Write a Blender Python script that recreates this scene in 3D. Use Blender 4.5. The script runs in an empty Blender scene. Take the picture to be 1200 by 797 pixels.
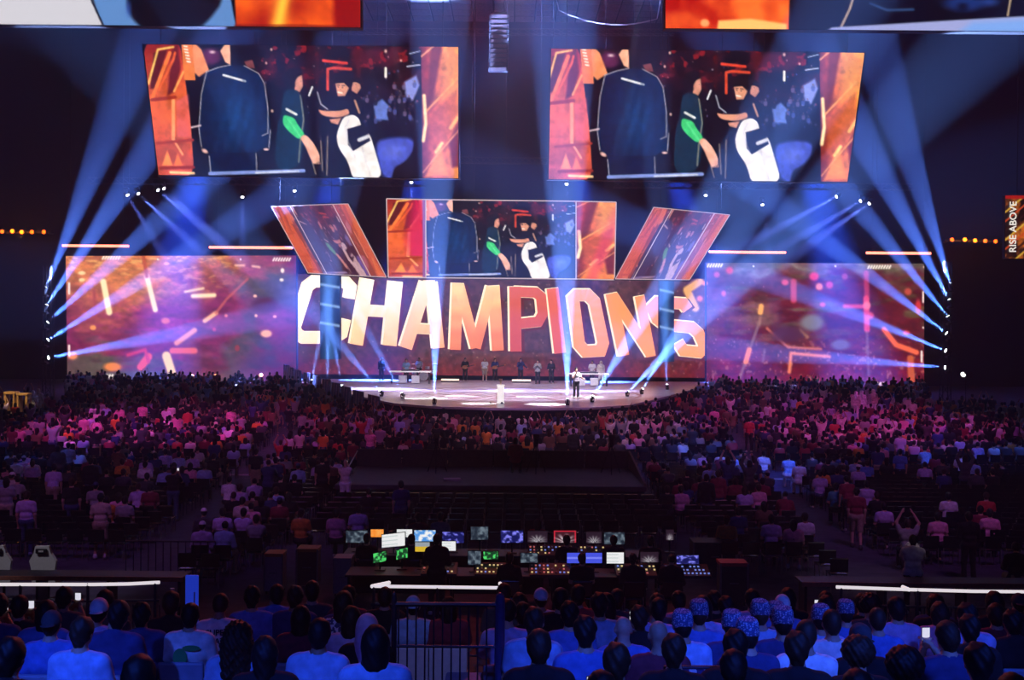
import bpy, bmesh, math, random
import numpy as np
from mathutils import Vector, Matrix, Euler

random.seed(7)
rng = np.random.default_rng(7)
scene = bpy.context.scene
COL = scene.collection
R = math.radians

# ------------------------------------------------------------------ camera
CAM = Vector((0.0, 0.0, 6.2))
FPX = 1287.0
PITCH = math.atan(8.5 / FPX)
ROLL = R(0.45)
FWD = Vector((0, math.cos(PITCH), -math.sin(PITCH)))
_r0, _u0 = Vector((1, 0, 0)), Vector((0, math.sin(PITCH), math.cos(PITCH)))
RGT = _r0 * math.cos(ROLL) + _u0 * math.sin(ROLL)
UPV = _u0 * math.cos(ROLL) - _r0 * math.sin(ROLL)
cam_data = bpy.data.cameras.new('camera')
cam_data.sensor_width = 36.0
cam_data.lens = 36.0 * FPX / 1200.0
cam_data.clip_end = 500
cam = bpy.data.objects.new('camera', cam_data)
COL.objects.link(cam)
cam.matrix_world = Matrix(((RGT.x, UPV.x, -FWD.x, CAM.x), (RGT.y, UPV.y, -FWD.y, CAM.y), (RGT.z, UPV.z, -FWD.z, CAM.z), (0, 0, 0, 1)))
scene.camera = cam


def ray(px, py):
    return FWD + RGT * ((px - 600.0) / FPX) + UPV * ((398.5 - py) / FPX)


def at(px, py, Y):
    """point of the photograph's ray at depth Y"""
    d = ray(px, py)
    return CAM + d * (Y / d.y)


def atz(px, py, z):
    d = ray(px, py)
    return CAM + d * ((z - CAM.z) / d.z)


# ------------------------------------------------------------------ world, haze, exposure
world = bpy.data.worlds.new('arena_air')
scene.world = world
world.use_nodes = True
wn = world.node_tree
wn.nodes.clear()
w_out = wn.nodes.new('ShaderNodeOutputWorld')
w_bg = wn.nodes.new('ShaderNodeBackground')
w_bg.inputs['Color'].default_value = (0, 0, 0, 1)
w_bg.inputs['Strength'].default_value = 0.0
HAZE = 0.0028
w_vol = wn.nodes.new('ShaderNodeVolumeScatter')
w_vol.inputs['Color'].default_value = (0.36, 0.56, 1, 1)
w_vol.inputs['Density'].default_value = HAZE
w_vol.inputs['Anisotropy'].default_value = 0.55
wn.links.new(w_bg.outputs[0], w_out.inputs['Surface'])
wn.links.new(w_vol.outputs[0], w_out.inputs['Volume'])
scene.view_settings.view_transform = 'Standard'
scene.view_settings.look = 'None'
scene.view_settings.gamma = 1.0
scene.view_settings.use_curve_mapping = False
scene.view_settings.exposure = 0.0
cy = scene.cycles
cy.use_light_tree = True
cy.max_bounces = 4
cy.diffuse_bounces = 2
cy.glossy_bounces = 2
cy.transmission_bounces = 2
cy.volume_bounces = 0
cy.sample_clamp_indirect = 3.0
cy.use_denoising = True


def spot(name, loc, target, power, color, size=8.0, blend=0.4, radius=0.12, parent=None):
    l = bpy.data.lights.new(name, 'SPOT')
    l.energy = power
    l.color = color
    l.spot_size = R(size)
    l.spot_blend = blend
    l.shadow_soft_size = radius
    o = bpy.data.objects.new(name, l)
    COL.objects.link(o)
    d = Vector(target) - Vector(loc)
    o.location = loc
    o.rotation_euler = d.to_track_quat('-Z', 'Y').to_euler()
    return o


BLUE = (0.03, 0.1, 1.0)
MAG = (0.9, 0.1, 0.85)
# rigging lamps over the audience (out of the frame; some added to brighten chairs)
# colour, position, target, power, cone
RIG = [
    (BLUE, (-7, -5, 15), (-3.9, 8.4, 2.9), 17000, 12),
    (BLUE, (-3, -5, 15), (-1.55, 8.2, 3.0), 11000, 8),
    (BLUE, (2.5, -5, 15), (1.1, 8.8, 2.9), 12000, 12),
    (BLUE, (9, -5, 16), (3.3, 9.8, 2.8), 15000, 13),
    (BLUE, (8, -6, 16), (5.4, 9.5, 2.8), 1600, 14),
    (BLUE, (-2, -6, 16), (0, 10.5, 2.6), 2400, 44),
    ((0.4, 0.42, 1.0), (-3, -6, 16), (-0.75, 13.0, 2.2), 1700, 6),  # added lamp, brightens the white chairs behind the bar fence
    ((1.0, 0.12, 0.1), (0, 40, 22), (0, 11.5, 2.5), 9000, 56),
    (MAG, (-22, 32, 26), (-18, 56, 1.0), 36000, 27),
    (MAG, (20, 34, 26), (17, 60, 1.0), 26000, 34),
    (MAG, (-8, 34, 26), (-10, 53, 1.0), 9000, 30),
    ((0.72, 0.3, 0.95), (2, 34, 26), (2, 55, 1.0), 17000, 30),
    ((0.05, 0.13, 1), (14, 30, 26), (9.4, 47.5, 0), 60000, 18),
    ((0.05, 0.13, 1), (26, 30, 26), (20, 48, 0), 30000, 18),
    ((0.06, 0.14, 1), (-22, 28, 26), (-19, 47, 0), 15000, 22),
    ((1.0, 0.22, 0.25), (-16, 12, 24), (-11, 36, 0), 2600, 34),
    ((1.0, 0.25, 0.32), (14, 12, 24), (13, 38, 0), 3000, 36),
    ((0.24, 0.1, 1.0), (-10, 14, 24), (-10, 36, 0), 5500, 36),
    ((0.8, 0.75, 0.95), (-16, 10, 20), (-10.8, 25.2, 0.8), 7000, 9),  # added lamp, brightens the white gaming chairs
    ((0.8, 0.6, 0.75), (16, 10, 20), (9.6, 26.5, 1.2), 5000, 9),
    ((0.24, 0.1, 1.0), (12, 14, 24), (12, 38, 0), 6000, 36),
]
for i, (c, loc, tgt, p, s) in enumerate(RIG):
    spot('rigging_lamp', loc, tgt, p, c, s, 0.8, 0.25)
# ------------------------------------------------------------------ materials
def s2l(c):
    c = np.asarray(c, dtype=np.float64) / 255.0
    return np.where(c <= 0.04045, c / 12.92, ((c + 0.055) / 1.055) ** 2.4)


MATS = {}


def mat(key, color=(0.5, 0.5, 0.5), rough=0.7, metal=0.0, emit=None, strength=1.0, noise=0.0, nscale=20.0, spec=0.3, bump=0.0):
    if key in MATS:
        return MATS[key]
    m = bpy.data.materials.new(key)
    m.use_nodes = True
    nt = m.node_tree
    b = nt.nodes['Principled BSDF']
    b.inputs['Base Color'].default_value = (*color, 1)
    b.inputs['Roughness'].default_value = rough
    b.inputs['Metallic'].default_value = metal
    b.inputs['Specular IOR Level'].default_value = spec
    if noise > 0 or bump > 0:
        tc = nt.nodes.new('ShaderNodeTexCoord')
        n = nt.nodes.new('ShaderNodeTexNoise')
        n.inputs['Scale'].default_value = nscale
        n.inputs['Detail'].default_value = 3
        nt.links.new(tc.outputs['Object'], n.inputs['Vector'])
        if noise > 0:
            r = nt.nodes.new('ShaderNodeValToRGB')
            r.color_ramp.elements[0].position = 0.3
            r.color_ramp.elements[1].position = 0.7
            r.color_ramp.elements[0].color = (*[c * (1 - noise) for c in color], 1)
            r.color_ramp.elements[1].color = (*[min(1, c * (1 + noise)) for c in color], 1)
            nt.links.new(n.outputs['Fac'], r.inputs['Fac'])
            nt.links.new(r.outputs['Color'], b.inputs['Base Color'])
        if bump > 0:
            bp = nt.nodes.new('ShaderNodeBump')
            bp.inputs['Strength'].default_value = bump
            nt.links.new(n.outputs['Fac'], bp.inputs['Height'])
            nt.links.new(bp.outputs['Normal'], b.inputs['Normal'])
    if emit is not None:
        b.inputs['Emission Color'].default_value = (*emit, 1)
        b.inputs['Emission Strength'].default_value = strength
    MATS[key] = m
    return m


def screen_mat(key, strength, rough=0.35):
    """an LED screen: its picture is the mesh's colour attribute"""
    if key in MATS:
        return MATS[key]
    m = bpy.data.materials.new(key)
    m.use_nodes = True
    nt = m.node_tree
    b = nt.nodes['Principled BSDF']
    b.inputs['Base Color'].default_value = (0.01, 0.01, 0.012, 1)
    b.inputs['Roughness'].default_value = rough
    a = nt.nodes.new('ShaderNodeAttribute')
    a.attribute_name = 'picture'
    nt.links.new(a.outputs['Color'], b.inputs['Emission Color'])
    b.inputs['Emission Strength'].default_value = strength
    MATS[key] = m
    return m


def attr_mat(key, rough=0.8):
    if key in MATS:
        return MATS[key]
    m = bpy.data.materials.new(key)
    m.use_nodes = True
    nt = m.node_tree
    b = nt.nodes['Principled BSDF']
    b.inputs['Roughness'].default_value = rough
    b.inputs['Specular IOR Level'].default_value = 0.2
    a = nt.nodes.new('ShaderNodeAttribute')
    a.attribute_name = 'dye'
    nt.links.new(a.outputs['Color'], b.inputs['Base Color'])
    MATS[key] = m
    return m


# ------------------------------------------------------------------ mesh helpers
class MB:
    """collects shapes for ONE mesh object"""

    def __init__(self):
        self.v, self.f = [], []

    def add(self, vs, fs):
        o = len(self.v)
        self.v += [tuple(p) for p in vs]
        self.f += [tuple(i + o for i in f) for f in fs]
        return self

    def box(self, x0, x1, y0, y1, z0, z1, M=None):
        vs = [Vector(p) for p in ((x0, y0, z0), (x1, y0, z0), (x1, y1, z0), (x0, y1, z0), (x0, y0, z1), (x1, y0, z1), (x1, y1, z1), (x0, y1, z1))]
        if M is not None:
            vs = [M @ p for p in vs]
        return self.add(vs, [(0, 3, 2, 1), (4, 5, 6, 7), (0, 1, 5, 4), (1, 2, 6, 5), (2, 3, 7, 6), (3, 0, 4, 7)])

    def rbox(self, x0, x1, y0, y1, z0, z1, b=0.02, M=None):
        """box with chamfered edges"""
        bm = bmesh.new()
        bmesh.ops.create_cube(bm, size=1)
        for p in bm.verts:
            p.co = Vector(((x0 + x1) / 2 + p.co.x * (x1 - x0), (y0 + y1) / 2 + p.co.y * (y1 - y0), (z0 + z1) / 2 + p.co.z * (z1 - z0)))
        bmesh.ops.bevel(bm, geom=bm.edges[:], offset=b, segments=2, profile=0.5, affect='EDGES')
        return self.bm(bm, M)

    def bm(self, bm, M=None):
        bm.verts.index_update()
        vs = [(M @ p.co if M is not None else p.co.copy()) for p in bm.verts]
        fs = [[q.index for q in f.verts] for f in bm.faces]
        bm.free()
        return self.add(vs, fs)

    def tube(self, pts, r, n=8, caps=True):
        pts = [Vector(p) for p in pts]
        rs = r if isinstance(r, (list, tuple)) else [r] * len(pts)
        vs, fs = [], []
        for i, p in enumerate(pts):
            d = (pts[min(i + 1, len(pts) - 1)] - pts[max(i - 1, 0)]).normalized()
            a = Vector((0, 0, 1)) if abs(d.z) < 0.9 else Vector((1, 0, 0))
            u = d.cross(a).normalized()
            w = d.cross(u)
            for k in range(n):
                t = 2 * math.pi * k / n
                vs.append(p + (u * math.cos(t) + w * math.sin(t)) * rs[i])
        for i in range(len(pts) - 1):
            for k in range(n):
                fs.append((i * n + k, i * n + (k + 1) % n, (i + 1) * n + (k + 1) % n, (i + 1) * n + k))
        if caps:
            fs.append(tuple(range(n))[::-1])
            fs.append(tuple((len(pts) - 1) * n + k for k in range(n)))
        return self.add(vs, fs)

    def lathe(self, prof, n=16, c=(0, 0, 0), M=None):
        vs, fs = [], []
        for (r, z) in prof:
            for k in range(n):
                t = 2 * math.pi * k / n
                p = Vector((c[0] + r * math.cos(t), c[1] + r * math.sin(t), c[2] + z))
                vs.append(M @ p if M is not None else p)
        for i in range(len(prof) - 1):
            for k in range(n):
                fs.append((i * n + k, i * n + (k + 1) % n, (i + 1) * n + (k + 1) % n, (i + 1) * n + k))
        fs.append(tuple(range(n))[::-1])
        fs.append(tuple((len(prof) - 1) * n + k for k in range(n)))
        return self.add(vs, fs)

    def mesh(self, name):
        m = bpy.data.meshes.new(name)
        m.from_pydata(self.v, [], self.f)
        m.update()
        return m

    def build(self, name, material, parent=None, smooth=False, loc=None):
        m = self.mesh(name)
        return link(name, m, material, parent, smooth, loc)


def link(name, mesh, material, parent=None, smooth=False, loc=None):
    o = bpy.data.objects.new(name, mesh)
    COL.objects.link(o)
    if material is not None:
        if not mesh.materials:
            mesh.materials.append(material)
        else:
            o.material_slots[0].link = 'OBJECT'
            o.material_slots[0].material = material
    if smooth:
        mesh.polygons.foreach_set('use_smooth', [True] * len(mesh.polygons))
    if parent is not None:
        o.parent = parent
    if loc is not None:
        o.location = loc
    return o


def tag(o, label=None, cat=None, group=None, kind=None):
    if label: o['label'] = label
    if cat: o['category'] = cat
    if group: o['group'] = group
    if kind: o['kind'] = kind
    return o


def thing(name, label, cat, loc=(0, 0, 0), rz=0.0, group=None):
    o = bpy.data.objects.new(name, None)
    o.empty_display_size = 0.2
    COL.objects.link(o)
    o.location = loc
    o.rotation_euler = (0, 0, rz)
    return tag(o, label, cat, group)


def struct(name, mb, m, label=None, parent=None):
    o = mb.build(name, m, parent)
    if parent is None:
        o['kind'] = 'structure'
        if label: o['label'] = label
    return o


ORD = ['zeroth', 'first', 'second', 'third', 'fourth', 'fifth', 'sixth', 'seventh', 'eighth', 'ninth', 'tenth', 'eleventh', 'twelfth', 'thirteenth', 'fourteenth', 'fifteenth', 'sixteenth', 'seventeenth', 'eighteenth', 'nineteenth', 'twentieth']


def nth(i):
    if i < len(ORD): return ORD[i]
    t = ['', '', 'twenty', 'thirty', 'forty', 'fifty', 'sixty', 'seventy', 'eighty', 'ninety'][i // 10 % 10]
    return (t + '-' + ORD[i % 10]) if i % 10 else t.replace('y', 'ieth')


# ------------------------------------------------------------------ ground
def ground(x, y):
    return max(0.0, 0.034 * (y - 47.0))


STAGE_Z = 2.2
WALL_Y = 98.0
CEIL_Z = 34.0
HANG_Z = CEIL_Z - 0.125
M_floor = mat('dark_carpet', (0.05, 0.04, 0.075), 0.85, noise=0.35, nscale=3.0)
M_wall = mat('black_drape', (0.004, 0.006, 0.014), 0.95, noise=0.3, nscale=0.6)
M_black = mat('black_metal', (0.012, 0.012, 0.014), 0.5, 0.3, noise=0.3, nscale=14)
M_dark = mat('charcoal_paint', (0.03, 0.03, 0.034), 0.6, noise=0.25, nscale=9)
M_grey = mat('brushed_grey', (0.22, 0.22, 0.24), 0.45, 0.6, noise=0.2, nscale=25)

fl = MB()
ys = [15.6, 30, 47] + [47 + 3 * k for k in range(1, 18)]
for i in range(len(ys) - 1):
    a, b = ys[i], ys[i + 1]
    fl.add([(-50, a, ground(0, a)), (50, a, ground(0, a)), (50, b, ground(0, b)), (-50, b, ground(0, b))], [(0, 1, 2, 3)])
struct('floor', fl, M_floor, 'dark carpeted arena floor sloping gently up to the stage')
struct('wall_back', MB().box(-50, 50, WALL_Y, WALL_Y + 0.4, 0, CEIL_Z), M_wall, 'navy black draped back wall behind the stage')
struct('wall_left', MB().box(-50.4, -50, -8, WALL_Y, 0, CEIL_Z), M_wall, 'dark left wall of the arena')
struct('wall_right', MB().box(50, 50.4, -8, WALL_Y, 0, CEIL_Z), M_wall, 'dark right wall of the arena')
struct('wall_rear', MB().box(-50, 50, -8.4, -8, 0, CEIL_Z), M_wall, 'dark wall behind the audience')
ceil = struct('ceiling', MB().box(-50, 50, -8, WALL_Y, CEIL_Z, CEIL_Z + 0.4), mat('ceiling_black', (0.006, 0.007, 0.012), 0.9), 'black roof of the arena with grey acoustic panels')
tile_mesh = MB().rbox(-0.84, 0.84, -0.84, 0.84, -0.12, 0, 0.03).mesh('ceiling_panel')
M_tile = mat('acoustic_panel_grey', (0.1, 0.1, 0.115), 0.9, noise=0.2, nscale=5)
for i in range(-9, 9):
    for j in range(6):
        o = link('ceiling_panel', tile_mesh, M_tile, ceil)
        o.location = (i * 1.8 + 0.9, 88.2 + j * 1.8, CEIL_Z)

# white nosing strips along the cross aisle step
for k, (xa, xb, n) in enumerate(((-15.5, -7.6, 'left'), (6.2, 7.6, 'centre right'), (10.4, 14.6, 'right'))):
    o = MB().box(xa, xb, 46.9, 47.0, 0.01, 0.05).build('aisle_nosing_strip', mat('pale_nosing', (0.6, 0.58, 0.62), 0.6, noise=0.1))
    tag(o, 'pale step edge strip across the %s aisle' % n, 'step edge')

# ------------------------------------------------------------------ stage
front = [(-18.6, 92.2), (-16, 84), (-12.2, 75), (-8.6, 66), (-6.6, 61.5), (-4.2, 59.2), (-1.4, 58.2), (1.4, 58.2), (4.2, 59.2), (6.6, 61.5), (8.4, 66), (11.6, 75), (14.6, 84), (17, 92.2)]
sm = MB()
nfr = len(front)
sm.add([(x, y, STAGE_Z) for x, y in front], [tuple(range(nfr))])
for i in range(nfr):
    (a, b), (c, d) = front[i], front[(i + 1) % nfr]
    sm.add([(a, b, STAGE_Z - 0.12), (c, d, STAGE_Z - 0.12), (c, d, STAGE_Z), (a, b, STAGE_Z)], [(0, 1, 2, 3)])
stage = thing('stage_platform', 'broad rounded stage with pale glossy floor in front of the big screen', 'stage', (0, 75, 0))
sk_ = MB()
for i in range(nfr):
    (a, b), (c, d) = front[i], front[(i + 1) % nfr]
    sk_.add([(a, b - 75, 0), (c, d - 75, 0), (c, d - 75, STAGE_Z - 0.12), (a, b - 75, STAGE_Z - 0.12)], [(0, 1, 2, 3)])
sk_.build('skirt', M_wall, stage)
so = sm.build('deck', mat('stage_gloss', (0.5, 0.47, 0.56), 0.25, spec=0.5, noise=0.1, nscale=0.4), stage)
so.location = (0, -75, 0)
# floor graphics: thin inlaid rings and rays on the stage deck
inl = MB()
C0 = at(600, 456, 72.0)


def ring(mb, cx, cy, r0, r1, z, n=64, sx=1.0, a0=0, a1=2 * math.pi):
    vs, fs = [], []
    for k in range(n + 1):
        t = a0 + (a1 - a0) * k / n
        vs += [(cx + r0 * math.cos(t) * sx, cy + r0 * math.sin(t), z), (cx + r1 * math.cos(t) * sx, cy + r1 * math.sin(t), z)]
    for k in range(n):
        fs.append((2 * k, 2 * k + 1, 2 * k + 3, 2 * k + 2))
    mb.add(vs, fs)


for (r0, r1) in ((5.4, 5.65), (8.3, 8.5), (3.2, 3.35)):
    ring(inl, 0, 72, r0, r1, STAGE_Z + 0.006)
for k in range(8):
    t = math.pi / 8 + k * math.pi / 4
    c, s = math.cos(t), math.sin(t)
    inl.add([(c * 3.4 - s * 0.08, 72 + s * 3.4 + c * 0.08, STAGE_Z + 0.006), (c * 8.3 - s * 0.08, 72 + s * 8.3 + c * 0.08, STAGE_Z + 0.006), (c * 8.3 + s * 0.08, 72 + s * 8.3 - c * 0.08, STAGE_Z + 0.006), (c * 3.4 + s * 0.08, 72 + s * 3.4 - c * 0.08, STAGE_Z + 0.006)], [(0, 3, 2, 1)])
io = inl.build('floor_inlay', mat('inlay_maroon', (0.16, 0.06, 0.09), 0.35), stage)
io.location = (0, -75, 0)
# ------------------------------------------------------------------ pictures shown on the screens (painted in code, stored as vertex colours)
class Canvas:
    def __init__(self, x0, y0, x1, y1, s, base):
        self.x0, self.y0, self.s = x0, y0, s
        self.w, self.h = int((x1 - x0) * s), int((y1 - y0) * s)
        self.X, self.Y = np.meshgrid(x0 + (np.arange(self.w) + 0.5) / s, y0 + (np.arange(self.h) + 0.5) / s)
        self.a = np.empty((self.h, self.w, 3))
        self.a[:] = base

    def mix(self, col, al):
        self.a += (np.asarray(col, dtype=float) - self.a) * al[..., None]

    def poly(self, pts, col, soft=1.0, alpha=1.0):
        p = np.array(pts, dtype=float)
        if len(p) >= 6:  # round the corners of free-form shapes
            for _ in range(2):
                n_ = np.roll(p, -1, 0)
                p = np.stack([p * 0.8 + n_ * 0.2, p * 0.2 + n_ * 0.8], 1).reshape(-1, 2)
        i0 = max(0, int((p[:, 0].min() - soft - self.x0) * self.s)); i1 = min(self.w, int((p[:, 0].max() + soft - self.x0) * self.s) + 2)
        j0 = max(0, int((p[:, 1].min() - soft - self.y0) * self.s)); j1 = min(self.h, int((p[:, 1].max() + soft - self.y0) * self.s) + 2)
        if i1 <= i0 or j1 <= j0: return
        X, Y = self.X[j0:j1, i0:i1], self.Y[j0:j1, i0:i1]
        ins = np.zeros(X.shape, bool); d = np.full(X.shape, 1e9)
        for k in range(len(p)):
            (ax, ay), (bx, by) = p[k], p[(k + 1) % len(p)]
            c = ((ay > Y) != (by > Y))
            with np.errstate(divide='ignore', invalid='ignore'):
                ins ^= c & (X < (bx - ax) * (Y - ay) / (by - ay if by != ay else 1e-9) + ax)
            L = (bx - ax) ** 2 + (by - ay) ** 2 + 1e-9
            t = np.clip(((X - ax) * (bx - ax) + (Y - ay) * (by - ay)) / L, 0, 1)
            d = np.minimum(d, np.hypot(X - ax - t * (bx - ax), Y - ay - t * (by - ay)))
        sd = np.where(ins, -d, d)
        al = np.clip(0.5 - sd / soft, 0, 1) * alpha
        sub = self.a[j0:j1, i0:i1]
        if callable(col):
            c = col(X, Y)
        else:
            c = np.asarray(col, dtype=float)
        sub += (c - sub) * al[..., None]

    def line(self, pts, wd, col, soft=1.0, alpha=1.0):
        p = np.array(pts, dtype=float)
        X, Y = self.X, self.Y
        m = wd + soft
        i0 = max(0, int((p[:, 0].min() - m - self.x0) * self.s)); i1 = min(self.w, int((p[:, 0].max() + m - self.x0) * self.s) + 2)
        j0 = max(0, int((p[:, 1].min() - m - self.y0) * self.s)); j1 = min(self.h, int((p[:, 1].max() + m - self.y0) * self.s) + 2)
        if i1 <= i0 or j1 <= j0: return
        X, Y = X[j0:j1, i0:i1], Y[j0:j1, i0:i1]
        d = np.full(X.shape, 1e9)
        for k in range(len(p) - 1):
            (ax, ay), (bx, by) = p[k], p[k + 1]
            L = (bx - ax) ** 2 + (by - ay) ** 2 + 1e-9
            t = np.clip(((X - ax) * (bx - ax) + (Y - ay) * (by - ay)) / L, 0, 1)
            d = np.minimum(d, np.hypot(X - ax - t * (bx - ax), Y - ay - t * (by - ay)))
        al = np.clip(0.5 - (d - wd / 2) / soft, 0, 1) * alpha
        sub = self.a[j0:j1, i0:i1]
        sub += (np.asarray(col, dtype=float) - sub) * al[..., None]

    def blob(self, x, y, rx, ry, col, alpha=1.0, hard=0.0, rot=0.0):
        c, s = math.cos(rot), math.sin(rot)
        dx, dy = self.X - x, self.Y - y
        q = np.hypot((dx * c + dy * s) / rx, (-dx * s + dy * c) / ry)
        al = np.clip((1 - q) / max(1e-3, 1 - hard), 0, 1)
        al = al * al * (3 - 2 * al) * alpha
        self.mix(col, al)

    def sample(self, px, py):
        u = np.clip((px - self.x0) * self.s - 0.5, 0, self.w - 1.001)
        v = np.clip((py - self.y0) * self.s - 0.5, 0, self.h - 1.001)
        i, j = u.astype(int), v.astype(int)
        fu, fv = (u - i)[..., None], (v - j)[..., None]
        a = self.a
        i2, j2 = np.minimum(i + 1, self.w - 1), np.minimum(j + 1, self.h - 1)
        return (a[j, i] * (1 - fu) + a[j, i2] * fu) * (1 - fv) + (a[j2, i] * (1 - fu) + a[j2, i2] * fu) * fv


def fbm(X, Y, sc, seed=0, octs=4):
    r = np.random.default_rng(seed)
    out, amp, tot = np.zeros(X.shape), 1.0, 0.0
    for o in range(octs):
        g = r.random((64, 64))
        x, y = X / sc, Y / sc
        i, j = np.floor(x).astype(int), np.floor(y).astype(int)
        fx, fy = x - i, y - j
        fx, fy = fx * fx * (3 - 2 * fx), fy * fy * (3 - 2 * fy)
        G = lambda a, b: g[b % 64, a % 64]
        out += amp * ((G(i, j) * (1 - fx) + G(i + 1, j) * fx) * (1 - fy) + (G(i, j + 1) * (1 - fx) + G(i + 1, j + 1) * fx) * fy)
        tot += amp; amp *= 0.5; sc /= 2.0
    return out / tot


def screen_grid(name, quad, Y, nx, ny, colfn, material, parent=None, thick=0.0):
    """quad: photo corners tl,tr,br,bl of a flat screen standing at depth Y; colfn(u,v) -> sRGB 0..255"""
    c = [np.array(at(p[0], p[1], Y if not isinstance(Y, (list, tuple)) else Y[k])) for k, p in enumerate(quad)]
    u, v = np.meshgrid(np.linspace(0, 1, nx + 1), np.linspace(0, 1, ny + 1))
    U, V = u[..., None], v[..., None]
    P = (c[0] * (1 - U) + c[1] * U) * (1 - V) + (c[3] * (1 - U) + c[2] * U) * V
    m = bpy.data.meshes.new(name)
    nv = (nx + 1) * (ny + 1)
    m.vertices.add(nv)
    m.vertices.foreach_set('co', P.reshape(-1).astype(np.float32))
    i, j = np.meshgrid(np.arange(nx), np.arange(ny))
    a = (j * (nx + 1) + i).reshape(-1)
    q = np.stack([a, a + nx + 1, a + nx + 2, a + 1], 1).astype(np.int32)
    m.loops.add(q.size)
    m.loops.foreach_set('vertex_index', q.reshape(-1))
    m.polygons.add(len(q))
    m.polygons.foreach_set('loop_start', (np.arange(len(q)) * 4).astype(np.int32))
    m.update(calc_edges=True)
    at_ = m.color_attributes.new('picture', 'FLOAT_COLOR', 'POINT')
    rgb = s2l(np.clip(colfn(u, v), 0, 255))
    rgba = np.ones((nv, 4), np.float32)
    rgba[:, :3] = rgb.reshape(-1, 3)
    at_.data.foreach_set('color', rgba.reshape(-1))
    return link(name, m, material, parent)


def mixc(a, b, t):
    a, b = np.asarray(a, float), np.asarray(b, float)
    return a + (b - a) * np.clip(t, 0, 1)[..., None]


SKIN = (228, 160, 130)
# ---- live picture: embrace on the stage (photo pixels of the hanging screen on the left)
C = Canvas(164, 46, 546, 214, 2.0, (4, 7, 26))
n1 = fbm(C.X, C.Y, 22, 3); n2 = fbm(C.X, C.Y, 7, 5)
C.a[:] = mixc((3, 6, 24), (70, 14, 34), np.clip((n1 - 0.46) * 4, 0, 1) * np.clip((128 - C.Y) / 55, 0, 1) * (C.X > 300))
C.mix((150, 24, 30), np.clip((n2 - 0.62) * 8, 0, 1) * np.clip((112 - C.Y) / 40, 0, 1) * (C.X > 305) * 0.8)
for k in range(46):
    C.blob(rng.uniform(305, 490), rng.uniform(56, 135), rng.uniform(0.8, 2.0), rng.uniform(0.8, 2.4), [(255, 120, 110), (240, 220, 230), (120, 150, 240), (200, 60, 60)][k % 4], 0.75)
for q in (((318, 58), 2.4), ((312, 74), 2.2), ((452, 60), 3.0), ((470, 71), 2.0), ((319, 130), 2.5)):
    C.blob(*q[0], q[1], q[1] * 1.3, (255, 215, 205), 0.95)
# stage floor and backs of the crowd at the right
C.poly([(438, 166), (462, 160), (484, 162), (492, 180), (492, 212), (448, 212)], (66, 82, 196), 5)
C.blob(462, 178, 22, 16, (110, 125, 235), 0.6)
C.poly([(458, 214), (462, 196), (474, 190), (484, 178), (486, 160), (494, 156), (494, 214)], (5, 5, 20), 3)
for k in range(60):
    C.blob(rng.uniform(425, 493), rng.uniform(100, 150), rng.uniform(1.5, 4), rng.uniform(2, 5), [(14, 16, 46), (60, 74, 150), (30, 30, 80), (120, 110, 150), (8, 8, 26)][k % 5], 0.7)
C.poly([(438, 122), (448, 116), (456, 124), (455, 141), (440, 140)], (96, 120, 205), 3)
C.poly([(474, 96), (488, 88), (492, 100), (484, 118), (476, 114)], (130, 140, 215), 3)
C.line([(477, 78), (492, 76)], 1.5, (200, 210, 245)); C.line([(480, 63), (492, 60)], 1.2, (170, 190, 230)); C.line([(452, 80), (452, 90)], 3, (240, 240, 235))
# red frames on the wall behind
C.line([(379, 71), (406, 74)], 3.4, (222, 66, 44), 1.6); C.line([(384, 105), (384, 81), (391, 79.5), (411, 81)], 3.4, (210, 70, 44), 1.6)
C.line([(372, 62), (372, 100)], 4, (60, 14, 22), 4, 0.8); C.line([(420, 60), (420, 92)], 6, (80, 18, 26), 5, 0.8)
# man in the navy track jacket, seen from behind
C.blob(247, 66, 17, 14, (92, 36, 84), 1, 0.4); C.blob(249, 61, 6, 3, (246, 220, 230), 0.9); C.blob(238, 74, 8, 8, (140, 60, 96), 0.7)
C.poly([(226, 48), (236, 58), (245, 82), (233, 90), (222, 80)], (238, 146, 100), 2)
C.poly([(258, 60), (266, 48), (270, 50), (270, 76), (264, 73)], (240, 178, 150), 1.5)
C.poly([(269, 46), (309, 46), (308, 66), (303, 78), (284, 76), (271, 70)], (5, 7, 22), 2)
C.poly([(286, 72), (296, 70), (299, 80), (290, 80)], (120, 62, 66), 2)
jk = lambda X, Y: mixc((2, 20, 58), (8, 62, 126), np.exp(-((X - 280) / 26) ** 2 - ((Y - 140) / 42) ** 2) * (0.75 + 0.5 * np.sin((X + Y * 0.3) * 0.5) * 0.4) + 0.12)
C.poly([(242, 84), (254, 79), (270, 76), (286, 77), (302, 85), (310, 97), (314, 125), (317, 152), (317, 172), (308, 174), (300, 180), (246, 179), (236, 172), (233, 150), (236, 108)], jk, 1.4)
C.poly([(245, 179), (300, 180), (301, 204), (246, 204)], (4, 24, 66), 1.5)
for pl in ([(242, 84), (236, 110), (233, 150), (236, 172)], [(242, 84), (256, 79), (270, 76)], [(286, 77), (303, 86), (310, 98), (314, 127), (314, 156), (307, 159)], [(317, 152), (315, 173)], [(245, 183), (247, 203)], [(300, 180), (301, 202)]):
    C.line(pl, 1.1, (196, 190, 206), 1.0, 0.85)
C.line([(262, 88), (287, 95)], 2.6, (226, 228, 240), 1.0)
C.blob(240, 177, 6, 3.4, (240, 190, 190), 1, 0.3, 0.5); C.blob(312, 175, 5, 2, (236, 196, 196), 1, 0.3); C.line([(221, 150), (235, 147)], 2, (222, 196, 214), 1.5)
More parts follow.
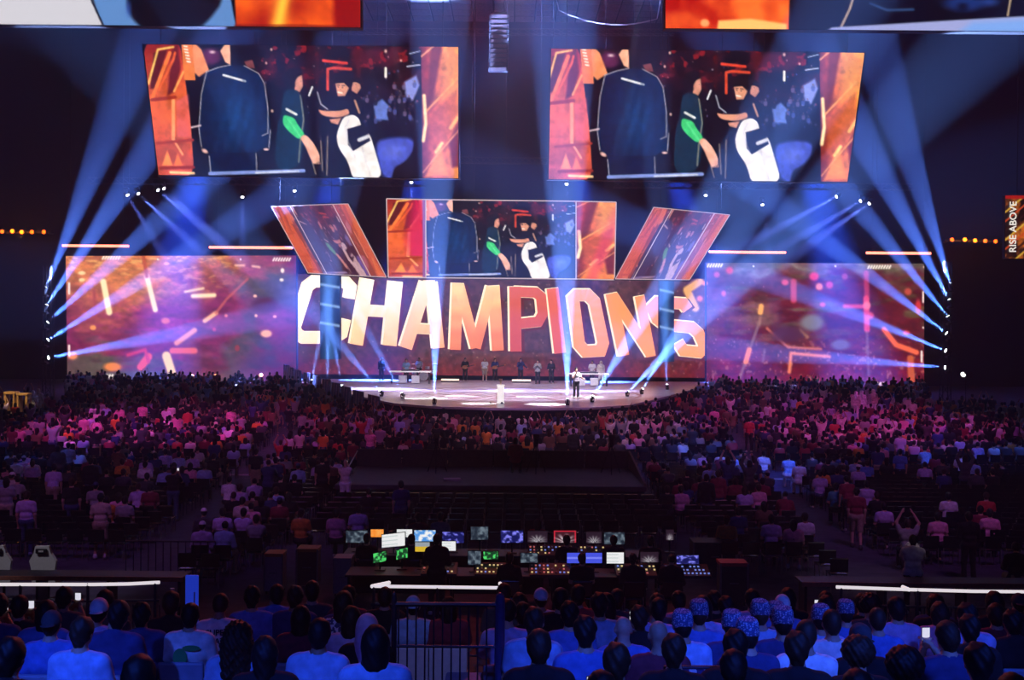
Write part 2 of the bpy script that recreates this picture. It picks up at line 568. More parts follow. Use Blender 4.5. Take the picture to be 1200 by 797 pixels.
# man with a green sleeve
C.poly([(334, 84), (345, 80), (353, 86), (353, 96), (344, 100), (338, 96)], (10, 12, 30), 2)
C.poly([(345, 91), (354, 88), (355, 101), (351, 108), (345, 106)], (214, 146, 130), 1.5)
C.poly([(332, 108), (340, 104), (351, 107), (356, 125), (357, 160), (352, 196), (322, 200), (324, 150), (330, 130)], (4, 44, 74), 2)
C.line([(352, 112), (356, 140), (352, 165), (350, 190)], 1.4, (170, 160, 140), 1.2, 0.8)
C.line([(336, 128), (347, 134)], 3, (226, 230, 236), 1.2); C.line([(336, 133), (346, 139)], 1.6, (20, 40, 50), 1)
C.poly([(332, 134), (345, 138), (349, 146), (358, 158), (350, 164), (338, 154), (331, 145)], (58, 206, 126), 1.4)
C.poly([(351, 161), (358, 157), (368, 168), (375, 182), (374, 190), (367, 192), (362, 182), (358, 172)], (238, 178, 160), 1.5)
for pl in ([(376, 165), (378, 200)], [(384, 160), (383, 205)], [(366, 190), (370, 204)]):
    C.line(pl, 1.4, (168, 150, 130), 1, 0.8)
C.line([(362, 112), (366, 102)], 2, (232, 236, 245)); C.line([(372, 108), (376, 122), (384, 128)], 1.6, (196, 200, 220), 1.2, 0.8)
# men embracing
C.poly([(392, 92), (402, 86), (412, 92), (412, 102), (400, 100), (393, 98)], (12, 10, 22), 2)
C.poly([(393, 98), (403, 97), (409, 103), (404, 113), (396, 113)], (226, 156, 130), 1.4)
C.line([(396, 108), (401, 109)], 1.6, (250, 240, 235), 1)
C.poly([(412, 96), (421, 94), (423, 103), (418, 110), (412, 106)], (206, 140, 120), 1.5)
C.poly([(386, 116), (400, 112), (414, 114), (424, 124), (424, 138), (398, 142), (384, 134)], (8, 14, 38), 2)
C.line([(416, 118), (421, 132)], 2.4, (200, 150, 120), 1.5)
C.poly([(372, 128), (380, 130), (398, 130), (408, 127), (410, 134), (396, 138), (378, 136)], (224, 152, 126), 1.4)
C.poly([(386, 140), (400, 138), (396, 146), (388, 144)], (214, 146, 124), 1.5)
C.poly([(402, 137), (414, 134), (421, 139), (424, 150), (434, 158), (440, 178), (449, 210), (414, 212), (408, 190), (396, 172), (394, 158)], (244, 240, 244), 1.4)
C.poly([(407, 151), (428, 145), (434, 165), (414, 177), (408, 170)], (8, 10, 30), 1.4)
C.line([(421, 164), (431, 160)], 4.5, (222, 222, 232), 1.6, 0.9)
for x_, y_ in ((396.5, 102), (401.5, 102.5)): C.blob(x_, y_, 1.3, 0.9, (40, 20, 20), 0.9, 0.3)
C.line([(395, 100), (398, 99.6)], 0.9, (30, 16, 16), 0.8); C.line([(400.5, 100), (404, 100.4)], 0.9, (30, 16, 16), 0.8); C.blob(398.6, 105, 1.2, 1.8, (190, 120, 100), 0.8)
C.poly([(391, 100), (390, 92), (394, 86), (402, 83.5), (410, 86), (414, 93), (413, 101), (410, 103), (408, 97), (401, 94), (394, 96)], (10, 9, 18), 1.6)
C.poly([(334, 98), (332, 90), (336, 82), (344, 78.5), (352, 81), (354.5, 87), (349, 90), (346, 95), (346, 103), (340, 103)], (8, 10, 26), 1.6)
C.blob(347, 97, 1.6, 2.6, (196, 126, 110), 0.9, 0.3); C.blob(352.5, 95, 1.0, 0.8, (60, 30, 30), 0.8)
C.blob(417, 99, 1.2, 0.8, (70, 40, 36), 0.8); C.poly([(411, 97), (413, 91), (419, 90), (424, 94), (423, 99), (417, 96)], (12, 10, 20), 1.4)
C.line([(409, 141), (404, 150), (408, 166), (416, 184)], 1.4, (200, 198, 212), 2, 0.7); C.line([(424, 172), (434, 206)], 1.8, (206, 204, 216), 2, 0.6)
C.line([(286, 92), (284, 170)], 2.4, (4, 30, 78), 4, 0.6); C.line([(262, 110), (268, 168)], 2.4, (4, 34, 84), 4, 0.6); C.line([(300, 100), (303, 168)], 2.6, (3, 24, 66), 4, 0.6)
C.line([(338, 140), (345, 150), (352, 160)], 2, (120, 236, 170), 2, 0.6); C.blob(362, 172, 3, 6, (250, 206, 190), 0.6, 0, -0.5)
for k in range(6): C.line([(366 + k * 1.6, 188 - abs(k - 3) * 0.4), (367.5 + k * 1.5, 192)], 1.1, (230, 168, 150), 0.9, 0.8)
for k in range(26):
    x_, y_ = rng.uniform(428, 490), rng.uniform(96, 146)
    C.poly([(x_ - 2, y_ + 5), (x_ - 2.4, y_), (x_ - 1, y_ - 1), (x_ + 1, y_ - 1), (x_ + 2.4, y_), (x_ + 2, y_ + 5)], [(26, 30, 74), (70, 84, 160), (16, 16, 40), (110, 96, 140)][k % 4], 1.2, 0.8)
    C.blob(x_, y_ - 2.6, 1.4, 1.7, (120, 84, 84), 0.8, 0.2)
C.line([(246, 203.5), (356, 200)], 4.2, (128, 150, 226), 1.4); C.line([(300, 202.5), (350, 200.6)], 2, (210, 220, 250), 1.5)
# graphic panels either side
pn = fbm(C.X, C.Y, 30, 11)
t = np.clip((C.Y - 52) / 152, 0, 1)
lp = mixc(mixc((128, 26, 24), (240, 104, 52), np.clip(t * 2.4, 0, 1)), (206, 84, 66), np.clip((t - 0.55) * 3, 0, 1))
lp = lp * (0.72 + 0.55 * pn)[..., None]
C.poly([(164, 46), (211, 46), (217, 92), (224, 150), (228, 212), (164, 212)], lambda X, Y: lp[np.clip(((Y - C.y0) * C.s).astype(int), 0, C.h - 1), np.clip(((X - C.x0) * C.s).astype(int), 0, C.w - 1)], 1)
C.poly([(180, 62), (196, 58), (182, 104), (176, 104)], (88, 20, 24), 2); C.poly([(201, 60), (208, 52), (212, 80), (204, 108), (196, 112)], (104, 24, 30), 3)
for pl, wd, c in (([(174, 98), (185, 58), (203, 55)], 2.4, (255, 206, 110)), ([(177, 118), (199, 62)], 4.0, (246, 128, 62)), ([(184, 110), (203, 70), (205, 62)], 3, (228, 96, 50)), ([(204, 107), (215, 84)], 2.2, (255, 176, 96)), ([(203, 115), (203, 163)], 4, (255, 156, 100)), ([(203, 163), (214, 181)], 2.2, (255, 170, 120)), ([(178, 117), (205, 114)], 4, (156, 44, 30)), ([(184, 168), (226, 164)], 3, (170, 50, 36)), ([(188, 197), (227, 196)], 3.4, (150, 40, 30)), ([(200, 202), (227, 203)], 3, (255, 214, 160))):
    C.line(pl, wd, c, 1.5)
C.poly([(206, 118), (221, 110), (224, 162), (208, 160)], (226, 96, 110), 3, 0.6)
C.poly([(190, 194), (196, 176), (202, 194)], (255, 150, 80), 2); C.poly([(204, 194), (208, 180), (214, 194)], (246, 130, 70), 2)
C.poly([(212, 46), (225, 46), (229, 94), (216, 94)], (232, 124, 62), 1)
for k in range(6):
    C.line([(215.5 + k * 0.75, 54 + 3.6 * k), (219 + k * 0.75, 54.6 + 3.6 * k)], 1.8, (255, 236, 224), 0.8)
rp = mixc(mixc((120, 40, 36), (196, 78, 46), np.clip((C.X - 495) / 16, 0, 1)), (244, 152, 70), np.clip((C.X - 505 - (C.Y - 120) * 0.1) / 24, 0, 1)) * (0.7 + 0.6 * fbm(C.X, C.Y, 10, 12))[..., None]
C.poly([(493.5, 46), (546, 46), (546, 214), (495, 214)], lambda X, Y: rp[np.clip(((Y - C.y0) * C.s).astype(int), 0, C.h - 1), np.clip(((X - C.x0) * C.s).astype(int), 0, C.w - 1)], 1)
C.poly([(505, 46), (520, 46), (508, 112), (500, 130)], (112, 40, 36), 4, 0.9); C.poly([(500, 135), (536, 105), (537, 165), (505, 190)], (200, 92, 56), 5, 0.8)
C.poly([(498, 208), (516, 168), (526, 206)], (250, 148, 62), 4); C.poly([(526, 168), (538, 140), (538, 196), (530, 196)], (120, 34, 34), 4)
for pl, wd, c in (([(497, 112), (499, 145), (496, 165)], 4, (255, 226, 170)), ([(500, 130), (536, 92)], 2, (250, 178, 96)), ([(528, 150), (536, 138)], 4, (255, 190, 110)), ([(511, 178), (518, 168)], 4, (255, 206, 120)), ([(494, 66), (508, 54)], 1.6, (255, 190, 130)), ([(496, 202), (512, 182), (540, 150)], 1.4, (255, 180, 110))):
    C.line(pl, wd, c, 2)
gr_ = fbm(C.X, C.Y, 6, 71, 3)
C.a = np.clip(C.a * (0.88 + 0.22 * gr_)[..., None] + (gr_[..., None] - 0.5) * np.array([6, 10, 24]), 0, 255)
LIVE = C

M_scr = screen_mat('led_screen', 1.3)
M_scr2 = screen_mat('led_wall', 1.22)
M_case = mat('screen_case', (0.006, 0.006, 0.009), 0.7)
M_white_edge = mat('white_edge_led', (0.1, 0.1, 0.1), 0.5, emit=(0.75, 0.6, 0.66), strength=0.8)


def back_box(mb, quad, Y, t=0.5, grow=0.12):
    """a case of thickness t behind a flat screen"""
    c = [at(p[0], p[1], Y) for p in quad]
    m = sum(c, Vector()) / 4
    c = [q + (q - m).normalized() * grow for q in c]
    a = [q + Vector((0, 0.04, 0)) for q in c]
    b = [q + Vector((0, t, 0)) for q in c]
    mb.add(a + b, [(0, 3, 2, 1), (4, 5, 6, 7), (0, 1, 5, 4), (1, 2, 6, 5), (2, 3, 7, 6), (3, 0, 4, 7)])
    return mb


def cables(root, xs, Y, z0, n=2):
    for x in xs:
        MB().tube([(x, Y + 0.3, z0), (x, Y + 0.3, HANG_Z)], 0.03, 6).build('suspension_cable', M_black, root)


def hanging(quad, Y, dx, dy, label):
    root = thing('hanging_screen', label, 'screen', (0, 0, 0))
    xs = [p[0] for p in quad]; ysq = [p[1] for p in quad]
    (tl, tr, br, bl) = quad

    def colfn(u, v):
        px = (tl[0] * (1 - u) + tr[0] * u) * (1 - v) + (bl[0] * (1 - u) + br[0] * u) * v
        py = (tl[1] * (1 - u) + tr[1] * u) * (1 - v) + (bl[1] * (1 - u) + br[1] * u) * v
        return LIVE.sample(px - dx, py - dy)
    screen_grid('picture', quad, Y, 360, 150, colfn, M_scr, root)
    back_box(MB(), quad, Y).build('case', M_case, root)
    a, b = at(*tl, Y), at(*tr, Y)
    cables(root, [a.x + (b.x - a.x) * k / 4 for k in (0.2, 1.4, 2.6, 3.8)], Y, (a.z + b.z) / 2)
    return root


hanging([(168, 52), (537, 55), (537, 209), (186, 205)], 80, 0, 0, 'large hanging screen on the left showing a back in a navy jacket and an embrace')
hanging([(646, 57), (1013, 62), (993, 213), (643, 210)], 80, 467, 4, 'large hanging screen on the right showing a back in a navy jacket and an embrace')


def edge_frame(root, quads, Y, wd=0.09):
    """thin light edge lines around each panel"""
    for q in quads:
        c = [at(p[0], p[1], Y) - Vector((0, 0.06, 0)) for p in q]
        mb = MB()
        for k in range(4):
            mb.tube([c[k], c[(k + 1) % 4]], wd / 2, 5)
        mb.build('edge_light', M_white_edge, root)


# ---- centre box of three panels
YC = 84
root = thing('centre_screen', 'three-panel centre screen above the lettering with a thin white outline', 'screen')
q1 = [(453, 233), (499, 234), (499, 325.5), (455, 325)]
q2 = [(499, 234), (675, 236), (675, 327), (499, 325.5)]
q3 = [(675, 236), (722, 237), (720, 328), (675, 327)]


def live_map(x0, x1, y0, y1, tint=None, amount=0.0, gain=1.0):
    def f(u, v):
        c = LIVE.sample(x0 + (x1 - x0) * u, y0 + (y1 - y0) * v) * gain
        if tint is not None:
            c = mixc(c, np.broadcast_to(np.asarray(tint, float), c.shape), np.full(u.shape, amount))
        return c
    return f


def left_c(u, v):
    c = LIVE.sample(170 + 52 * u * 1.02 + 14 * v * (1 - u), 54 + 150 * v)
    pk = np.clip((u - 0.35 - 0.35 * np.abs(v - 0.5)) * 4, 0, 1) * (v < 0.72)
    c = mixc(c, (206, 28, 92), pk * 0.75)
    bl = np.clip((u - 0.9) * 30, 0, 1)
    return mixc(c, (140, 86, 150), bl)


screen_grid('left_picture', q1, YC, 46, 92, left_c, M_scr, root)


def mid_c(u, v):
    c = live_map(221, 494, 52, 209)(u, v)
    beam = np.clip(1 - np.abs(u - 0.22) / 0.2, 0, 1) * np.clip(v * 2, 0.3, 1)
    return c


screen_grid('middle_picture', q2, YC, 176, 92, mid_c, M_scr, root)


def right_c(u, v):
    c = live_map(494, 538, 54, 207)(u, v)
    pk = np.clip(np.sin(u * 7 + v * 5) * 0.8, 0, 1) * np.clip(0.4 + v, 0, 1)
    return mixc(c, (214, 40, 110), pk * 0.6)


screen_grid('right_picture', q3, YC, 46, 92, right_c, M_scr, root)
back_box(MB(), [(453, 233), (722, 237), (720, 328), (455, 325)], YC, 1.0).build('case', M_case, root)
edge_frame(root, (q1, q2, q3), YC)
cables(root, [-8, -3, 3, 7], YC, 14)


# ---- slanted side screens
def slanted(quad, flip, label):
    root = thing('slanted_screen', label, 'screen')

    def f(u, v):
        c = LIVE.sample(168 + 370 * u, 54 + 152 * v)
        c = mixc(c, (120, 58, 78), np.full(u.shape, 0.52))
        side = (u < 0.2) | (u > 0.78)
        c = np.where(side[..., None], mixc(c, (226, 96, 62), np.full(u.shape, 0.45)), c)
        return c * 1.02
    screen_grid('picture', quad, 83, 90, 80, f, M_scr, root)
    back_box(MB(), quad, 83, 0.5).build('case', M_case, root)
    tl, tr, br, bl = [Vector((*p, 0)) for p in quad]
    L = lambda a, b, t: tuple((a + (b - a) * t)[:2])
    s = (0.24, 0.8)
    edge_frame(root, ([L(tl, tr, 0), L(tl, tr, s[0]), L(bl, br, s[0]), L(bl, br, 0)], [L(tl, tr, s[0]), L(tl, tr, s[1]), L(bl, br, s[1]), L(bl, br, s[0])], [L(tl, tr, s[1]), L(tl, tr, 1), L(bl, br, 1), L(bl, br, s[1])]), 83, 0.06)
    a, b = at(*quad[0], 83), at(*quad[1], 83)
    cables(root, [a.x + 0.6, b.x - 0.6], 83, a.z)


slanted([(318, 242), (408, 239), (453, 325), (361, 320)], False, 'parallelogram side screen leaning inward on the left of the centre screen')
slanted([(766, 243), (855, 252), (808, 328), (721, 327)], True, 'parallelogram side screen leaning inward on the right of the centre screen')

# ---- two big screens cut by the top of the frame
T = Canvas(-40, -110, 1250, 40, 1.0, (3, 4, 14))
T.poly([(-40, -110), (60, -110), (122, 30), (-40, 30)], (196, 196, 210), 1.5)
T.poly([(70, -110), (250, -110), (277, 34), (122, 34)], (88, 132, 196), 1.5)
T.line([(66, -90), (121, 30)], 2.2, (10, 12, 30), 1)
T.poly([(150, -60), (250, -60), (262, 0), (246, 22), (232, 34), (168, 34), (155, 22), (148, 6)], (3, 4, 16), 5)
T.blob(151, 10, 6, 16, (40, 70, 160), 0.7)
tn = fbm(T.X, T.Y, 34, 21)
og = mixc(mixc((150, 14, 6), (236, 92, 22), np.clip(tn * 2 - 0.5, 0, 1)), (255, 190, 60), np.exp(-((T.X - 332 + T.Y * 0.2) / 9) ** 2))
pick = lambda G: (lambda X, Y: G[np.clip(((Y - T.y0) * T.s).astype(int), 0, T.h - 1), np.clip(((X - T.x0) * T.s).astype(int), 0, T.w - 1)])
T.poly([(270, -110), (424, -110), (424, 36), (277, 36)], pick(og), 1)
T.poly([(386, -110), (424, -110), (424, 36), (392, 36)], (140, 10, 10), 8)
T.line([(276, 30), (350, 30), (420, 32)], 2, (110, 16, 12), 3)
og2 = mixc((172, 16, 8), (250, 112, 44), np.clip(tn * 2.2 - 0.6 + (T.X - 850) / 300, 0, 1))
T.poly([(776, -110), (928, -110), (924, 38), (776, 38)], pick(og2), 1)
T.poly([(842, 24), (880, 22), (922, 28), (922, 36), (840, 36)], (255, 190, 110), 3); T.blob(826, 27, 7, 6, (255, 170, 110), 0.9, 0.5)
T.line([(1001, -6), (996, 10), (986, 31)], 2.4, (196, 172, 150), 1.5); T.line([(1185, -6), (1181, 18)], 2.2, (190, 166, 140), 1.5)
T.line([(1020, 4), (1040, 12), (1070, 11)], 2.4, (50, 84, 140), 3); T.blob(1130, 4, 36, 14, (20, 48, 120), 0.9, 0.3); T.blob(1128, 8, 12, 8, (6, 10, 30), 0.9); T.blob(1160, 2, 20, 10, (34, 66, 150), 0.8)
T.poly([(975, 32), (1250, 16), (1250, 42), (968, 36)], (150, 158, 214), 2); T.poly([(1140, 26), (1250, 20), (1250, 42), (1120, 40)], (110, 160, 238), 8, 0.8)
for quad, lab, nx in (([(-34, -104), (422, -104), (422, 32), (-34, 28)], 'near screen cut by the top edge on the left, white, blue and orange shapes', 340), ([(780, -104), (1240, -104), (1240, 37), (780, 33)], 'near screen cut by the top edge on the right, orange panel and dark figures', 340)):
    root = thing('overhead_screen', lab, 'screen')
    (tl, tr, br, bl) = quad

    def f(u, v, q=quad):
        px = (q[0][0] * (1 - u) + q[1][0] * u)
        py = (q[0][1] * (1 - u) + q[1][1] * u) * (1 - v) + (q[3][1] * (1 - u) + q[2][1] * u) * v
        return T.sample(px, py)
    screen_grid('picture', quad, 62, nx, 110, f, M_scr, root)
    back_box(MB(), quad, 62, 0.6, 0.1).build('case', M_case, root)
    a, b = at(*tl, 62), at(*tr, 62)
    cables(root, [a.x + 2, (a.x + b.x) / 2, b.x - 2], 62, min(a.z, CEIL_Z - 1))

# ---- LED wall
Wd = Canvas(70, 294, 1090, 462, 1.4, (110, 60, 80))
X, Y = Wd.X, Wd.Y
n1 = fbm(X + 14 * fbm(X, Y, 30, 31), Y * 1.6, 60, 32, 5); n2 = fbm(X * 0.5 + Y * 0.25, Y * 2.2, 14, 33, 4)
st = fbm(X * 0.9 + Y * 0.5, Y * 2.4 - X * 0.35, 16, 36, 4)      # slanting brush texture
fine = fbm(X, Y * 1.3, 4.5, 37, 2)
left = mixc((120, 40, 84), (206, 120, 76), np.clip(1.25 - (Y - 300) / 95 + (n1 - 0.5) * 1.8 - np.abs(X - 165) / 240, 0, 1))
left = mixc(left, (84, 74, 94), np.clip((n1 - 0.5) * 6 + (X - 235) / 90, 0, 1) * np.clip((X - 120) / 100, 0, 1))
left = mixc(left, (150, 48, 112), np.clip((n2 - 0.46) * 6, 0, 1) * np.exp(-((X - 180) / 70) ** 2 - ((Y - 385) / 30) ** 2))
left = mixc(left, (84, 84, 76), np.clip((Y - 396) / 40 + (n2 - 0.5) * 2, 0, 1) * np.exp(-((X - 135) / 110) ** 2) * 0.9)
left = mixc(left, (96, 26, 46), np.clip((Y - 392) / 40 + (st - 0.5) * 2, 0, 1) * np.clip((X - 255) / 60, 0, 1) * 0.85)
left = left * (0.62 + 0.55 * st + 0.25 * fine)[..., None]
right = mixc((92, 26, 38), (122, 110, 112), np.clip((n1 - 0.5) * 5 + (350 - Y) / 60, 0, 1))
right = mixc(right, (126, 74, 122), np.clip((n2 - 0.42) * 3, 0, 1) * np.exp(-((X - 880) / 130) ** 2 - ((Y - 372) / 34) ** 2) * 0.8)
right = mixc(right, (88, 82, 52), np.clip((n2 - 0.5) * 5, 0, 1) * (X > 850) * 0.75 * np.clip((415 - Y) / 40, 0, 1))
right = mixc(right, (122, 18, 28), np.clip((Y - 412) / 30 + (n2 - 0.5) * 2, 0, 1) * 0.7 + np.clip((n1 - 0.58) * 6, 0, 1) * 0.3)
right = right * (0.55 + 0.6 * st + 0.3 * fine)[..., None]
sp = np.clip((fbm(X, Y, 3.2, 38, 2) - 0.66) * 9, 0, 1) * np.clip((Y - 385) / 30, 0, 1)
right = mixc(right, (190, 130, 130), sp * 0.6)
mid = mixc((78, 44, 62), (116, 78, 90), n1) * 0.78
mid = mixc(mid, (104, 36, 44), np.clip((Y - 412) / 26, 0, 1))
mid = mid * (0.66 + 0.75 * (fbm(X, Y, 4, 35, 2)))[..., None]
wl = np.clip((X - 330) / 60, 0, 1); wr = np.clip((X - 790) / 50, 0, 1)
Wd.a[:] = mixc(mixc(left, np.zeros(3), wl * 0) * (1 - wl)[..., None] + mid * wl[..., None], np.zeros(3), wr * 0) * (1 - wr)[..., None] + right * wr[..., None]
Wd.mix((250, 190, 120), np.clip((fbm(X + Y * 1.4, Y * 3 - X * 0.5, 9, 41, 3) - 0.57) * 7, 0, 1) * np.clip((360 - Y) / 60, 0, 1) * np.clip((320 - X) / 80, 0, 1) * 0.75)
for pl, wd, c in (([(121, 330), (128, 366)], 7, (255, 238, 196)), ([(172, 324), (182, 363)], 6, (255, 240, 200)), ([(168, 300), (172, 324)], 4, (190, 84, 60)), ([(195, 417), (203, 442)], 10, (255, 216, 150)), ([(207, 402), (228, 387)], 6, (240, 150, 110)), ([(240, 376), (253, 367)], 5, (255, 190, 150)), ([(253, 367), (266, 350), (290, 327)], 2.5, (196, 96, 96)), ([(202, 411), (228, 411)], 7, (236, 104, 96)), ([(165, 430), (174, 418)], 9, (236, 90, 84)), ([(226, 347), (251, 346)], 5, (255, 230, 190)), ([(217, 342), (238, 338)], 3, (250, 214, 170)), ([(276, 311), (286, 311)], 2.5, (250, 200, 170)), ([(296, 312), (304, 313)], 2.5, (250, 200, 170)), ([(150, 416), (170, 410), (174, 424)], 4, (206, 62, 86)), ([(110, 340), (112, 370)], 3, (170, 70, 80))):
    Wd.line(pl, wd, c, 2.5)
for x, y, rx, ry, c in ((132, 430, 14, 7, (246, 140, 70)), (109, 384, 5, 4, (250, 160, 96)), (85, 417, 8, 6, (250, 150, 110)), (96, 320, 6, 3, (255, 220, 170)), (96, 328, 5, 3, (255, 220, 170)), (195, 309, 4, 2.5, (255, 180, 120)), (194, 376, 7, 5, (230, 120, 90)), (312, 391, 9, 6, (255, 190, 150)), (265, 370, 3, 2.5, (236, 130, 120)), (299, 347, 3, 2.5, (255, 200, 180)), (300, 370, 2.5, 2.5, (255, 190, 170)), (322, 371, 3, 2.5, (255, 180, 170)), (331, 317, 3, 4, (255, 240, 230)), (330, 328, 3.4, 2.6, (255, 240, 220)), (251, 386, 3, 3, (200, 60, 100)), (278, 408, 4, 5, (150, 60, 70)), (310, 358, 22, 13, (84, 30, 54))):
    Wd.blob(x, y, rx, ry, c, 0.95, 0.45)
for pl, wd, c, al in (([(867, 443), (890, 377)], 3, (150, 120, 130), .8), ([(899, 385), (924, 407), (962, 409)], 3, (214, 120, 100), .9), ([(925, 436), (927, 414), (972, 418)], 4, (246, 140, 90), .9), ([(878, 410), (874, 424)], 6, (250, 140, 80), 1), ([(891, 366), (892, 359)], 6, (255, 180, 110), 1), ([(891, 372), (890, 380)], 3, (170, 120, 120), .8), ([(1036, 386), (1050, 404), (1074, 413)], 6, (250, 110, 80), 1), ([(1015, 320), (1016, 350)], 6, (214, 70, 110), .7), ([(1015, 350), (1016, 386)], 7, (240, 80, 120), .9), ([(990, 359), (1014, 359)], 5, (226, 80, 110), .9), ([(930, 330), (930, 352)], 7, (220, 80, 110), .8), ([(1016, 390), (1018, 440)], 3, (150, 120, 150), .6), ([(938, 387), (946, 395)], 3, (190, 140, 120), .7), ([(896, 410), (894, 424)], 3, (140, 110, 130), .7), ([(815, 361), (805, 340), (820, 330)], 9, (255, 190, 110), .9), ([(1067, 420), (1068, 446)], 8, (236, 120, 70), .7)):
    Wd.line(pl, wd, c, 2.5, al)
for x, y, rx, ry, c in ((954, 324, 8, 7, (246, 70, 110)), (920, 331, 6, 5, (236, 90, 120)), (960, 336, 6, 6, (255, 150, 130)), (855, 317, 6, 6, (226, 74, 90)), (840, 322, 5, 5, (206, 80, 100)), (848, 344, 4, 5, (220, 90, 130)), (972, 334, 6, 6, (220, 80, 130)), (1016, 358, 6, 7, (255, 130, 160)), (964, 357, 5, 4, (226, 90, 100)), (990, 324, 5, 5, (176, 80, 110)), (1076, 360, 5, 12, (220, 60, 70)), (1062, 390, 6, 4, (230, 90, 120)), (1020, 370, 6, 6, (230, 90, 140)), (826, 332, 5, 4, (255, 150, 110)), (820, 350, 5, 5, (250, 120, 100)), (1064, 342, 6, 6, (200, 80, 70)), (952, 378, 20, 14, (128, 130, 150)), (985, 404, 16, 9, (120, 110, 160)), (922, 392, 26, 14, (80, 40, 76))):
    Wd.blob(x, y, rx, ry, c, 0.9, 0.4)
for k in range(420):
    x = rng.uniform(345, 900); y = rng.uniform(328, 445)
    Wd.blob(x, y, rng.uniform(0.7, 1.7), rng.uniform(0.7, 1.9), [(226, 190, 190), (170, 90, 90), (250, 220, 200), (150, 120, 160)][k % 4], 0.6)
# sponsor strip: small white marks along the edges of the wall
for (x, y, w) in ((332, 304, 24), (132, 302, 24), (838, 311, 24), (1031, 313, 28), (1029, 450, 22), (128, 441, 14), (146, 441, 6)):
    for k in range(int(w / 3.1)):
        Wd.line([(x - w / 2 + k * 3.1, y + 1.6), (x - w / 2 + k * 3.1 + 1.8, y - 1.6)], 1.9, (255, 246, 246), 0.8, 0.95)
for (x, y) in ((185, 304), (282, 304), (883, 312), (979, 312), (1083, 313), (1082, 384)):
    Wd.blob(x, y, 1.6, 1.6, (255, 250, 250), 1, 0.4)
for (x, y) in ((81, 338), (81, 411), (1082, 348), (1080, 418)):
    Wd.line([(x, y - 6), (x, y + 6)], 2.4, (255, 240, 244), 1, 0.95)
wall_t = thing('led_wall', 'wide curved-stage LED wall with the glowing word CHAMPIONS across it', 'screen')


def wall_seg(name, quad, Y, nx, ny):
    def f(u, v, q=quad):
        px = (q[0][0] * (1 - u) + q[1][0] * u) * (1 - v) + (q[3][0] * (1 - u) + q[2][0] * u) * v
        py = (q[0][1] * (1 - u) + q[1][1] * u) * (1 - v) + (q[3][1] * (1 - u) + q[2][1] * u) * v
        return Wd.sample(px, py)
    screen_grid(name, quad, Y, nx, ny, f, M_scr2, wall_t)
    back_box(MB(), quad, Y, 0.6, 0.05).build('case', M_case, wall_t)


wall_seg('left_picture', [(77, 300), (347, 299.5), (347, 450), (79, 448)], 92.5, 300, 150)
wall_seg('right_picture', [(828, 308), (1083, 309), (1083, 458), (828, 454)], 92.5, 280, 150)
wall_seg('middle_picture', [(332, 321), (842, 327), (842, 443), (332, 438)], 94, 560, 130)
# lettering
LET = {
    'C': [([(409.5, 350), (411.5, 337), (406, 331), (369, 330), (361, 336), (346, 384), (349, 392), (356, 396), (393, 396), (401, 391), (405, 374)], 13)],
    'H': [([(431, 327), (417.5, 404)], 15.5), ([(464, 330), (456.5, 405)], 16.5), ([(425, 364), (460, 366)], 12)],
    'A': [([(500, 331), (475.5, 408)], 15), ([(506, 331), (514, 408)], 14), ([(484, 385), (512, 386.5)], 11), ([(497, 334), (511, 334)], 8)],
    'M': [([(536.5, 332), (533.5, 410)], 13), ([(538, 334), (557.5, 408)], 12), ([(576, 336), (557.5, 408)], 12), ([(578.5, 335), (583.5, 411)], 14)],
    'P': [([(603.5, 336), (604.5, 412)], 13.5), ([(603, 342), (628, 343), (634, 348), (636, 368), (631, 377), (604, 380)], 12)],
    'I': [([(647.5, 338), (656.5, 414)], 14)],
    'O': [([(672, 350), (679, 404), (686, 412), (704, 411), (707, 402), (697, 354), (689, 346), (676, 346), (672, 350)], 13.5)],
    'N': [([(716, 344), (731, 417)], 13), ([(718, 346), (763, 416)], 12), ([(749.5, 347), (763, 418)], 11.5)],
    'S': [([(806, 363), (801, 356), (771, 354), (764, 361), (770, 374), (779, 381), (811, 384), (819, 391), (826, 407), (820, 413), (801, 411), (795, 401)], 13)],
}
LCOL = {'C': ((255, 246, 232), (255, 228, 190)), 'H': ((255, 250, 240), (252, 198, 140)), 'A': ((255, 246, 232), (244, 170, 130)), 'M': ((255, 214, 160), (226, 122, 92)), 'P': ((212, 98, 88), (196, 80, 84)), 'I': ((226, 104, 88), (212, 92, 92)), 'O': ((246, 178, 190), (250, 150, 80)), 'N': ((246, 150, 110), (250, 152, 76)), 'S': ((236, 150, 190), (250, 158, 80))}
M_let = screen_mat('led_lettering', 1.35)


def stroke_quads(pts, w):
    p = [np.array(q, float) for q in pts]
    out = []
    closed = np.allclose(p[0], p[-1])
    n = len(p)
    offs = []
    for i in range(n):
        a = p[i] - p[i - 1] if i > 0 else (p[i] - p[n - 2] if closed else None)
        b = p[i + 1] - p[i] if i < n - 1 else (p[1] - p[0] if closed else None)
        a = b if a is None else a
        b = a if b is None else b
        a, b = a / np.linalg.norm(a), b / np.linalg.norm(b)
        na, nb = np.array([-a[1], a[0]]), np.array([-b[1], b[0]])
        m = na + nb
        m = m / max(0.4, np.dot(m, m) ** 0.5)
        offs.append(m * (w / 2) / max(0.5, np.dot(m, na)))
    for i in range(n - 1):
        out.append((p[i] + offs[i], p[i + 1] + offs[i + 1], p[i + 1] - offs[i + 1], p[i] - offs[i]))
    return out


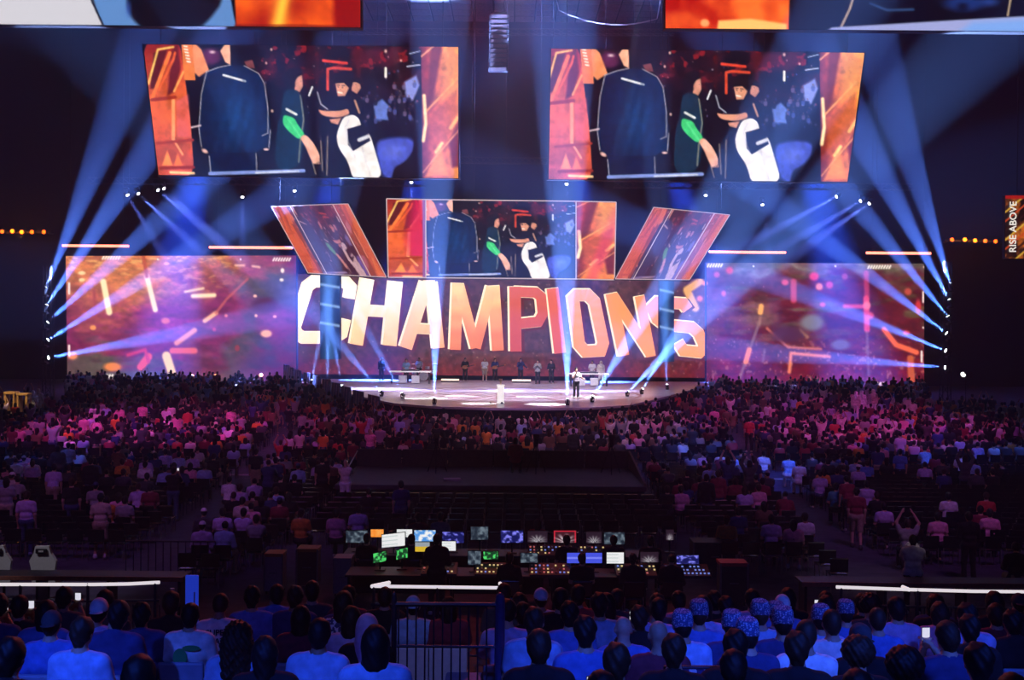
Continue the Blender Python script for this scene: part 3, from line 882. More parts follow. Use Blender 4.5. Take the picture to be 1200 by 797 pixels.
def letter(ch, lay, w_add, dxy, Yd, name, colf):
    V, F, Cc = [], [], []
    for pts, w in LET[ch]:
        for q in stroke_quads(pts, w + w_add):
            nn = 8
            for a in range(nn):
                base = len(V)
                t0, t1 = a / nn, (a + 1) / nn
                for (s_, e_, t) in ((q[0], q[1], t0), (q[0], q[1], t1), (q[3], q[2], t1), (q[3], q[2], t0)):
                    xy = s_ + (e_ - s_) * t + np.array(dxy)
                    V.append(tuple(at(xy[0], xy[1], Yd)))
                    Cc.append(colf(xy))
                F.append((base, base + 3, base + 2, base + 1))
    m = bpy.data.meshes.new(name)
    m.from_pydata(V, [], F)
    ca = m.color_attributes.new('picture', 'FLOAT_COLOR', 'POINT')
    rgba = np.ones((len(V), 4), np.float32)
    rgba[:, :3] = s2l(np.clip(np.array(Cc), 0, 255))
    ca.data.foreach_set('color', rgba.reshape(-1))
    return link(name, m, M_let, wall_t)


for ch in 'CHAMPIONS':
    a, b = np.array(LCOL[ch][0], float), np.array(LCOL[ch][1], float)
    xs = [p[0] for pts, w in LET[ch] for p in pts]
    x0, x1 = min(xs), max(xs)

    def cf(xy, a=a, b=b, x0=x0):
        t = np.clip((xy[1] - 332) / 72 + 0.12 * math.sin(xy[0] * 0.9 + xy[1] * 0.35), 0, 1)
        return a + (b - a) * t
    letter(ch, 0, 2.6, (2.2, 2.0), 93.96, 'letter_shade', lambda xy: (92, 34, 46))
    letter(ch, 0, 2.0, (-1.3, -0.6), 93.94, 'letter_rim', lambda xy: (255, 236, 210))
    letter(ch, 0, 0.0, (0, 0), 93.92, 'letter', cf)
# ------------------------------------------------------------------ rigging: columns, light bars, lamps, trusses
M_lens = mat('lamp_lens_on', (0.8, 0.8, 0.8), 0.2, emit=(0.8, 0.88, 1), strength=22)
M_lens_small = mat('lamp_lens_small', (0.8, 0.8, 0.8), 0.2, emit=(0.75, 0.8, 1), strength=9)
BEAM = (0.2, 0.33, 1.0)


def moving_head_meshes(k=1.0):
    base = MB().rbox(-0.2 * k, 0.2 * k, -0.16 * k, 0.16 * k, 0, 0.14 * k, 0.03 * k)
    yoke = MB().rbox(-0.24 * k, 0.24 * k, -0.07 * k, 0.07 * k, 0.14 * k, 0.2 * k, 0.015 * k)
    yoke.rbox(-0.24 * k, -0.18 * k, -0.07 * k, 0.07 * k, 0.2 * k, 0.52 * k, 0.015 * k)
    yoke.rbox(0.18 * k, 0.24 * k, -0.07 * k, 0.07 * k, 0.2 * k, 0.52 * k, 0.015 * k)
    head = MB().lathe([(0.08 * k, -0.24 * k), (0.13 * k, -0.2 * k), (0.15 * k, 0.0), (0.155 * k, 0.2 * k), (0.16 * k, 0.24 * k), (0.14 * k, 0.26 * k)], 14)
    lens = MB().lathe([(0.132 * k, 0.262 * k), (0.08 * k, 0.275 * k), (0.02 * k, 0.28 * k)], 14)
    return base.mesh('base'), yoke.mesh('yoke'), head.mesh('head'), lens.mesh('lens')


MH = moving_head_meshes(1.0)
MH3 = moving_head_meshes(0.55)


def moving_head(loc, target, label, group, power, size, meshes=MH, lens=None, up=True, color=BEAM, blend=0.35, clamp=False, name='moving_head_lamp'):
    root = thing(name, label, 'stage light', loc, 0, group)
    b = link('base', meshes[0], M_black, root)
    y = link('yoke', meshes[1], M_black, root)
    if not up:
        b.rotation_euler = (math.pi, 0, 0); y.rotation_euler = (math.pi, 0, 0)
    k = 0.55 if meshes is MH3 else 1.0
    pz = 0.42 * k * (1 if up else -1)
    h = link('head', meshes[2], M_black, root)
    h.location = (0, 0, pz)
    p = Vector(loc) + Vector((0, 0, pz))
    d = (Vector(target) - p).normalized()
    h.rotation_euler = d.to_track_quat('Z', 'Y').to_euler()
    l = link('lens', meshes[3], lens or M_lens, h)
    if clamp:
        y.rotation_euler = (0, 0, R(90))
        MB().rbox(-0.06, 0.06, 0.1, 0.62, 0.02, 0.12, 0.01).build('clamp', M_black, root)
    if power > 0:
        spot('lamp_beam', p + d * 0.32 * k, target, power, color, size, blend, 0.09 * k)
    return root


TOWER_P = (4.2e6, 4.2e6, 4e6, 4e6, 3.5e6, 3.2e6)
TOWER_S = (12, 11, 10, 9, 8, 7)
TOWER_Y = (84, 84, 84, 83, 80, 79)
# towers with a column of lamps either side of the LED wall
for side, xpx, ypx, tgts in (('left', 53, (341, 361, 380.5, 400.5, 420), ((150, 95), (212, 120), (262, 190), (350, 215), (400, 355))),
                             ('right', 1113, (336, 355, 374, 393, 412.5, 431), ((1020, 40), (975, 95), (930, 150), (850, 195), (790, 285), (800, 405)))):
    top = at(xpx, ypx[0] - 30, 80)
    cx = top.x
    root = thing('lamp_tower', 'black lattice tower carrying a column of beam lamps at the %s of the LED wall' % side, 'truss', (cx, 80.6, 0))
    g = ground(0, 80.6)
    for sx in (-0.3, 0.3):
        for sy in (-0.3, 0.3):
            MB().tube([(sx, sy, g), (sx, sy, top.z)], 0.035, 6).build('upright', M_black, root)
    br = MB()
    nseg = 12
    for k in range(nseg):
        z0 = g + (top.z - g) * k / nseg; z1 = g + (top.z - g) * (k + 1) / nseg
        for (ax, ay), (bx, by) in (((-0.3, -0.3), (0.3, -0.3)), ((0.3, -0.3), (0.3, 0.3)), ((0.3, 0.3), (-0.3, 0.3)), ((-0.3, 0.3), (-0.3, -0.3))):
            br.tube([(ax, ay, z0), (bx, by, z1)], 0.02, 4)
    o = br.build('brace', M_black, root); o['kind'] = 'stuff'
    for k, (yy, tg) in enumerate(zip(ypx, tgts)):
        xx = xpx + (0 if side == 'left' else (k - 2) * -0.6)
        p = at(xx, yy, 80)
        t = at(tg[0], tg[1], TOWER_Y[k])
        moving_head(p - Vector((0, 0.05, 0.42)), t, '%s beam lamp from the top of the %s lamp tower' % (nth(k + 1), side), 'beam lamps on the %s tower' % side, TOWER_P[k], TOWER_S[k], clamp=True)

# lamps on the stage edge throwing beams up past the lettering
for k, (px, py, Yl, tx, ty, w) in enumerate(((365, 436, 82, 388, 330, 4), (383, 441, 78, 386, 320, 4), (401, 448, 74, 378, 330, 4), (447, 461, 68, 372, 372, 5), (472, 466, 66, 420, 370, 4), (509, 474, 61, 511, 300, 5), (665, 476, 61, 662, 240, 6), (694, 470, 64, 752, 375, 6), (735, 457, 70, 800, 395, 6), (752, 451, 73, 790, 395, 5), (782, 440, 79, 776, 330, 4))):
    p = at(px, py, Yl)
    p.z = STAGE_Z
    moving_head(p, at(tx, ty, Yl - 1.0), '%s floor beam lamp from the left along the stage edge' % nth(k + 1), 'beam lamps along the stage edge', 4.0e6 if k in (5, 6) else (3.0e6 if 6 < k < 10 else 1.2e6), w * 2.0, MH3, color=(0.27, 0.45, 1.0))

# horizontal trusses
def truss(name, label, a, b, w=0.55, n=24):
    a, b = Vector(a), Vector(b)
    root = thing(name, label, 'truss', tuple((a + b) / 2))
    m = (a + b) / 2
    a, b = a - m, b - m
    offs = (Vector((0, -w / 2, 0)), Vector((0, w / 2, 0)), Vector((0, 0, w * 0.85)))
    for o_ in offs:
        MB().tube([a + o_, b + o_], 0.04, 6).build('chord', M_dark, root)
    mb = MB()
    for k in range(n):
        p, q = a + (b - a) * k / n, a + (b - a) * (k + 1) / n
        for i in range(3):
            mb.tube([p + offs[i], q + offs[(i + 1) % 3]], 0.022, 4)
    o = mb.build('lattice', M_dark, root); o['kind'] = 'stuff'
    for t in (0.12, 0.5, 0.88):
        p = a + (b - a) * t
        MB().tube([p, (p.x, p.y, HANG_Z - m.z)], 0.025, 5).build('suspension_cable', M_black, root)
    return root


zt = at(600, 219, 88).z
truss('lighting_truss', 'long black lighting truss over the left half of the LED wall', (-34, 88, zt), (-7, 88, zt), n=40)
truss('lighting_truss', 'long black lighting truss over the right half of the LED wall', (8, 88, zt), (32, 88, zt), n=36)
truss('lighting_truss', 'short dark truss hanging between the two large hanging screens', at(540, 191, 88), at(646, 192, 88), n=14)
truss('lighting_truss', 'long thin truss high behind the hanging screens', at(395, 40, 92), at(790, 41, 92), n=40)
for k, (px, py, tx, ty, pw) in enumerate(((148, 226, 210, 330, 1.2e5), (160, 225, 240, 300, 2e5), (183, 221, 265, 290, 2e5), (190, 219, 280, 300, 1.2e5), (284, 228, 285, 320, 0.7e5), (345, 221, 350, 300, 0.7e5), (482, 211, 482, 290, 1.5e5), (664, 213, 664, 290, 1.5e5), (827, 226, 828, 320, 0.7e5), (893, 237, 905, 330, 0.7e5), (983, 229, 850, 300, 2.6e5), (1011, 234, 900, 300, 2e5), (1021, 237, 930, 300, 2e5))):
    p = at(px, py, 87.9)
    moving_head(p + Vector((0, 0, 0.42)), at(tx, ty, 84), '%s small beam lamp from the left under the lighting trusses' % nth(k + 1), 'beam lamps under the lighting trusses', pw * 3, 8, MH, M_lens_small, up=False, color=(0.3, 0.32, 1.0), blend=0.8, name='hanging_beam_lamp')
# blue wash lamps added unseen behind the hanging screens to turn the haze blue
for (px, py, tx, tw, pw, sz) in ((505, 120, 450, 420, 2.0e6, 17), (250, 110, 190, 400, 3.4e6, 20), (420, 120, 330, 400, 2.2e6, 18), (930, 110, 1000, 405, 3.4e6, 20), (760, 120, 860, 405, 2.2e6, 18), (672, 120, 700, 420, 1.6e6, 15)):
    p = at(px, py, 90.6)
    spot('unseen_blue_wash', p, at(tx, tw, 91), pw, (0.04, 0.13, 1.0), sz, 0.9, 0.3)
# white pools on the stage
for (px, py, s) in ((505, 468, 9), (537, 465, 8), (590, 459, 11), (622, 466, 9), (690, 466, 11), (560, 474, 10), (640, 475, 12), (485, 468, 7)):
    g = atz(px, py, STAGE_Z)
    spot('stage_wash_lamp', (g.x * 1.3, 53, 24), (g.x, g.y + 0.8, g.z), 1.9e5, (1, 0.92, 0.98), s * 0.5, 0.25, 0.1)
spot('stage_fill_lamp', (0, 55, 25), (0, 74, STAGE_Z), 0.9e5, (0.82, 0.72, 1), 44, 0.7, 0.3)

# glowing light bars above the LED wall
M_bar = mat('light_bar_glow', (0.5, 0.3, 0.3), 0.4, emit=(1.0, 0.24, 0.16), strength=3.4)
for k, (x0, x1, y, lab) in enumerate(((73, 151, 288, 'red-white light bar above the left end of the LED wall'), (245, 343, 290, 'red-white light bar beside the left slanted screen'), (831, 921, 295.5, 'red-white light bar beside the right slanted screen'), (1015, 1091, 296.5, 'red-white light bar above the right end of the LED wall'))):
    a, b = at(x0, y, 90), at(x1, y + (0.3), 90)
    root = thing('light_bar', lab, 'light', tuple((a + b) / 2))
    h = (b - a).length / 2
    mb = MB().rbox(-h, h, -0.09, 0.09, -0.1, 0.1, 0.04)
    mb.build('tube', M_bar, root)
    MB().rbox(-h, h, 0.1, 0.22, -0.12, 0.12, 0.03).build('housing', M_black, root)
    for sx in (-h * 0.8, h * 0.8):
        MB().tube([(sx, 0.16, 0.1), (sx, 0.16, HANG_Z - root.location.z)], 0.02, 5).build('suspension_cable', M_black, root)
# amber blinder rows on the side walls
M_amber = mat('amber_lens', (0.8, 0.4, 0.1), 0.3, emit=(1.0, 0.13, 0.005), strength=5)
M_amber2 = mat('amber_lens_dim', (0.8, 0.3, 0.1), 0.3, emit=(1.0, 0.08, 0.004), strength=3.2)
can = MB().lathe([(0.1, -0.2), (0.2, -0.12), (0.22, 0.1), (0.18, 0.12)], 12, M=Matrix.Rotation(R(90), 4, 'X')).mesh('can')
lensm = MB().lathe([(0.17, 0.122), (0.1, 0.15), (0.02, 0.16)], 12, M=Matrix.Rotation(R(90), 4, 'X')).mesh('lens')
for side, xs in (('left', ((3, 271.5), (15, 271), (26, 272), (38, 272), (52, 272))), ('right', ((1115, 281), (1130, 281), (1142, 282), (1154, 282.5), (1166, 283)))):
    pa, pb = at(xs[0][0] - 6, xs[0][1], 96.2), at(xs[-1][0] + 6, xs[-1][1], 96.2)
    bar = MB().rbox(-1, 1, 0, 0.15, -0.1, 0.1, 0.03)
    root = thing('lamp_rail', 'dark wall rail carrying the %s row of amber lamps' % side, 'rail', tuple((pa + pb) / 2 + Vector((0, 0.2, 0))))
    h = (pb - pa).length / 2
    MB().rbox(-h, h, 0, 0.15, -0.1, 0.1, 0.03).build('beam', M_black, root)
    for sx in (-h * 0.8, h * 0.8):
        MB().box(sx - 0.06, sx + 0.06, 0.1, WALL_Y - root.location.y, -0.06, 0.06).build('bracket', M_black, root)
    for k, (px, py) in enumerate(xs):
        r2 = thing('amber_lamp', '%s amber lamp in the row of amber lamps far %s' % (nth(k + 1), side), 'stage light', tuple(at(px, py, 96.24)), 0, 'amber lamps on the %s wall' % side)
        link('can', can, M_black, r2); link('lens', lensm, M_amber if k in (1, 2) else M_amber2, r2)
        p = at(px, py, 95.9)
        l = bpy.data.lights.new('amber_glow', 'POINT'); l.energy = 60 if k in (1, 2) else 25; l.color = (1, 0.25, 0.03); l.shadow_soft_size = 0.15
        lo = bpy.data.objects.new('amber_glow', l); COL.objects.link(lo); lo.location = p - Vector((0, 0.2, 0))

# two hanging blue columns in front of the C and the S
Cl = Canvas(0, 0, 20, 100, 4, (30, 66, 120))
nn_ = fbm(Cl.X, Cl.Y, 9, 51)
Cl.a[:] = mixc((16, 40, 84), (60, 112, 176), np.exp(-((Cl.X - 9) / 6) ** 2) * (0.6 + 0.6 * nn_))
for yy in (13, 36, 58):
    Cl.line([(0, yy - 1), (20, yy + 3)], 3, (150, 186, 236), 2)  # crossing light beams painted on as pale stripes
M_col = screen_mat('column_painted_light', 0.9)  # emission stands for the blue light falling on the columns
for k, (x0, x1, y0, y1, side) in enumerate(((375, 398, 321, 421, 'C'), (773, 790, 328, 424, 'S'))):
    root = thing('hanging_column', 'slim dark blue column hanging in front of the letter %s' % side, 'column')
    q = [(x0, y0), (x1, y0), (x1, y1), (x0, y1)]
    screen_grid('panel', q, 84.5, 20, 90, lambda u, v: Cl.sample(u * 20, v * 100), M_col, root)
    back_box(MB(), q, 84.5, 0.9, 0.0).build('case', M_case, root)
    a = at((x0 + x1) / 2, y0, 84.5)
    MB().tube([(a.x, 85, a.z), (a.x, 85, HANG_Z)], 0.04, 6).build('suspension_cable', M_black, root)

# line array of speakers hanging in the middle
root = thing('line_array', 'dark column of stacked speakers hanging between the hanging screens', 'speaker', tuple(at(585, 18, 86)))
for k in range(12):
    o = MB().rbox(-0.75, 0.75, -0.4, 0.4, -0.36, 0, 0.05).build('speaker_box', M_dark, root)
    o.location = (0, -0.012 * k * k, -0.4 * k); o.rotation_euler = (R(k * 0.8), 0, 0)
    gr = MB().box(-0.6, 0.6, -0.42, -0.4, -0.31, -0.05).build('grille', mat('speaker_grille', (0.1, 0.07, 0.07), 0.6, noise=0.6, nscale=40), o)
MB().box(-0.6, 0.6, -0.3, 0.3, 0.05, 0.2).build('bumper', M_black, root)
for sx in (-0.4, 0.4):
    MB().tube([(sx, 0, 0.1), (sx, 0, HANG_Z - root.location.z)], 0.03, 5).build('suspension_cable', M_black, root)
# slack cable under the roof
pts = [at(655 + 115 * t, 12 + 46 * t * (1 - t) * 1.0 + 10 * t, 90) for t in np.linspace(0, 1, 14)]
pts = [Vector((pts[0].x - 0.3, 90, HANG_Z))] + pts + [Vector((pts[-1].x + 0.3, 90, HANG_Z))]
tag(MB().tube(pts, 0.05, 6).build('hanging_cable', mat('pale_cable', (0.5, 0.5, 0.5), 0.6, noise=0.1)), 'pale slack cable sagging under the roof panels', 'cable')

# RISE ABOVE ribbon banner at the far right
qb = [(1178, 229), (1206, 229), (1206, 303), (1178, 303)]
Bn = Canvas(0, 0, 30, 75, 4, (24, 14, 12))
bn = fbm(Bn.X + Bn.Y, Bn.X - Bn.Y * 0.6, 12, 61)
Bn.a[:] = mixc((30, 14, 12), (230, 120, 40), np.clip((bn - 0.48) * 4, 0, 1))
for k in range(7):
    Bn.line([(0, 20 + k * 11), (30, -4 + k * 11)], 2.2, [(240, 190, 70), (220, 80, 40), (60, 24, 16)][k % 3], 1.5)
Bn.poly([(0, 0), (30, 0), (30, 4), (0, 4)], (190, 30, 26), 1)
root = thing('vertical_banner', 'tall fiery banner screen reading RISE ABOVE at the far right', 'banner')
screen_grid('picture', qb, 70, 60, 150, lambda u, v: Bn.sample(u * 30, v * 75), screen_mat('banner_screen', 0.75), root)
back_box(MB(), qb, 70, 0.4, 0.02).build('case', M_case, root)
tc = bpy.data.curves.new('lettering', 'FONT')
tc.body = 'RISE ABOVE'
tc.align_x = 'CENTER'; tc.align_y = 'CENTER'
tc.size = 0.62
tc.offset = 0.008
to = bpy.data.objects.new('lettering', tc)
COL.objects.link(to)
to.parent = root
to.location = at(1187.5, 266, 69.9)
to.rotation_euler = Euler((R(90), R(-90), 0), 'XYZ')
tm = mat('white_lettering', (0.8, 0.8, 0.8), 0.5, emit=(0.95, 0.92, 0.9), strength=1.0)
me_ = bpy.data.meshes.new_from_object(to.evaluated_get(bpy.context.evaluated_depsgraph_get()))
loc_, rot_ = to.location.copy(), to.rotation_euler.copy()
bpy.data.objects.remove(to)
me_.materials.clear()
to = link('lettering', me_, tm, root, loc=loc_)
to.rotation_euler = rot_
a = at(1192, 229, 70.2)
MB().tube([(a.x, 70.2, a.z), (a.x, 70.2, HANG_Z)], 0.04, 6).build('suspension_cable', M_black, root)
# ------------------------------------------------------------------ people: smooth blended bodies meshed from distance fields
def surface_nets(F, org, h):
    """mesh of the zero level of F (grid spacing h, origin org)"""
    S = F < 0
    nx, ny, nz = F.shape
    cs = np.zeros((nx - 1, ny - 1, nz - 1), int)
    for a in (0, 1):
        for b in (0, 1):
            for c in (0, 1):
                cs += S[a:nx - 1 + a, b:ny - 1 + b, c:nz - 1 + c]
    act = (cs > 0) & (cs < 8)
    idx = -np.ones(act.shape, int)
    ii = np.argwhere(act)
    idx[act] = np.arange(len(ii))
    acc = np.zeros((len(ii), 3)); cnt = np.zeros(len(ii))
    corners = [np.array(c) for c in ((0, 0, 0), (1, 0, 0), (0, 1, 0), (1, 1, 0), (0, 0, 1), (1, 0, 1), (0, 1, 1), (1, 1, 1))]
    for i in range(8):
        for ax in range(3):
            if corners[i][ax] == 0:
                c2 = corners[i].copy(); c2[ax] = 1
                p = ii + corners[i]; q = ii + c2
                fa, fb = F[p[:, 0], p[:, 1], p[:, 2]], F[q[:, 0], q[:, 1], q[:, 2]]
                m = (fa < 0) != (fb < 0)
                t = fa[m] / (fa[m] - fb[m])
                acc[m] += corners[i] + t[:, None] * (c2 - corners[i]); cnt[m] += 1
    V = org + h * (ii + acc / np.maximum(cnt, 1)[:, None])
    faces = []
    for ax in range(3):
        o1, o2 = (ax + 1) % 3, (ax + 2) % 3
        sl = [slice(1, -1)] * 3; sl2 = [slice(1, -1)] * 3
        sl[ax] = slice(0, -1); sl2[ax] = slice(1, None)
        a, b = S[tuple(sl)], S[tuple(sl2)]
        for flip, m in ((False, a & ~b), (True, ~a & b)):
            e = np.argwhere(m)
            if not len(e): continue
            e[:, o1] += 1; e[:, o2] += 1
            def cell(d1, d2):
                c = e.copy(); c[:, o1] -= d1; c[:, o2] -= d2
                return idx[c[:, 0], c[:, 1], c[:, 2]]
            q = np.stack([cell(0, 0), cell(1, 0), cell(1, 1), cell(0, 1)], 1)
            faces.append(q[:, ::-1] if flip else q)
    return V, np.concatenate(faces) if faces else np.zeros((0, 4), int)


class SDF:
    def __init__(self, lo, hi, h):
        self.h = h
        self.lo = np.array(lo, float)
        n = np.ceil((np.array(hi) - self.lo) / h).astype(int) + 1
        self.ax = [self.lo[k] + h * np.arange(n[k]) for k in range(3)]
        self.F = np.full(n, 1.0)

    def _win(self, lo, hi):
        s = []
        for k in range(3):
            a = max(0, int((lo[k] - self.lo[k]) / self.h) - 1); b = min(len(self.ax[k]), int((hi[k] - self.lo[k]) / self.h) + 3)
            s.append(slice(a, max(a, b)))
        return tuple(s)

    def _pts(self, w):
        return np.meshgrid(self.ax[0][w[0]], self.ax[1][w[1]], self.ax[2][w[2]], indexing='ij')

    def _put(self, w, d, k, cut):
        f = self.F[w]
        if cut:
            self.F[w] = np.maximum(f, -d)
        elif k <= 0:
            self.F[w] = np.minimum(f, d)
        else:
            hh = np.clip(0.5 + 0.5 * (f - d) / k, 0, 1)
            self.F[w] = f + (d - f) * hh - k * hh * (1 - hh)

    def cap(self, a, b, ra, rb, k=0.03, cut=False):
        a, b = np.array(a, float), np.array(b, float)
        m = max(ra, rb) + max(k, 0) + 2 * self.h
        w = self._win(np.minimum(a, b) - m, np.maximum(a, b) + m)
        X, Y, Z = self._pts(w)
        if X.size == 0: return self
        ab = b - a
        L = max(1e-9, ab @ ab)
        t = np.clip(((X - a[0]) * ab[0] + (Y - a[1]) * ab[1] + (Z - a[2]) * ab[2]) / L, 0, 1)
        d = np.sqrt((X - a[0] - t * ab[0]) ** 2 + (Y - a[1] - t * ab[1]) ** 2 + (Z - a[2] - t * ab[2]) ** 2) - (ra + (rb - ra) * t)
        self._put(w, d, k, cut)
        return self

    def ell(self, c, r, k=0.03, cut=False, M=None):
        c, r = np.array(c, float), np.array(r, float)
        m = r.max() + max(k, 0) + 2 * self.h
        w = self._win(c - m, c + m)
        X, Y, Z = self._pts(w)
        if X.size == 0: return self
        P = np.stack([X - c[0], Y - c[1], Z - c[2]], -1)
        if M is not None:
            P = P @ np.array(M)  # world -> local for an orthonormal M with local axes in its columns
        q = np.linalg.norm(P / r, axis=-1)
        g = np.linalg.norm(P / (r * r), axis=-1)
        d = q * (q - 1) / np.maximum(g, 1e-6)
        d = np.where(q < 1e-4, -r.min(), d)
        self._put(w, d, k, cut)
        return self

    def clip_plane(self, p, n):
        """keep only the side the normal points away from"""
        X, Y, Z = self._pts((slice(None),) * 3)
        n = np.array(n, float); n /= np.linalg.norm(n)
        self.F = np.maximum(self.F, (X - p[0]) * n[0] + (Y - p[1]) * n[1] + (Z - p[2]) * n[2])
        return self

    def noise(self, amp, sc):
        X, Y, Z = self._pts((slice(None),) * 3)
        self.F = self.F + amp * (np.sin(X * sc) * np.sin(Y * sc * 1.1 + 1) * np.sin(Z * sc * 0.9 + 2) + 0.5 * np.sin(X * sc * 2.1 + Z * sc * 1.3))
        return self

    def arrays(self):
        return surface_nets(self.F, self.lo, self.h)


def np_mesh(name, V, Fq, smooth=True):
    m = bpy.data.meshes.new(name)
    m.vertices.add(len(V)); m.vertices.foreach_set('co', np.asarray(V, np.float32).reshape(-1))
    m.loops.add(Fq.size); m.loops.foreach_set('vertex_index', np.asarray(Fq, np.int32).reshape(-1))
    m.polygons.add(len(Fq)); m.polygons.foreach_set('loop_start', (np.arange(len(Fq)) * 4).astype(np.int32))
    if smooth: m.polygons.foreach_set('use_smooth', np.ones(len(Fq), bool))
    m.update(calc_edges=True)
    return m


def lerp(a, b, t):
    return tuple(a[i] + (b[i] - a[i]) * t for i in range(3))


def pose(kind):
    """joints of a figure that faces +Y, standing or seated with its origin on the ground under the hips"""
    st = not kind.startswith('sit')
    J = {}
    if st:
        hz = 0.93
        J['hipL'], J['hipR'] = (-0.09, 0, hz), (0.09, 0, hz)
        J['kneeL'], J['kneeR'] = (-0.115, 0.03, 0.5), (0.105, 0.02, 0.5)
        J['ankL'], J['ankR'] = (-0.13, -0.02, 0.08), (0.12, -0.01, 0.08)
        lean, px = 0.0, 0.0
        if kind == 'stand_step':
            J['kneeL'], J['ankL'] = (-0.1, 0.14, 0.52), (-0.11, 0.12, 0.08)
            J['kneeR'], J['ankR'] = (0.1, -0.04, 0.5), (0.11, -0.22, 0.1)
        if kind == 'stand_lean': lean = 0.3
    else:
        hz = 0.56
        J['hipL'], J['hipR'] = (-0.095, 0, hz), (0.095, 0, hz)
        sp = 0.15 if kind != 'sit_lean' else 0.2
        J['kneeL'], J['kneeR'] = (-sp, 0.43, 0.54), (sp, 0.42, 0.54)
        J['ankL'], J['ankR'] = (-sp, 0.40, 0.08), (sp, 0.36, 0.08)
        lean = {'sit': -0.03, 'sit_lean': 0.3, 'sit_phone': 0.03, 'sit_up': 0.0, 'sit_turn': 0.05, 'sit_slouch': 0.12}.get(kind, 0.0)
    u = Vector((0, math.sin(lean), math.cos(lean)))
    hip = Vector((0, 0, hz))
    q = lambda x, y, l: tuple(hip + u * l + Vector((x, y * math.cos(lean), -y * math.sin(lean))))
    J['waist'] = q(0, 0, 0.17); J['chest'] = q(0, 0.01, 0.36); J['top'] = q(0, -0.01, 0.48); J['neck'] = q(0, 0.0, 0.57)
    J['shL'], J['shR'] = q(-0.185, -0.01, 0.475), q(0.185, -0.01, 0.475)
    hn = 0.035 if kind != 'sit_lean' else 0.06
    J['head'] = tuple(Vector(J['neck']) + Vector((0, hn, 0.135)))
    if kind == 'sit_turn': J['head'] = tuple(Vector(J['neck']) + Vector((0.03, 0.03, 0.135)))
    S = lambda s, x, y, z: (s * x, y, z)
    for s, n in ((-1, 'L'), (1, 'R')):
        sx, sy, sz = J['sh' + n]
        if kind in ('sit', 'sit_turn', 'sit_slouch'):
            e, w = (sx + s * 0.06, sy + 0.05, sz - 0.27), (sx - s * 0.02, sy + 0.27, sz - 0.36)
        elif kind == 'sit_lean':
            e, w = (sx + s * 0.07, sy + 0.1, sz - 0.26), (sx - s * 0.05, sy + 0.3, sz - 0.32)
        elif kind in ('sit_phone', 'stand_phone'):
            e, w = (sx + s * 0.03, sy + 0.2, sz - 0.2), (s * 0.05, sy + 0.36, sz + 0.04)
            if kind == 'stand_phone': e, w = (sx + s * 0.03, sy + 0.2, sz - 0.14), (s * 0.06, sy + 0.38, sz + 0.1)
        elif kind in ('sit_up', 'stand_up'):
            e, w = (sx + s * 0.1, sy + 0.08, sz + 0.24), (sx - s * 0.03, sy + 0.14, sz + 0.48)
        elif kind == 'stand_fold':
            e, w = (sx + s * 0.06, sy + 0.04, sz - 0.28), (s * -0.02, sy + 0.2, sz - 0.24)
        elif kind == 'stand_play':
            e, w = (sx + s * 0.08, sy + 0.02, sz - 0.27), (s * (0.16 if s < 0 else 0.06), sy + 0.22, sz - (0.22 if s < 0 else 0.36))
        elif kind == 'stand_keys':
            e, w = (sx + s * 0.07, sy + 0.04, sz - 0.27), (sx - s * 0.02, sy + 0.29, sz - 0.34)
        elif kind == 'stand_mic':
            e, w = ((sx + s * 0.05, sy + 0.14, sz - 0.24), (sx - s * 0.11, sy + 0.2, sz + 0.02)) if s > 0 else ((sx + s * 0.14, sy, sz - 0.22), (sx + s * 0.3, sy + 0.12, sz - 0.34))
        elif kind == 'stand_clap':
            e, w = (sx + s * 0.06, sy + 0.14, sz - 0.23), (s * 0.05, sy + 0.32, sz - 0.06)
        else:
            e, w = (sx + s * 0.05, sy - 0.02, sz - 0.29), (sx + s * 0.04, sy + 0.05, sz - 0.54)
        J['elb' + n], J['wri' + n] = e, w
    J['kind'] = kind
    return J


def bounds(J, m=0.24):
    P = np.array([v for k, v in J.items() if k != 'kind'])
    lo, hi = P.min(0) - m, P.max(0) + m
    lo[2] = -0.03
    return lo, hi


def torso(s, J, g, k=0.05):
    s.cap(lerp(J['hipL'], J['hipR'], -0.05), lerp(J['hipL'], J['hipR'], 1.05), 0.105 + g, 0.105 + g, k)
    w, c, t = J['waist'], J['chest'], J['top']
    s.cap((w[0] - 0.065, w[1], w[2]), (w[0] + 0.065, w[1], w[2]), 0.1 + g, 0.1 + g, k)
    s.cap((c[0] - 0.085, c[1], c[2]), (c[0] + 0.085, c[1], c[2]), 0.112 + g, 0.112 + g, k)
    s.cap(lerp(J['shL'], J['shR'], 0.1), lerp(J['shL'], J['shR'], 0.9), 0.07 + g, 0.07 + g, k)
    s.cap((t[0], t[1], t[2] - 0.02), (t[0], t[1], t[2] + 0.01), 0.085 + g, 0.08 + g, k)
    nk = J['neck']
    for n in 'LR': s.cap((nk[0], nk[1] - 0.01, nk[2] - 0.035), lerp(nk, J['sh' + n], 0.75), 0.05 + g * 0.7, 0.05 + g * 0.7, 0.04)


def arm_upper(s, J, n, g, k=0.04, t=1.0):
    s.cap(J['sh' + n], lerp(J['sh' + n], J['elb' + n], t), 0.056 + g, 0.056 - 0.014 * t + g, k)


def legs(s, J, g, k=0.04, calf=True):
    for n in 'LR':
        s.cap(J['hip' + n], J['knee' + n], 0.088 + g, 0.058 + g, k)
        if calf: s.cap(J['knee' + n], J['ank' + n], 0.056 + g, 0.04 + g, k)


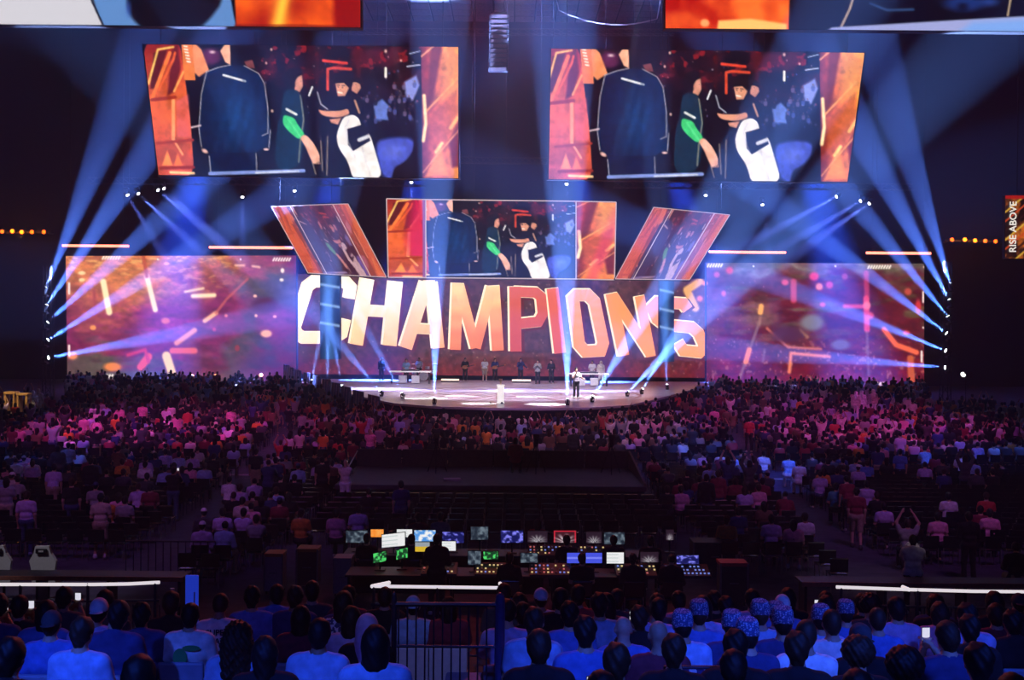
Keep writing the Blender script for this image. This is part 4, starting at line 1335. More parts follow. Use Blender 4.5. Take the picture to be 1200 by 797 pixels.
def head_sdf(s, J, fine):
    hx, hy, hz = J['head']
    s.cap(J['top'], (J['neck'][0], J['neck'][1] + 0.005, J['neck'][2] + 0.06), 0.06, 0.054, 0.04)
    s.ell((hx, hy, hz + 0.02), (0.074, 0.094, 0.098), 0.03)
    s.ell((hx, hy + 0.035, hz - 0.045), (0.056, 0.062, 0.066), 0.03)
    if fine:
        s.cap((hx, hy + 0.09, hz + 0.012), (hx, hy + 0.112, hz - 0.018), 0.011, 0.014, 0.012)
        for q in (-1, 1):
            s.ell((hx + q * 0.077, hy - 0.005, hz - 0.005), (0.012, 0.022, 0.032), 0.008)
            s.ell((hx + q * 0.031, hy + 0.096, hz + 0.014), (0.018, 0.012, 0.011), 0.0, cut=True)
            s.ell((hx + q * 0.031, hy + 0.084, hz + 0.014), (0.013, 0.013, 0.011), 0.003)
        s.ell((hx, hy + 0.1, hz - 0.052), (0.024, 0.009, 0.004), 0.0, cut=True)
        s.cap((hx - 0.018, hy + 0.094, hz - 0.06), (hx + 0.018, hy + 0.094, hz - 0.06), 0.007, 0.007, 0.006)


def hand_sdf(s, J, n, fine):
    w, e = Vector(J['wri' + n]), Vector(J['elb' + n])
    d = (w - e).normalized()
    sg = -1 if n == 'L' else 1
    side = d.cross(Vector((0, 0, 1)))
    side = Vector((1, 0, 0)) if side.length < 0.1 else side.normalized()
    if side.x < 0: side = -side
    nrm = side.cross(d)
    if nrm.z > 0: nrm = -nrm
    palm = w + d * 0.055
    if not fine:
        s.ell(palm + d * 0.02, (0.045, 0.05, 0.045), 0.02)
        return
    M = np.array([side, d, nrm]).T
    s.ell(palm, (0.04, 0.052, 0.018), 0.015, M=M)
    up = J['kind'] in ('sit_up', 'stand_up')
    for i, (off, ln) in enumerate(((-0.03, 0.06), (-0.01, 0.075), (0.011, 0.07), (0.03, 0.052))):
        b = palm + side * off + d * 0.04
        m_ = b + d * ln * 0.55 + side * off * 0.2 + nrm * (0.004 if up else 0.012)
        t_ = m_ + d * ln * (0.45 if up else 0.3) + nrm * (0.004 if up else 0.03)
        s.cap(b, m_, 0.0095, 0.009, 0.006); s.cap(m_, t_, 0.009, 0.0075, 0.002)
    th = -sg
    b = palm + side * th * 0.03 - d * 0.02
    m_ = b + side * th * 0.025 + d * 0.03 + nrm * 0.01
    s.cap(b, m_, 0.013, 0.011, 0.01); s.cap(m_, m_ + d * 0.028 + side * th * 0.004, 0.011, 0.008, 0.003)


def make_body(J, h, fine):
    lo, hi = bounds(J)
    s = SDF(lo, hi, h)
    torso(s, J, 0.0)
    legs(s, J, 0.0)
    for n in 'LR':
        arm_upper(s, J, n, 0.0)
        s.cap(J['elb' + n], J['wri' + n], 0.043, 0.03, 0.02)
        hand_sdf(s, J, n, fine)
        a = J['ank' + n]
        s.cap((a[0], a[1] - 0.02, 0.05), (a[0] * 1.1, a[1] + 0.13, 0.035), 0.04, 0.036, 0.02)
    head_sdf(s, J, fine)
    return s.arrays()


def make_top(J, h, sleeve=0.62, g=0.016, hood=False):
    lo, hi = bounds(J)
    s = SDF(lo, hi, h)
    torso(s, J, g)
    for n in 'LR':
        arm_upper(s, J, n, g + 0.004, 0.035, min(1.0, sleeve))
        if sleeve > 1.0: s.cap(J['elb' + n], lerp(J['elb' + n], J['wri' + n], 0.94), 0.047 + g, 0.036 + g, 0.02)
    if hood: s.ell((J['neck'][0], J['neck'][1] - 0.05, J['neck'][2] - 0.02), (0.1, 0.07, 0.07), 0.03)
    nk = np.array(J['neck'])
    s.ell((nk[0], nk[1] + 0.012, nk[2] + 0.015), (0.072, 0.08, 0.055), 0, cut=True)
    return s.arrays()


def make_bottom(J, h, shorts=False, g=0.014):
    lo, hi = bounds(J)
    s = SDF(lo, hi, h)
    s.cap(lerp(J['hipL'], J['hipR'], -0.05), lerp(J['hipL'], J['hipR'], 1.05), 0.108 + g, 0.108 + g, 0.05)
    if shorts:
        for n in 'LR': s.cap(J['hip' + n], lerp(J['hip' + n], J['knee' + n], 0.92), 0.094 + g, 0.076 + g, 0.04)
    else:
        legs(s, J, g)
        for n in 'LR': s.cap(lerp(J['knee' + n], J['ank' + n], 0.6), J['ank' + n], 0.05 + g, 0.05 + g, 0.02)
    return s.arrays()


def make_shoes(J, h, side):
    lo, hi = bounds(J)
    hi = hi.copy(); hi[2] = 0.3
    s = SDF(lo, hi, h)
    for n in side:
        a = J['ank' + n]
        s.cap((a[0], a[1] - 0.03, 0.055), (a[0] * 1.1, a[1] + 0.15, 0.045), 0.055, 0.045, 0.02)
        s.cap((a[0], a[1] - 0.01, 0.06), (a[0], a[1], 0.11), 0.055, 0.05, 0.02)
    s.clip_plane((0, 0, 0.012), (0, 0, -1))
    return s.arrays()


def make_hair(style, h):
    """hair or headwear around a head centred on the origin, face to +Y"""
    s = SDF((-0.24, -0.24, -0.5), (0.24, 0.26, 0.24), h)
    if style in ('short', 'fade'):
        g = 0.014 if style == 'short' else 0.006
        s.ell((0, -0.006, 0.028), (0.078 + g, 0.096 + g, 0.1 + g), 0); s.cap((0, -0.05, -0.02), (0, -0.045, -0.07), 0.052 + g, 0.046 + g * 0.5, 0.04)
        s.clip_plane((0, 0.05, 0.02), (0, 0.75, -0.66) if style == 'short' else (0, 0.6, -0.8))
        if style == 'short': s.noise(0.004, 60)
    elif style == 'crop':
        s.ell((0, -0.01, 0.04), (0.092, 0.106, 0.108), 0); s.cap((0, -0.05, -0.02), (0, -0.045, -0.075), 0.06, 0.05, 0.04)
        s.clip_plane((0, 0.06, 0.03), (0, 0.8, -0.6)); s.noise(0.007, 46)
    elif style == 'afro':
        s.ell((0, -0.015, 0.05), (0.125, 0.125, 0.125), 0); s.clip_plane((0, 0.07, 0.02), (0, 0.85, -0.5)); s.noise(0.009, 70)
    elif style == 'bob':
        s.ell((0, -0.012, 0.025), (0.094, 0.108, 0.112), 0)
        s.cap((0, -0.035, -0.02), (0, -0.04, -0.13), 0.098, 0.1, 0.04)
        s.clip_plane((0, 0.052, 0), (0, 1, -0.12)); s.noise(0.004, 50)
    elif style == 'long':
        s.ell((0, -0.012, 0.025), (0.092, 0.106, 0.11), 0)
        s.cap((0, -0.045, -0.02), (0, -0.075, -0.36), 0.09, 0.07, 0.05)
        s.clip_plane((0, 0.05, 0), (0, 1, -0.12)); s.noise(0.005, 55)
    elif style == 'curly':
        s.ell((0, -0.02, 0.02), (0.12, 0.125, 0.125), 0)
        s.cap((-0.04, -0.07, -0.05), (-0.05, -0.09, -0.28), 0.1, 0.085, 0.04); s.cap((0.04, -0.07, -0.05), (0.05, -0.09, -0.27), 0.1, 0.085, 0.04)
        s.clip_plane((0, 0.055, 0), (0, 1, -0.12)); s.noise(0.013, 75)
    elif style == 'bun':
        s.ell((0, -0.008, 0.026), (0.084, 0.102, 0.106), 0); s.ell((0, -0.11, 0.07), (0.05, 0.045, 0.05), 0.01)
        s.clip_plane((0, 0.05, 0.02), (0, 0.8, -0.6))
    elif style == 'cap':
        s.ell((0, -0.003, 0.035), (0.09, 0.108, 0.108), 0); s.clip_plane((0, 0, 0.03), (0, -0.15, -1))
        s.ell((0, 0.135, 0.045), (0.072, 0.075, 0.008), 0.004)
    elif style == 'capback':
        s.ell((0, -0.003, 0.035), (0.09, 0.108, 0.108), 0); s.clip_plane((0, 0, 0.02), (0, 0.1, -1))
        s.ell((0, -0.13, 0.025), (0.072, 0.07, 0.008), 0.004)
    elif style == 'round':
        s.ell((0, -0.008, 0.05), (0.088, 0.106, 0.1), 0); s.cap((0, 0, 0.03), (0, -0.002, 0.09), 0.096, 0.09, 0.02); s.clip_plane((0, 0, 0.012), (0, 0.3, -1)); s.clip_plane((0, 0, 0.145), (0, -0.15, 1))
    elif style == 'scarf':
        s.ell((0, -0.006, 0.02), (0.102, 0.114, 0.122), 0); s.cap((0, -0.02, -0.05), (0, -0.02, -0.17), 0.095, 0.13, 0.06)
        s.cap((0.0, -0.09, -0.1), (0.02, -0.13, -0.3), 0.09, 0.07, 0.05)
        s.ell((0, 0.1, -0.005), (0.062, 0.07, 0.082), 0, cut=True)
    return s.arrays()


SKINS = [(0.42, 0.24, 0.16), (0.5, 0.3, 0.21), (0.3, 0.16, 0.1), (0.2, 0.1, 0.06)]
HAIRS = [(0.005, 0.004, 0.0035), (0.009, 0.006, 0.005), (0.03, 0.015, 0.008), (0.015, 0.01, 0.009)]
COLORS = {
    'white': (0.78, 0.77, 0.78), 'cream': (0.66, 0.6, 0.52), 'grey': (0.3, 0.3, 0.31), 'black': (0.014, 0.014, 0.016), 'navy': (0.035, 0.05, 0.15), 'blue': (0.1, 0.2, 0.55), 'light blue': (0.32, 0.48, 0.72),
    'pink': (0.75, 0.33, 0.45), 'red': (0.5, 0.05, 0.05), 'maroon': (0.22, 0.03, 0.05), 'orange': (0.7, 0.26, 0.04), 'yellow': (0.75, 0.55, 0.1), 'lilac': (0.5, 0.4, 0.66), 'green': (0.06, 0.32, 0.16), 'teal': (0.06, 0.3, 0.33), 'dark grey': (0.06, 0.06, 0.065), 'brown': (0.16, 0.09, 0.05), 'beige': (0.5, 0.42, 0.32),
}
M_skin = [mat('skin_tone_%s' % 'abcd'[i], c, 0.55, noise=0.08, nscale=30) for i, c in enumerate(SKINS)]
M_hair = [mat('hair_tone_%s' % 'abcd'[i], c, 0.6, noise=0.3, nscale=60) for i, c in enumerate(HAIRS)]
M_cloth = {k: mat('cloth_' + k.replace(' ', '_'), c, 0.9, noise=0.18, nscale=14, bump=0.15) for k, c in COLORS.items()}
M_denim = mat('denim', (0.04, 0.06, 0.14), 0.9, noise=0.25, nscale=22)
M_blacktr = mat('black_trousers', (0.018, 0.018, 0.02), 0.9, noise=0.2, nscale=22)
M_khaki = mat('khaki_shorts', (0.32, 0.25, 0.17), 0.9, noise=0.2, nscale=22)
M_shoe = mat('shoe_pale', (0.5, 0.5, 0.5), 0.7, noise=0.2, nscale=30)
M_shoe2 = mat('shoe_dark', (0.03, 0.03, 0.03), 0.6, noise=0.2, nscale=30)
M_lilac_cap = mat('embroidered_cap', (0.42, 0.45, 0.55), 0.85)


def embroidered():
    m = M_lilac_cap
    nt = m.node_tree
    b = nt.nodes['Principled BSDF']
    tc = nt.nodes.new('ShaderNodeTexCoord')
    vo = nt.nodes.new('ShaderNodeTexVoronoi'); vo.inputs['Scale'].default_value = 62
    cr = nt.nodes.new('ShaderNodeValToRGB')
    cr.color_ramp.elements[0].position = 0.25; cr.color_ramp.elements[1].position = 0.5
    cr.color_ramp.elements[0].color = (0.42, 0.46, 0.56, 1); cr.color_ramp.elements[1].color = (0.05, 0.07, 0.18, 1)
    nt.links.new(tc.outputs['Object'], vo.inputs['Vector']); nt.links.new(vo.outputs['Distance'], cr.inputs['Fac']); nt.links.new(cr.outputs['Color'], b.inputs['Base Color'])


embroidered()
M_pattern = mat('patterned_shirt', (0.4, 0.42, 0.5), 0.9)


def patterned():
    nt = M_pattern.node_tree
    b = nt.nodes['Principled BSDF']
    tc = nt.nodes.new('ShaderNodeTexCoord')
    vo = nt.nodes.new('ShaderNodeTexNoise'); vo.inputs['Scale'].default_value = 22; vo.inputs['Detail'].default_value = 2
    cr = nt.nodes.new('ShaderNodeValToRGB'); cr.color_ramp.interpolation = 'CONSTANT'
    cr.color_ramp.elements[0].position = 0.0; cr.color_ramp.elements[1].position = 0.52
    cr.color_ramp.elements[0].color = (0.05, 0.06, 0.14, 1); cr.color_ramp.elements[1].color = (0.62, 0.64, 0.7, 1)
    nt.links.new(tc.outputs['Object'], vo.inputs['Vector']); nt.links.new(vo.outputs['Fac'], cr.inputs['Fac']); nt.links.new(cr.outputs['Color'], b.inputs['Base Color'])


patterned()
M_cloth['patterned'] = M_pattern
M_phone = mat('phone_black', (0.015, 0.015, 0.018), 0.25)
M_phone_on = mat('phone_screen_lit', (0.1, 0.1, 0.1), 0.3, emit=(0.85, 0.85, 1.0), strength=0.8)
PROTO, HAIRM = {}, {}
HEADC = {}


def proto(kind, lod):
    """(meshes of body, top, long-sleeved top, trousers, shorts, shoes) for a pose at one level of detail"""
    key = (kind, lod)
    if key not in PROTO:
        J = pose(kind)
        h = {0: 0.0125, 1: 0.024}[lod]
        fine = lod == 0
        d = {'body': np_mesh('body', *make_body(J, h, fine)), 'tee': np_mesh('shirt', *make_top(J, h * 1.25)), 'long': None, 'jeans': np_mesh('trousers', *make_bottom(J, h * 1.4)), 'shorts': None, 'shoeL': np_mesh('shoe', *make_shoes(J, h * 1.3, 'L')), 'shoeR': np_mesh('shoe', *make_shoes(J, h * 1.3, 'R')), 'J': J}
        PROTO[key] = d
    return PROTO[key]


def variant(kind, lod, which):
    d = proto(kind, lod)
    if d[which] is None:
        h = {0: 0.0125, 1: 0.024}[lod]
        d[which] = np_mesh('shirt', *make_top(d['J'], h * 1.25, 1.2, 0.02, True)) if which == 'long' else np_mesh('shorts', *make_bottom(d['J'], h * 1.4, True))
    return d[which]


def hair_mesh(style, lod):
    k = (style, lod)
    if k not in HAIRM:
        HAIRM[k] = np_mesh('hair', *make_hair(style, 0.012 if lod == 0 else 0.024))
    return HAIRM[k]


def place(o, parent, mesh_mat):
    o.parent = parent
    return o


def person(kind, lod, loc, rz, label, group, shirt='black', sleeve='tee', hair='short', hairc=0, skin=0, legs_='jeans', hat=None, scale=1.0, phone=False):
    root = thing('person', label, 'person', loc, rz, group)
    root.scale = (scale,) * 3
    d = proto(kind, lod)
    link('body', d['body'], M_skin[skin], root)
    link('shirt', variant(kind, lod, sleeve), M_cloth[shirt], root)
    link('trousers' if legs_ != 'shorts' else 'shorts', variant(kind, lod, 'shorts' if legs_ == 'shorts' else 'jeans'), {'jeans': M_denim, 'black': M_blacktr, 'shorts': M_khaki, 'beige': M_cloth['beige'], 'white': M_cloth['white']}[legs_], root)
    for q in 'LR': link('shoe', d['shoe' + q], M_shoe if (skin + hairc) % 2 else M_shoe2, root)
    if hair != 'bald':
        nm = {'cap': 'cap', 'capback': 'cap', 'round': 'cap', 'scarf': 'headscarf'}.get(hair, 'hair')
        m = M_hair[hairc] if nm == 'hair' else (M_lilac_cap if hair == 'round' else M_cloth[hat or 'black'])
        o = link(nm, hair_mesh(hair, lod), m, root, loc=d['J']['head'])
        if hair in ('cap', 'capback', 'round'):
            link('hair', hair_mesh('fade', lod), M_hair[hairc], root, loc=d['J']['head'])
    return root


PHONE = (MB().rbox(-0.037, 0.037, -0.004, 0.004, -0.075, 0.075, 0.004).mesh('case'), MB().box(-0.033, 0.033, -0.0055, -0.0042, -0.07, 0.07).mesh('display'))


def held_phone(p, label, lit=True):
    """phone in the raised hands of a person (a thing of its own)"""
    d = proto(p['kind_'], p['lod_'])
    J = d['J']
    c = (Vector(J['wriL']) + Vector(J['wriR'])) / 2 + Vector((0, 0.06, 0.1))
    if 'up' in p['kind_']: c = Vector(J['wriR']) + Vector((0, 0.03, 0.16))
    M = p['obj'].matrix_basis
    r = thing('phone', label, 'phone', tuple(M @ c), p['obj'].rotation_euler.z, 'phones held up by spectators')
    link('case', PHONE[0], M_phone, r); link('display', PHONE[1], M_phone_on if lit else M_phone, r)
    return r
# ------------------------------------------------------------------ upper stand in the foreground
def tier_floor(k):
    return 2.80 - 0.155 * k


def tier_y(k):
    return 7.1 + 0.9 * k


M_conc = mat('dark_concrete', (0.05, 0.05, 0.06), 0.85, noise=0.3, nscale=6)
ts = MB()
for k in range(-2, 8):
    y = tier_y(k)
    ts.box(-9.5, 9.5, y - 0.35, y + 0.55, 0.0, tier_floor(k))
ts.box(-9.5, 9.5, tier_y(7) + 0.55, 15.6, 0.0, 1.62)
struct('floor_terrace', ts, M_conc, 'stepped concrete floor of the upper stand in the foreground')

seat_parts = (
    MB().rbox(-0.22, 0.22, -0.2, 0.24, 0.42, 0.47, 0.02).mesh('seat'),
    MB().rbox(-0.22, 0.22, -0.27, -0.22, 0.46, 0.86, 0.022).mesh('backrest'),
    MB().rbox(-0.25, -0.22, -0.24, 0.1, 0.0, 0.6, 0.01).rbox(0.22, 0.25, -0.24, 0.1, 0.0, 0.6, 0.01).mesh('frame'))
M_seat = mat('blue_grey_plastic', (0.2, 0.22, 0.3), 0.45, noise=0.12, nscale=10)


def stand_seat(x, k, label):
    r = thing('stadium_seat', label, 'seat', (x, tier_y(k) - 0.02, tier_floor(k)), 0, 'seats of the upper stand')
    link('seat', seat_parts[0], M_seat, r); link('backrest', seat_parts[1], M_seat, r); link('frame', seat_parts[2], M_dark, r)


HP = {'short': 'short-haired', 'fade': 'close-cropped', 'crop': 'thick-haired', 'afro': 'afro-haired', 'bob': 'bob-haired', 'long': 'long-haired', 'curly': 'curly-haired', 'bun': 'bun-haired', 'cap': 'capped', 'capback': 'cap-backwards', 'round': 'embroidered-cap', 'scarf': 'headscarfed', 'bald': 'bald'}
PP = {'sit': '', 'sit_lean': ' leaning forward', 'sit_phone': ' holding a phone', 'sit_up': ' with raised arms', 'sit_turn': '', 'sit_slouch': ' slouching'}
# head position in the photo, shirt, hair, pose, sleeve
FG = [
    (14, 770, 'black', 'crop', 'sit', 'long'), (160, 798, 'black', 'short', 'sit', 'tee'), (97, 736, 'light blue', 'crop', 'sit', 'tee'), (58, 730, 'blue', 'capback', 'sit', 'tee'),
    (132, 722, 'navy', 'crop', 'sit_turn', 'long'), (166, 722, 'navy', 'crop', 'sit', 'long'), (222, 712, 'white', 'short', 'sit', 'tee'), (256, 716, 'white', 'fade', 'sit_lean', 'tee'),
    (278, 740, 'light blue', 'curly', 'sit', 'tee'), (312, 757, 'black', 'long', 'sit', 'tee'), (375, 738, 'light blue', 'short', 'sit', 'tee'), (441, 752, 'light blue', 'bob', 'sit', 'tee'),
    (402, 712, 'patterned', 'bob', 'sit', 'tee'), (345, 704, 'navy', 'crop', 'sit', 'tee'), (430, 722, 'black', 'scarf', 'sit', 'long'), (322, 698, 'blue', 'short', 'sit_turn', 'long'),
    (295, 702, 'blue', 'crop', 'sit', 'tee'), (20, 704, 'black', 'short', 'sit_phone', 'tee'), (122, 706, 'dark grey', 'short', 'sit', 'tee'), (75, 706, 'dark grey', 'crop', 'sit_phone', 'tee'), (200, 704, 'black', 'short', 'sit', 'long'),
    (360, 694, 'dark grey', 'short', 'sit', 'tee'), (384, 698, 'maroon', 'short', 'sit', 'tee'), (436, 690, 'black', 'short', 'sit', 'tee'),
    (634, 694, 'white', 'capback', 'sit', 'tee'), (600, 692, 'dark grey', 'short', 'sit', 'tee'), (613, 707, 'black', 'short', 'sit', 'long'), (594, 722, 'lilac', 'crop', 'sit_lean', 'tee'),
    (626, 727, 'light blue', 'crop', 'sit', 'tee'), (632, 750, 'black', 'short', 'sit', 'long'), (668, 726, 'blue', 'crop', 'sit', 'tee'), (686, 747, 'blue', 'crop', 'sit', 'tee'), (703, 711, 'light blue', 'crop', 'sit', 'tee'),
    (657, 704, 'black', 'short', 'sit', 'tee'), (675, 694, 'red', 'short', 'sit_phone', 'tee'), (690, 698, 'dark grey', 'short', 'sit_turn', 'tee'), (731, 728, 'blue', 'bald', 'sit', 'tee'), (724, 768, 'black', 'crop', 'sit', 'long'), (706, 792, 'black', 'short', 'sit_phone', 'long'),
    (772, 744, 'maroon', 'bald', 'sit', 'tee'), (790, 756, 'black', 'crop', 'sit', 'long'), (800, 735, 'light blue', 'round', 'sit', 'tee'), (820, 718, 'blue', 'round', 'sit', 'tee'), (786, 727, 'blue', 'round', 'sit', 'tee'),
    (838, 727, 'navy', 'round', 'sit', 'tee'), (858, 729, 'navy', 'round', 'sit', 'tee'), (877, 740, 'navy', 'round', 'sit', 'tee'), (892, 724, 'light blue', 'round', 'sit', 'tee'), (910, 712, 'navy', 'round', 'sit', 'tee'), (934, 730, 'white', 'fade', 'sit', 'tee'),
    (962, 722, 'light blue', 'round', 'sit', 'tee'), (992, 722, 'blue', 'round', 'sit', 'tee'), (840, 760, 'black', 'crop', 'sit', 'long'), (862, 770, 'black', 'short', 'sit', 'tee'), (922, 750, 'black', 'crop', 'sit', 'long'), (946, 762, 'white', 'fade', 'sit', 'tee'),
    (978, 758, 'black', 'afro', 'sit', 'long'), (1010, 754, 'black', 'capback', 'sit', 'long'), (1062, 772, 'black', 'afro', 'sit', 'tee'), (1008, 790, 'black', 'short', 'sit', 'tee'), (1030, 722, 'blue', 'fade', 'sit', 'tee'), (1052, 712, 'lilac', 'short', 'sit', 'tee'),
    (1098, 706, 'black', 'short', 'sit', 'tee'), (1112, 742, 'navy', 'short', 'sit_phone', 'tee'), (1136, 728, 'black', 'crop', 'sit', 'long'), (1168, 712, 'maroon', 'short', 'sit', 'tee'), (1188, 738, 'black', 'crop', 'sit', 'long'), (1150, 775, 'blue', 'crop', 'sit', 'tee'), (1190, 790, 'black', 'short', 'sit', 'long'),
    (795, 698, 'pink', 'short', 'sit', 'tee'), (745, 692, 'black', 'short', 'sit', 'tee'), (822, 692, 'black', 'crop', 'sit', 'tee'), (836, 690, 'lilac', 'short', 'sit', 'tee'), (770, 704, 'dark grey', 'short', 'sit', 'tee'), (852, 706, 'black', 'crop', 'sit', 'tee'), (728, 700, 'yellow', 'short', 'sit', 'tee'), (750, 716, 'black', 'crop', 'sit_phone', 'long'), (880, 698, 'black', 'long', 'sit', 'tee'),
    (938, 700, 'dark grey', 'short', 'sit', 'tee'), (900, 692, 'black', 'short', 'sit', 'tee'),
]
rowpy = []
for k in range(-1, 8):
    y = tier_y(k)
    h = Vector((0, y, tier_floor(k) + 1.285))
    # pixel row of a head in row k at the frame's centre
    d = h - CAM
    rowpy.append((k, 398.5 - FPX * d.dot(UPV) / d.dot(FWD)))
taken = {}
plan = []


def add_fg(px, py, shirt, hair, ps, sleeve, force=None):
    k = min(rowpy, key=lambda r: abs(r[1] - (py - (px - 600) * math.sin(ROLL))))[0] if force is None else force
    y = tier_y(k)
    x = at(px, 700, y).x
    L = taken.setdefault(k, [])
    tries = 0
    while any(abs(x - q) < 0.44 for q in L) and tries < 8:
        if force is not None: return False
        if tries % 2 == 0 and k < 7:
            k2 = k + 1
            L2 = taken.setdefault(k2, [])
            x2 = at(px, 700, tier_y(k2)).x
            if not any(abs(x2 - q) < 0.44 for q in L2):
                k, x, L = k2, x2, L2
                break
        n = min(L, key=lambda q: abs(q - x))
        x = n + (0.45 if x >= n else -0.45)
        tries += 1
    if any(abs(x - q) < 0.4 for q in L): return False
    L.append(x)
    plan.append((k, x, shirt, hair, ps, sleeve))
    return True


for f in FG: add_fg(*f)
r2 = random.Random(5)
for k in range(3, 8):
    x0, x1 = at(-10, 700, tier_y(k)).x, at(1210, 700, tier_y(k)).x
    x = x0
    while x < x1:
        px = 600 + (x / tier_y(k)) * FPX
        ok = not (452 < px < 596) and not (200 < px < 285 and k > 5) and not (k == 7 and px < 330) and not (px > 960 and k >= 7 and r2.random() < 0.5)
        if ok and r2.random() < (0.72 if px > 590 else 0.5) and len(plan) < 118:
            dark = r2.random() < 0.72
            add_fg(px, 0, r2.choice(['black', 'dark grey', 'black', 'navy', 'maroon'] if dark else ['blue', 'light blue', 'lilac', 'pink', 'white']), r2.choice(['short', 'crop', 'short', 'crop', 'bob', 'long', 'capback', 'afro', 'fade']), r2.choice(['sit', 'sit', 'sit', 'sit_lean', 'sit_turn', 'sit_phone', 'sit_slouch']), r2.choice(['tee', 'tee', 'long']), force=k)
        x += 0.5
plan.sort()
cnt = {}
FGP = []
for (k, x, shirt, hair, ps, sleeve) in plan:
    cnt[k] = cnt.get(k, 0) + 1
    lab = '%s spectator in %s top%s, %s row from the bottom edge, %s from left' % (HP[hair], shirt.replace('light blue', 'light-blue').replace('dark grey', 'dark-grey'), PP[ps].replace(' holding a phone', ' with phone').replace(' leaning forward', ' leaning'), nth(k + 2), nth(cnt[k]))
    o = person(ps, 0, (x, tier_y(k) + r2.uniform(-0.04, 0.04), tier_floor(k) - 0.015), r2.uniform(-0.16, 0.16) - x * 0.02, lab, 'spectators in the upper stand', shirt, sleeve, hair, r2.choice([0, 0, 1, 2] if hair not in ('fade',) else [2]), r2.choice([0, 1, 1, 2]), r2.choice(['jeans', 'black', 'beige']), hat=r2.choice(['blue', 'white', 'black', 'dark grey']) if hair != 'scarf' else 'lilac', scale=r2.uniform(0.96, 1.03))
    stand_seat(x, k, 'seat under the %s spectator, %s row from the bottom edge, %s from left' % (HP[hair], nth(k + 2), nth(cnt[k])))
    FGP.append({'obj': o, 'kind_': ps, 'lod_': 0, 'k': k, 'shirt': shirt, 'hair': hair, 'x': x})
pc = 0
for p in FGP:
    if p['kind_'] == 'sit_phone' and p['hair'] != 'x':
        pc += 1
        held_phone(p, 'phone of the %s spectator in %s, %s row from the bottom edge, %s phone' % (HP[p['hair']], p['shirt'].replace(' ', '-'), nth(p['k'] + 2), nth(pc)), lit=True)
# empty seats with blue-lit backs
for k, pxs in ((0, (205, 232, 296)), (1, (215, 245, 290, 20)), (2, (185, 300)), (-1, (240, 345, 460, 560))):
    for px in pxs:
        x = at(px, 700, tier_y(k)).x
        if not any(abs(x - q) < 0.46 for q in taken.get(k, [])):
            taken.setdefault(k, []).append(x)
            stand_seat(x, k, 'empty blue-lit stadium seat, %s row from the bottom edge, %s from left' % (nth(k + 2), nth(pxs.index(px) + 1)))


# printing on shirts: flat prints just off the backs
def shirt_print(p, lines, color, dz, size, key):
    root = p['obj']
    J = proto(p['kind_'], 0)['J']
    o = []
    for i, t in enumerate(lines):
        c = bpy.data.curves.new('shirt_print', 'FONT'); c.body = t; c.align_x = 'CENTER'; c.size = size; c.offset = 0.002
        ob = bpy.data.objects.new('tmp', c); COL.objects.link(ob)
        m = bpy.data.meshes.new_from_object(ob.evaluated_get(bpy.context.evaluated_depsgraph_get()))
        bpy.data.objects.remove(ob)
        m.materials.clear()
        e = link('shirt_print', m, mat('print_' + key, color, 0.8), root)
        ch, tp = Vector(J['chest']), Vector(J['top'])
        ln = (tp - ch).normalized()
        back = Vector((0, -ln.z, ln.y))
        pos = ch + ln * (dz - i * size * 1.05) + back * 0.142
        e.location = pos
        e.rotation_euler = Matrix((Vector((1, 0, 0)), ln, back)).transposed().to_euler()
    return o


def near_fg(px, py):
    def pix(p):
        h = p['obj'].location + Vector((0, 0, 1.28)); d = h - CAM
        return (600 + FPX * d.dot(RGT) / d.dot(FWD), 398.5 - FPX * d.dot(UPV) / d.dot(FWD))
    return min(FGP, key=lambda p: (pix(p)[0] - px) ** 2 + (pix(p)[1] - py) ** 2)


shirt_print(near_fg(256, 716), ['SUPER', 'CRAZY'], (0.03, 0.03, 0.06), 0.06, 0.085, 'dark')
pg = near_fg(222, 712)
J_ = proto(pg['kind_'], 0)['J']
gm = MB()
for cx_, cz_, rx_, rz_ in ((-0.06, -0.02, 0.07, 0.09), (0.05, 0.07, 0.09, 0.03)):
    nn = 14
    gm.add([(cx_ + rx_ * math.cos(2 * math.pi * q / nn), 0, cz_ + rz_ * math.sin(2 * math.pi * q / nn)) for q in range(nn)], [tuple(range(nn))])
o = gm.build('shirt_print', mat('print_green', (0.03, 0.3, 0.1), 0.85), pg['obj'], loc=Vector(J_['chest']) + Vector((0, -0.145, 0)))
shirt_print(near_fg(97, 736), ['CRAZY'], (0.05, 0.09, 0.3), -0.02, 0.09, 'blue')

# ------------------------------------------------------------------ rail and fence at the front of the stand
M_rail_glow = mat('glow_handrail', (0.7, 0.7, 0.7), 0.3, emit=(0.86, 0.8, 0.84), strength=0.85)  # white brightness of the rail is put into its emission
M_navy_metal = mat('navy_metal', (0.03, 0.03, 0.05), 0.5, 0.4, noise=0.2)
YR = 15.2


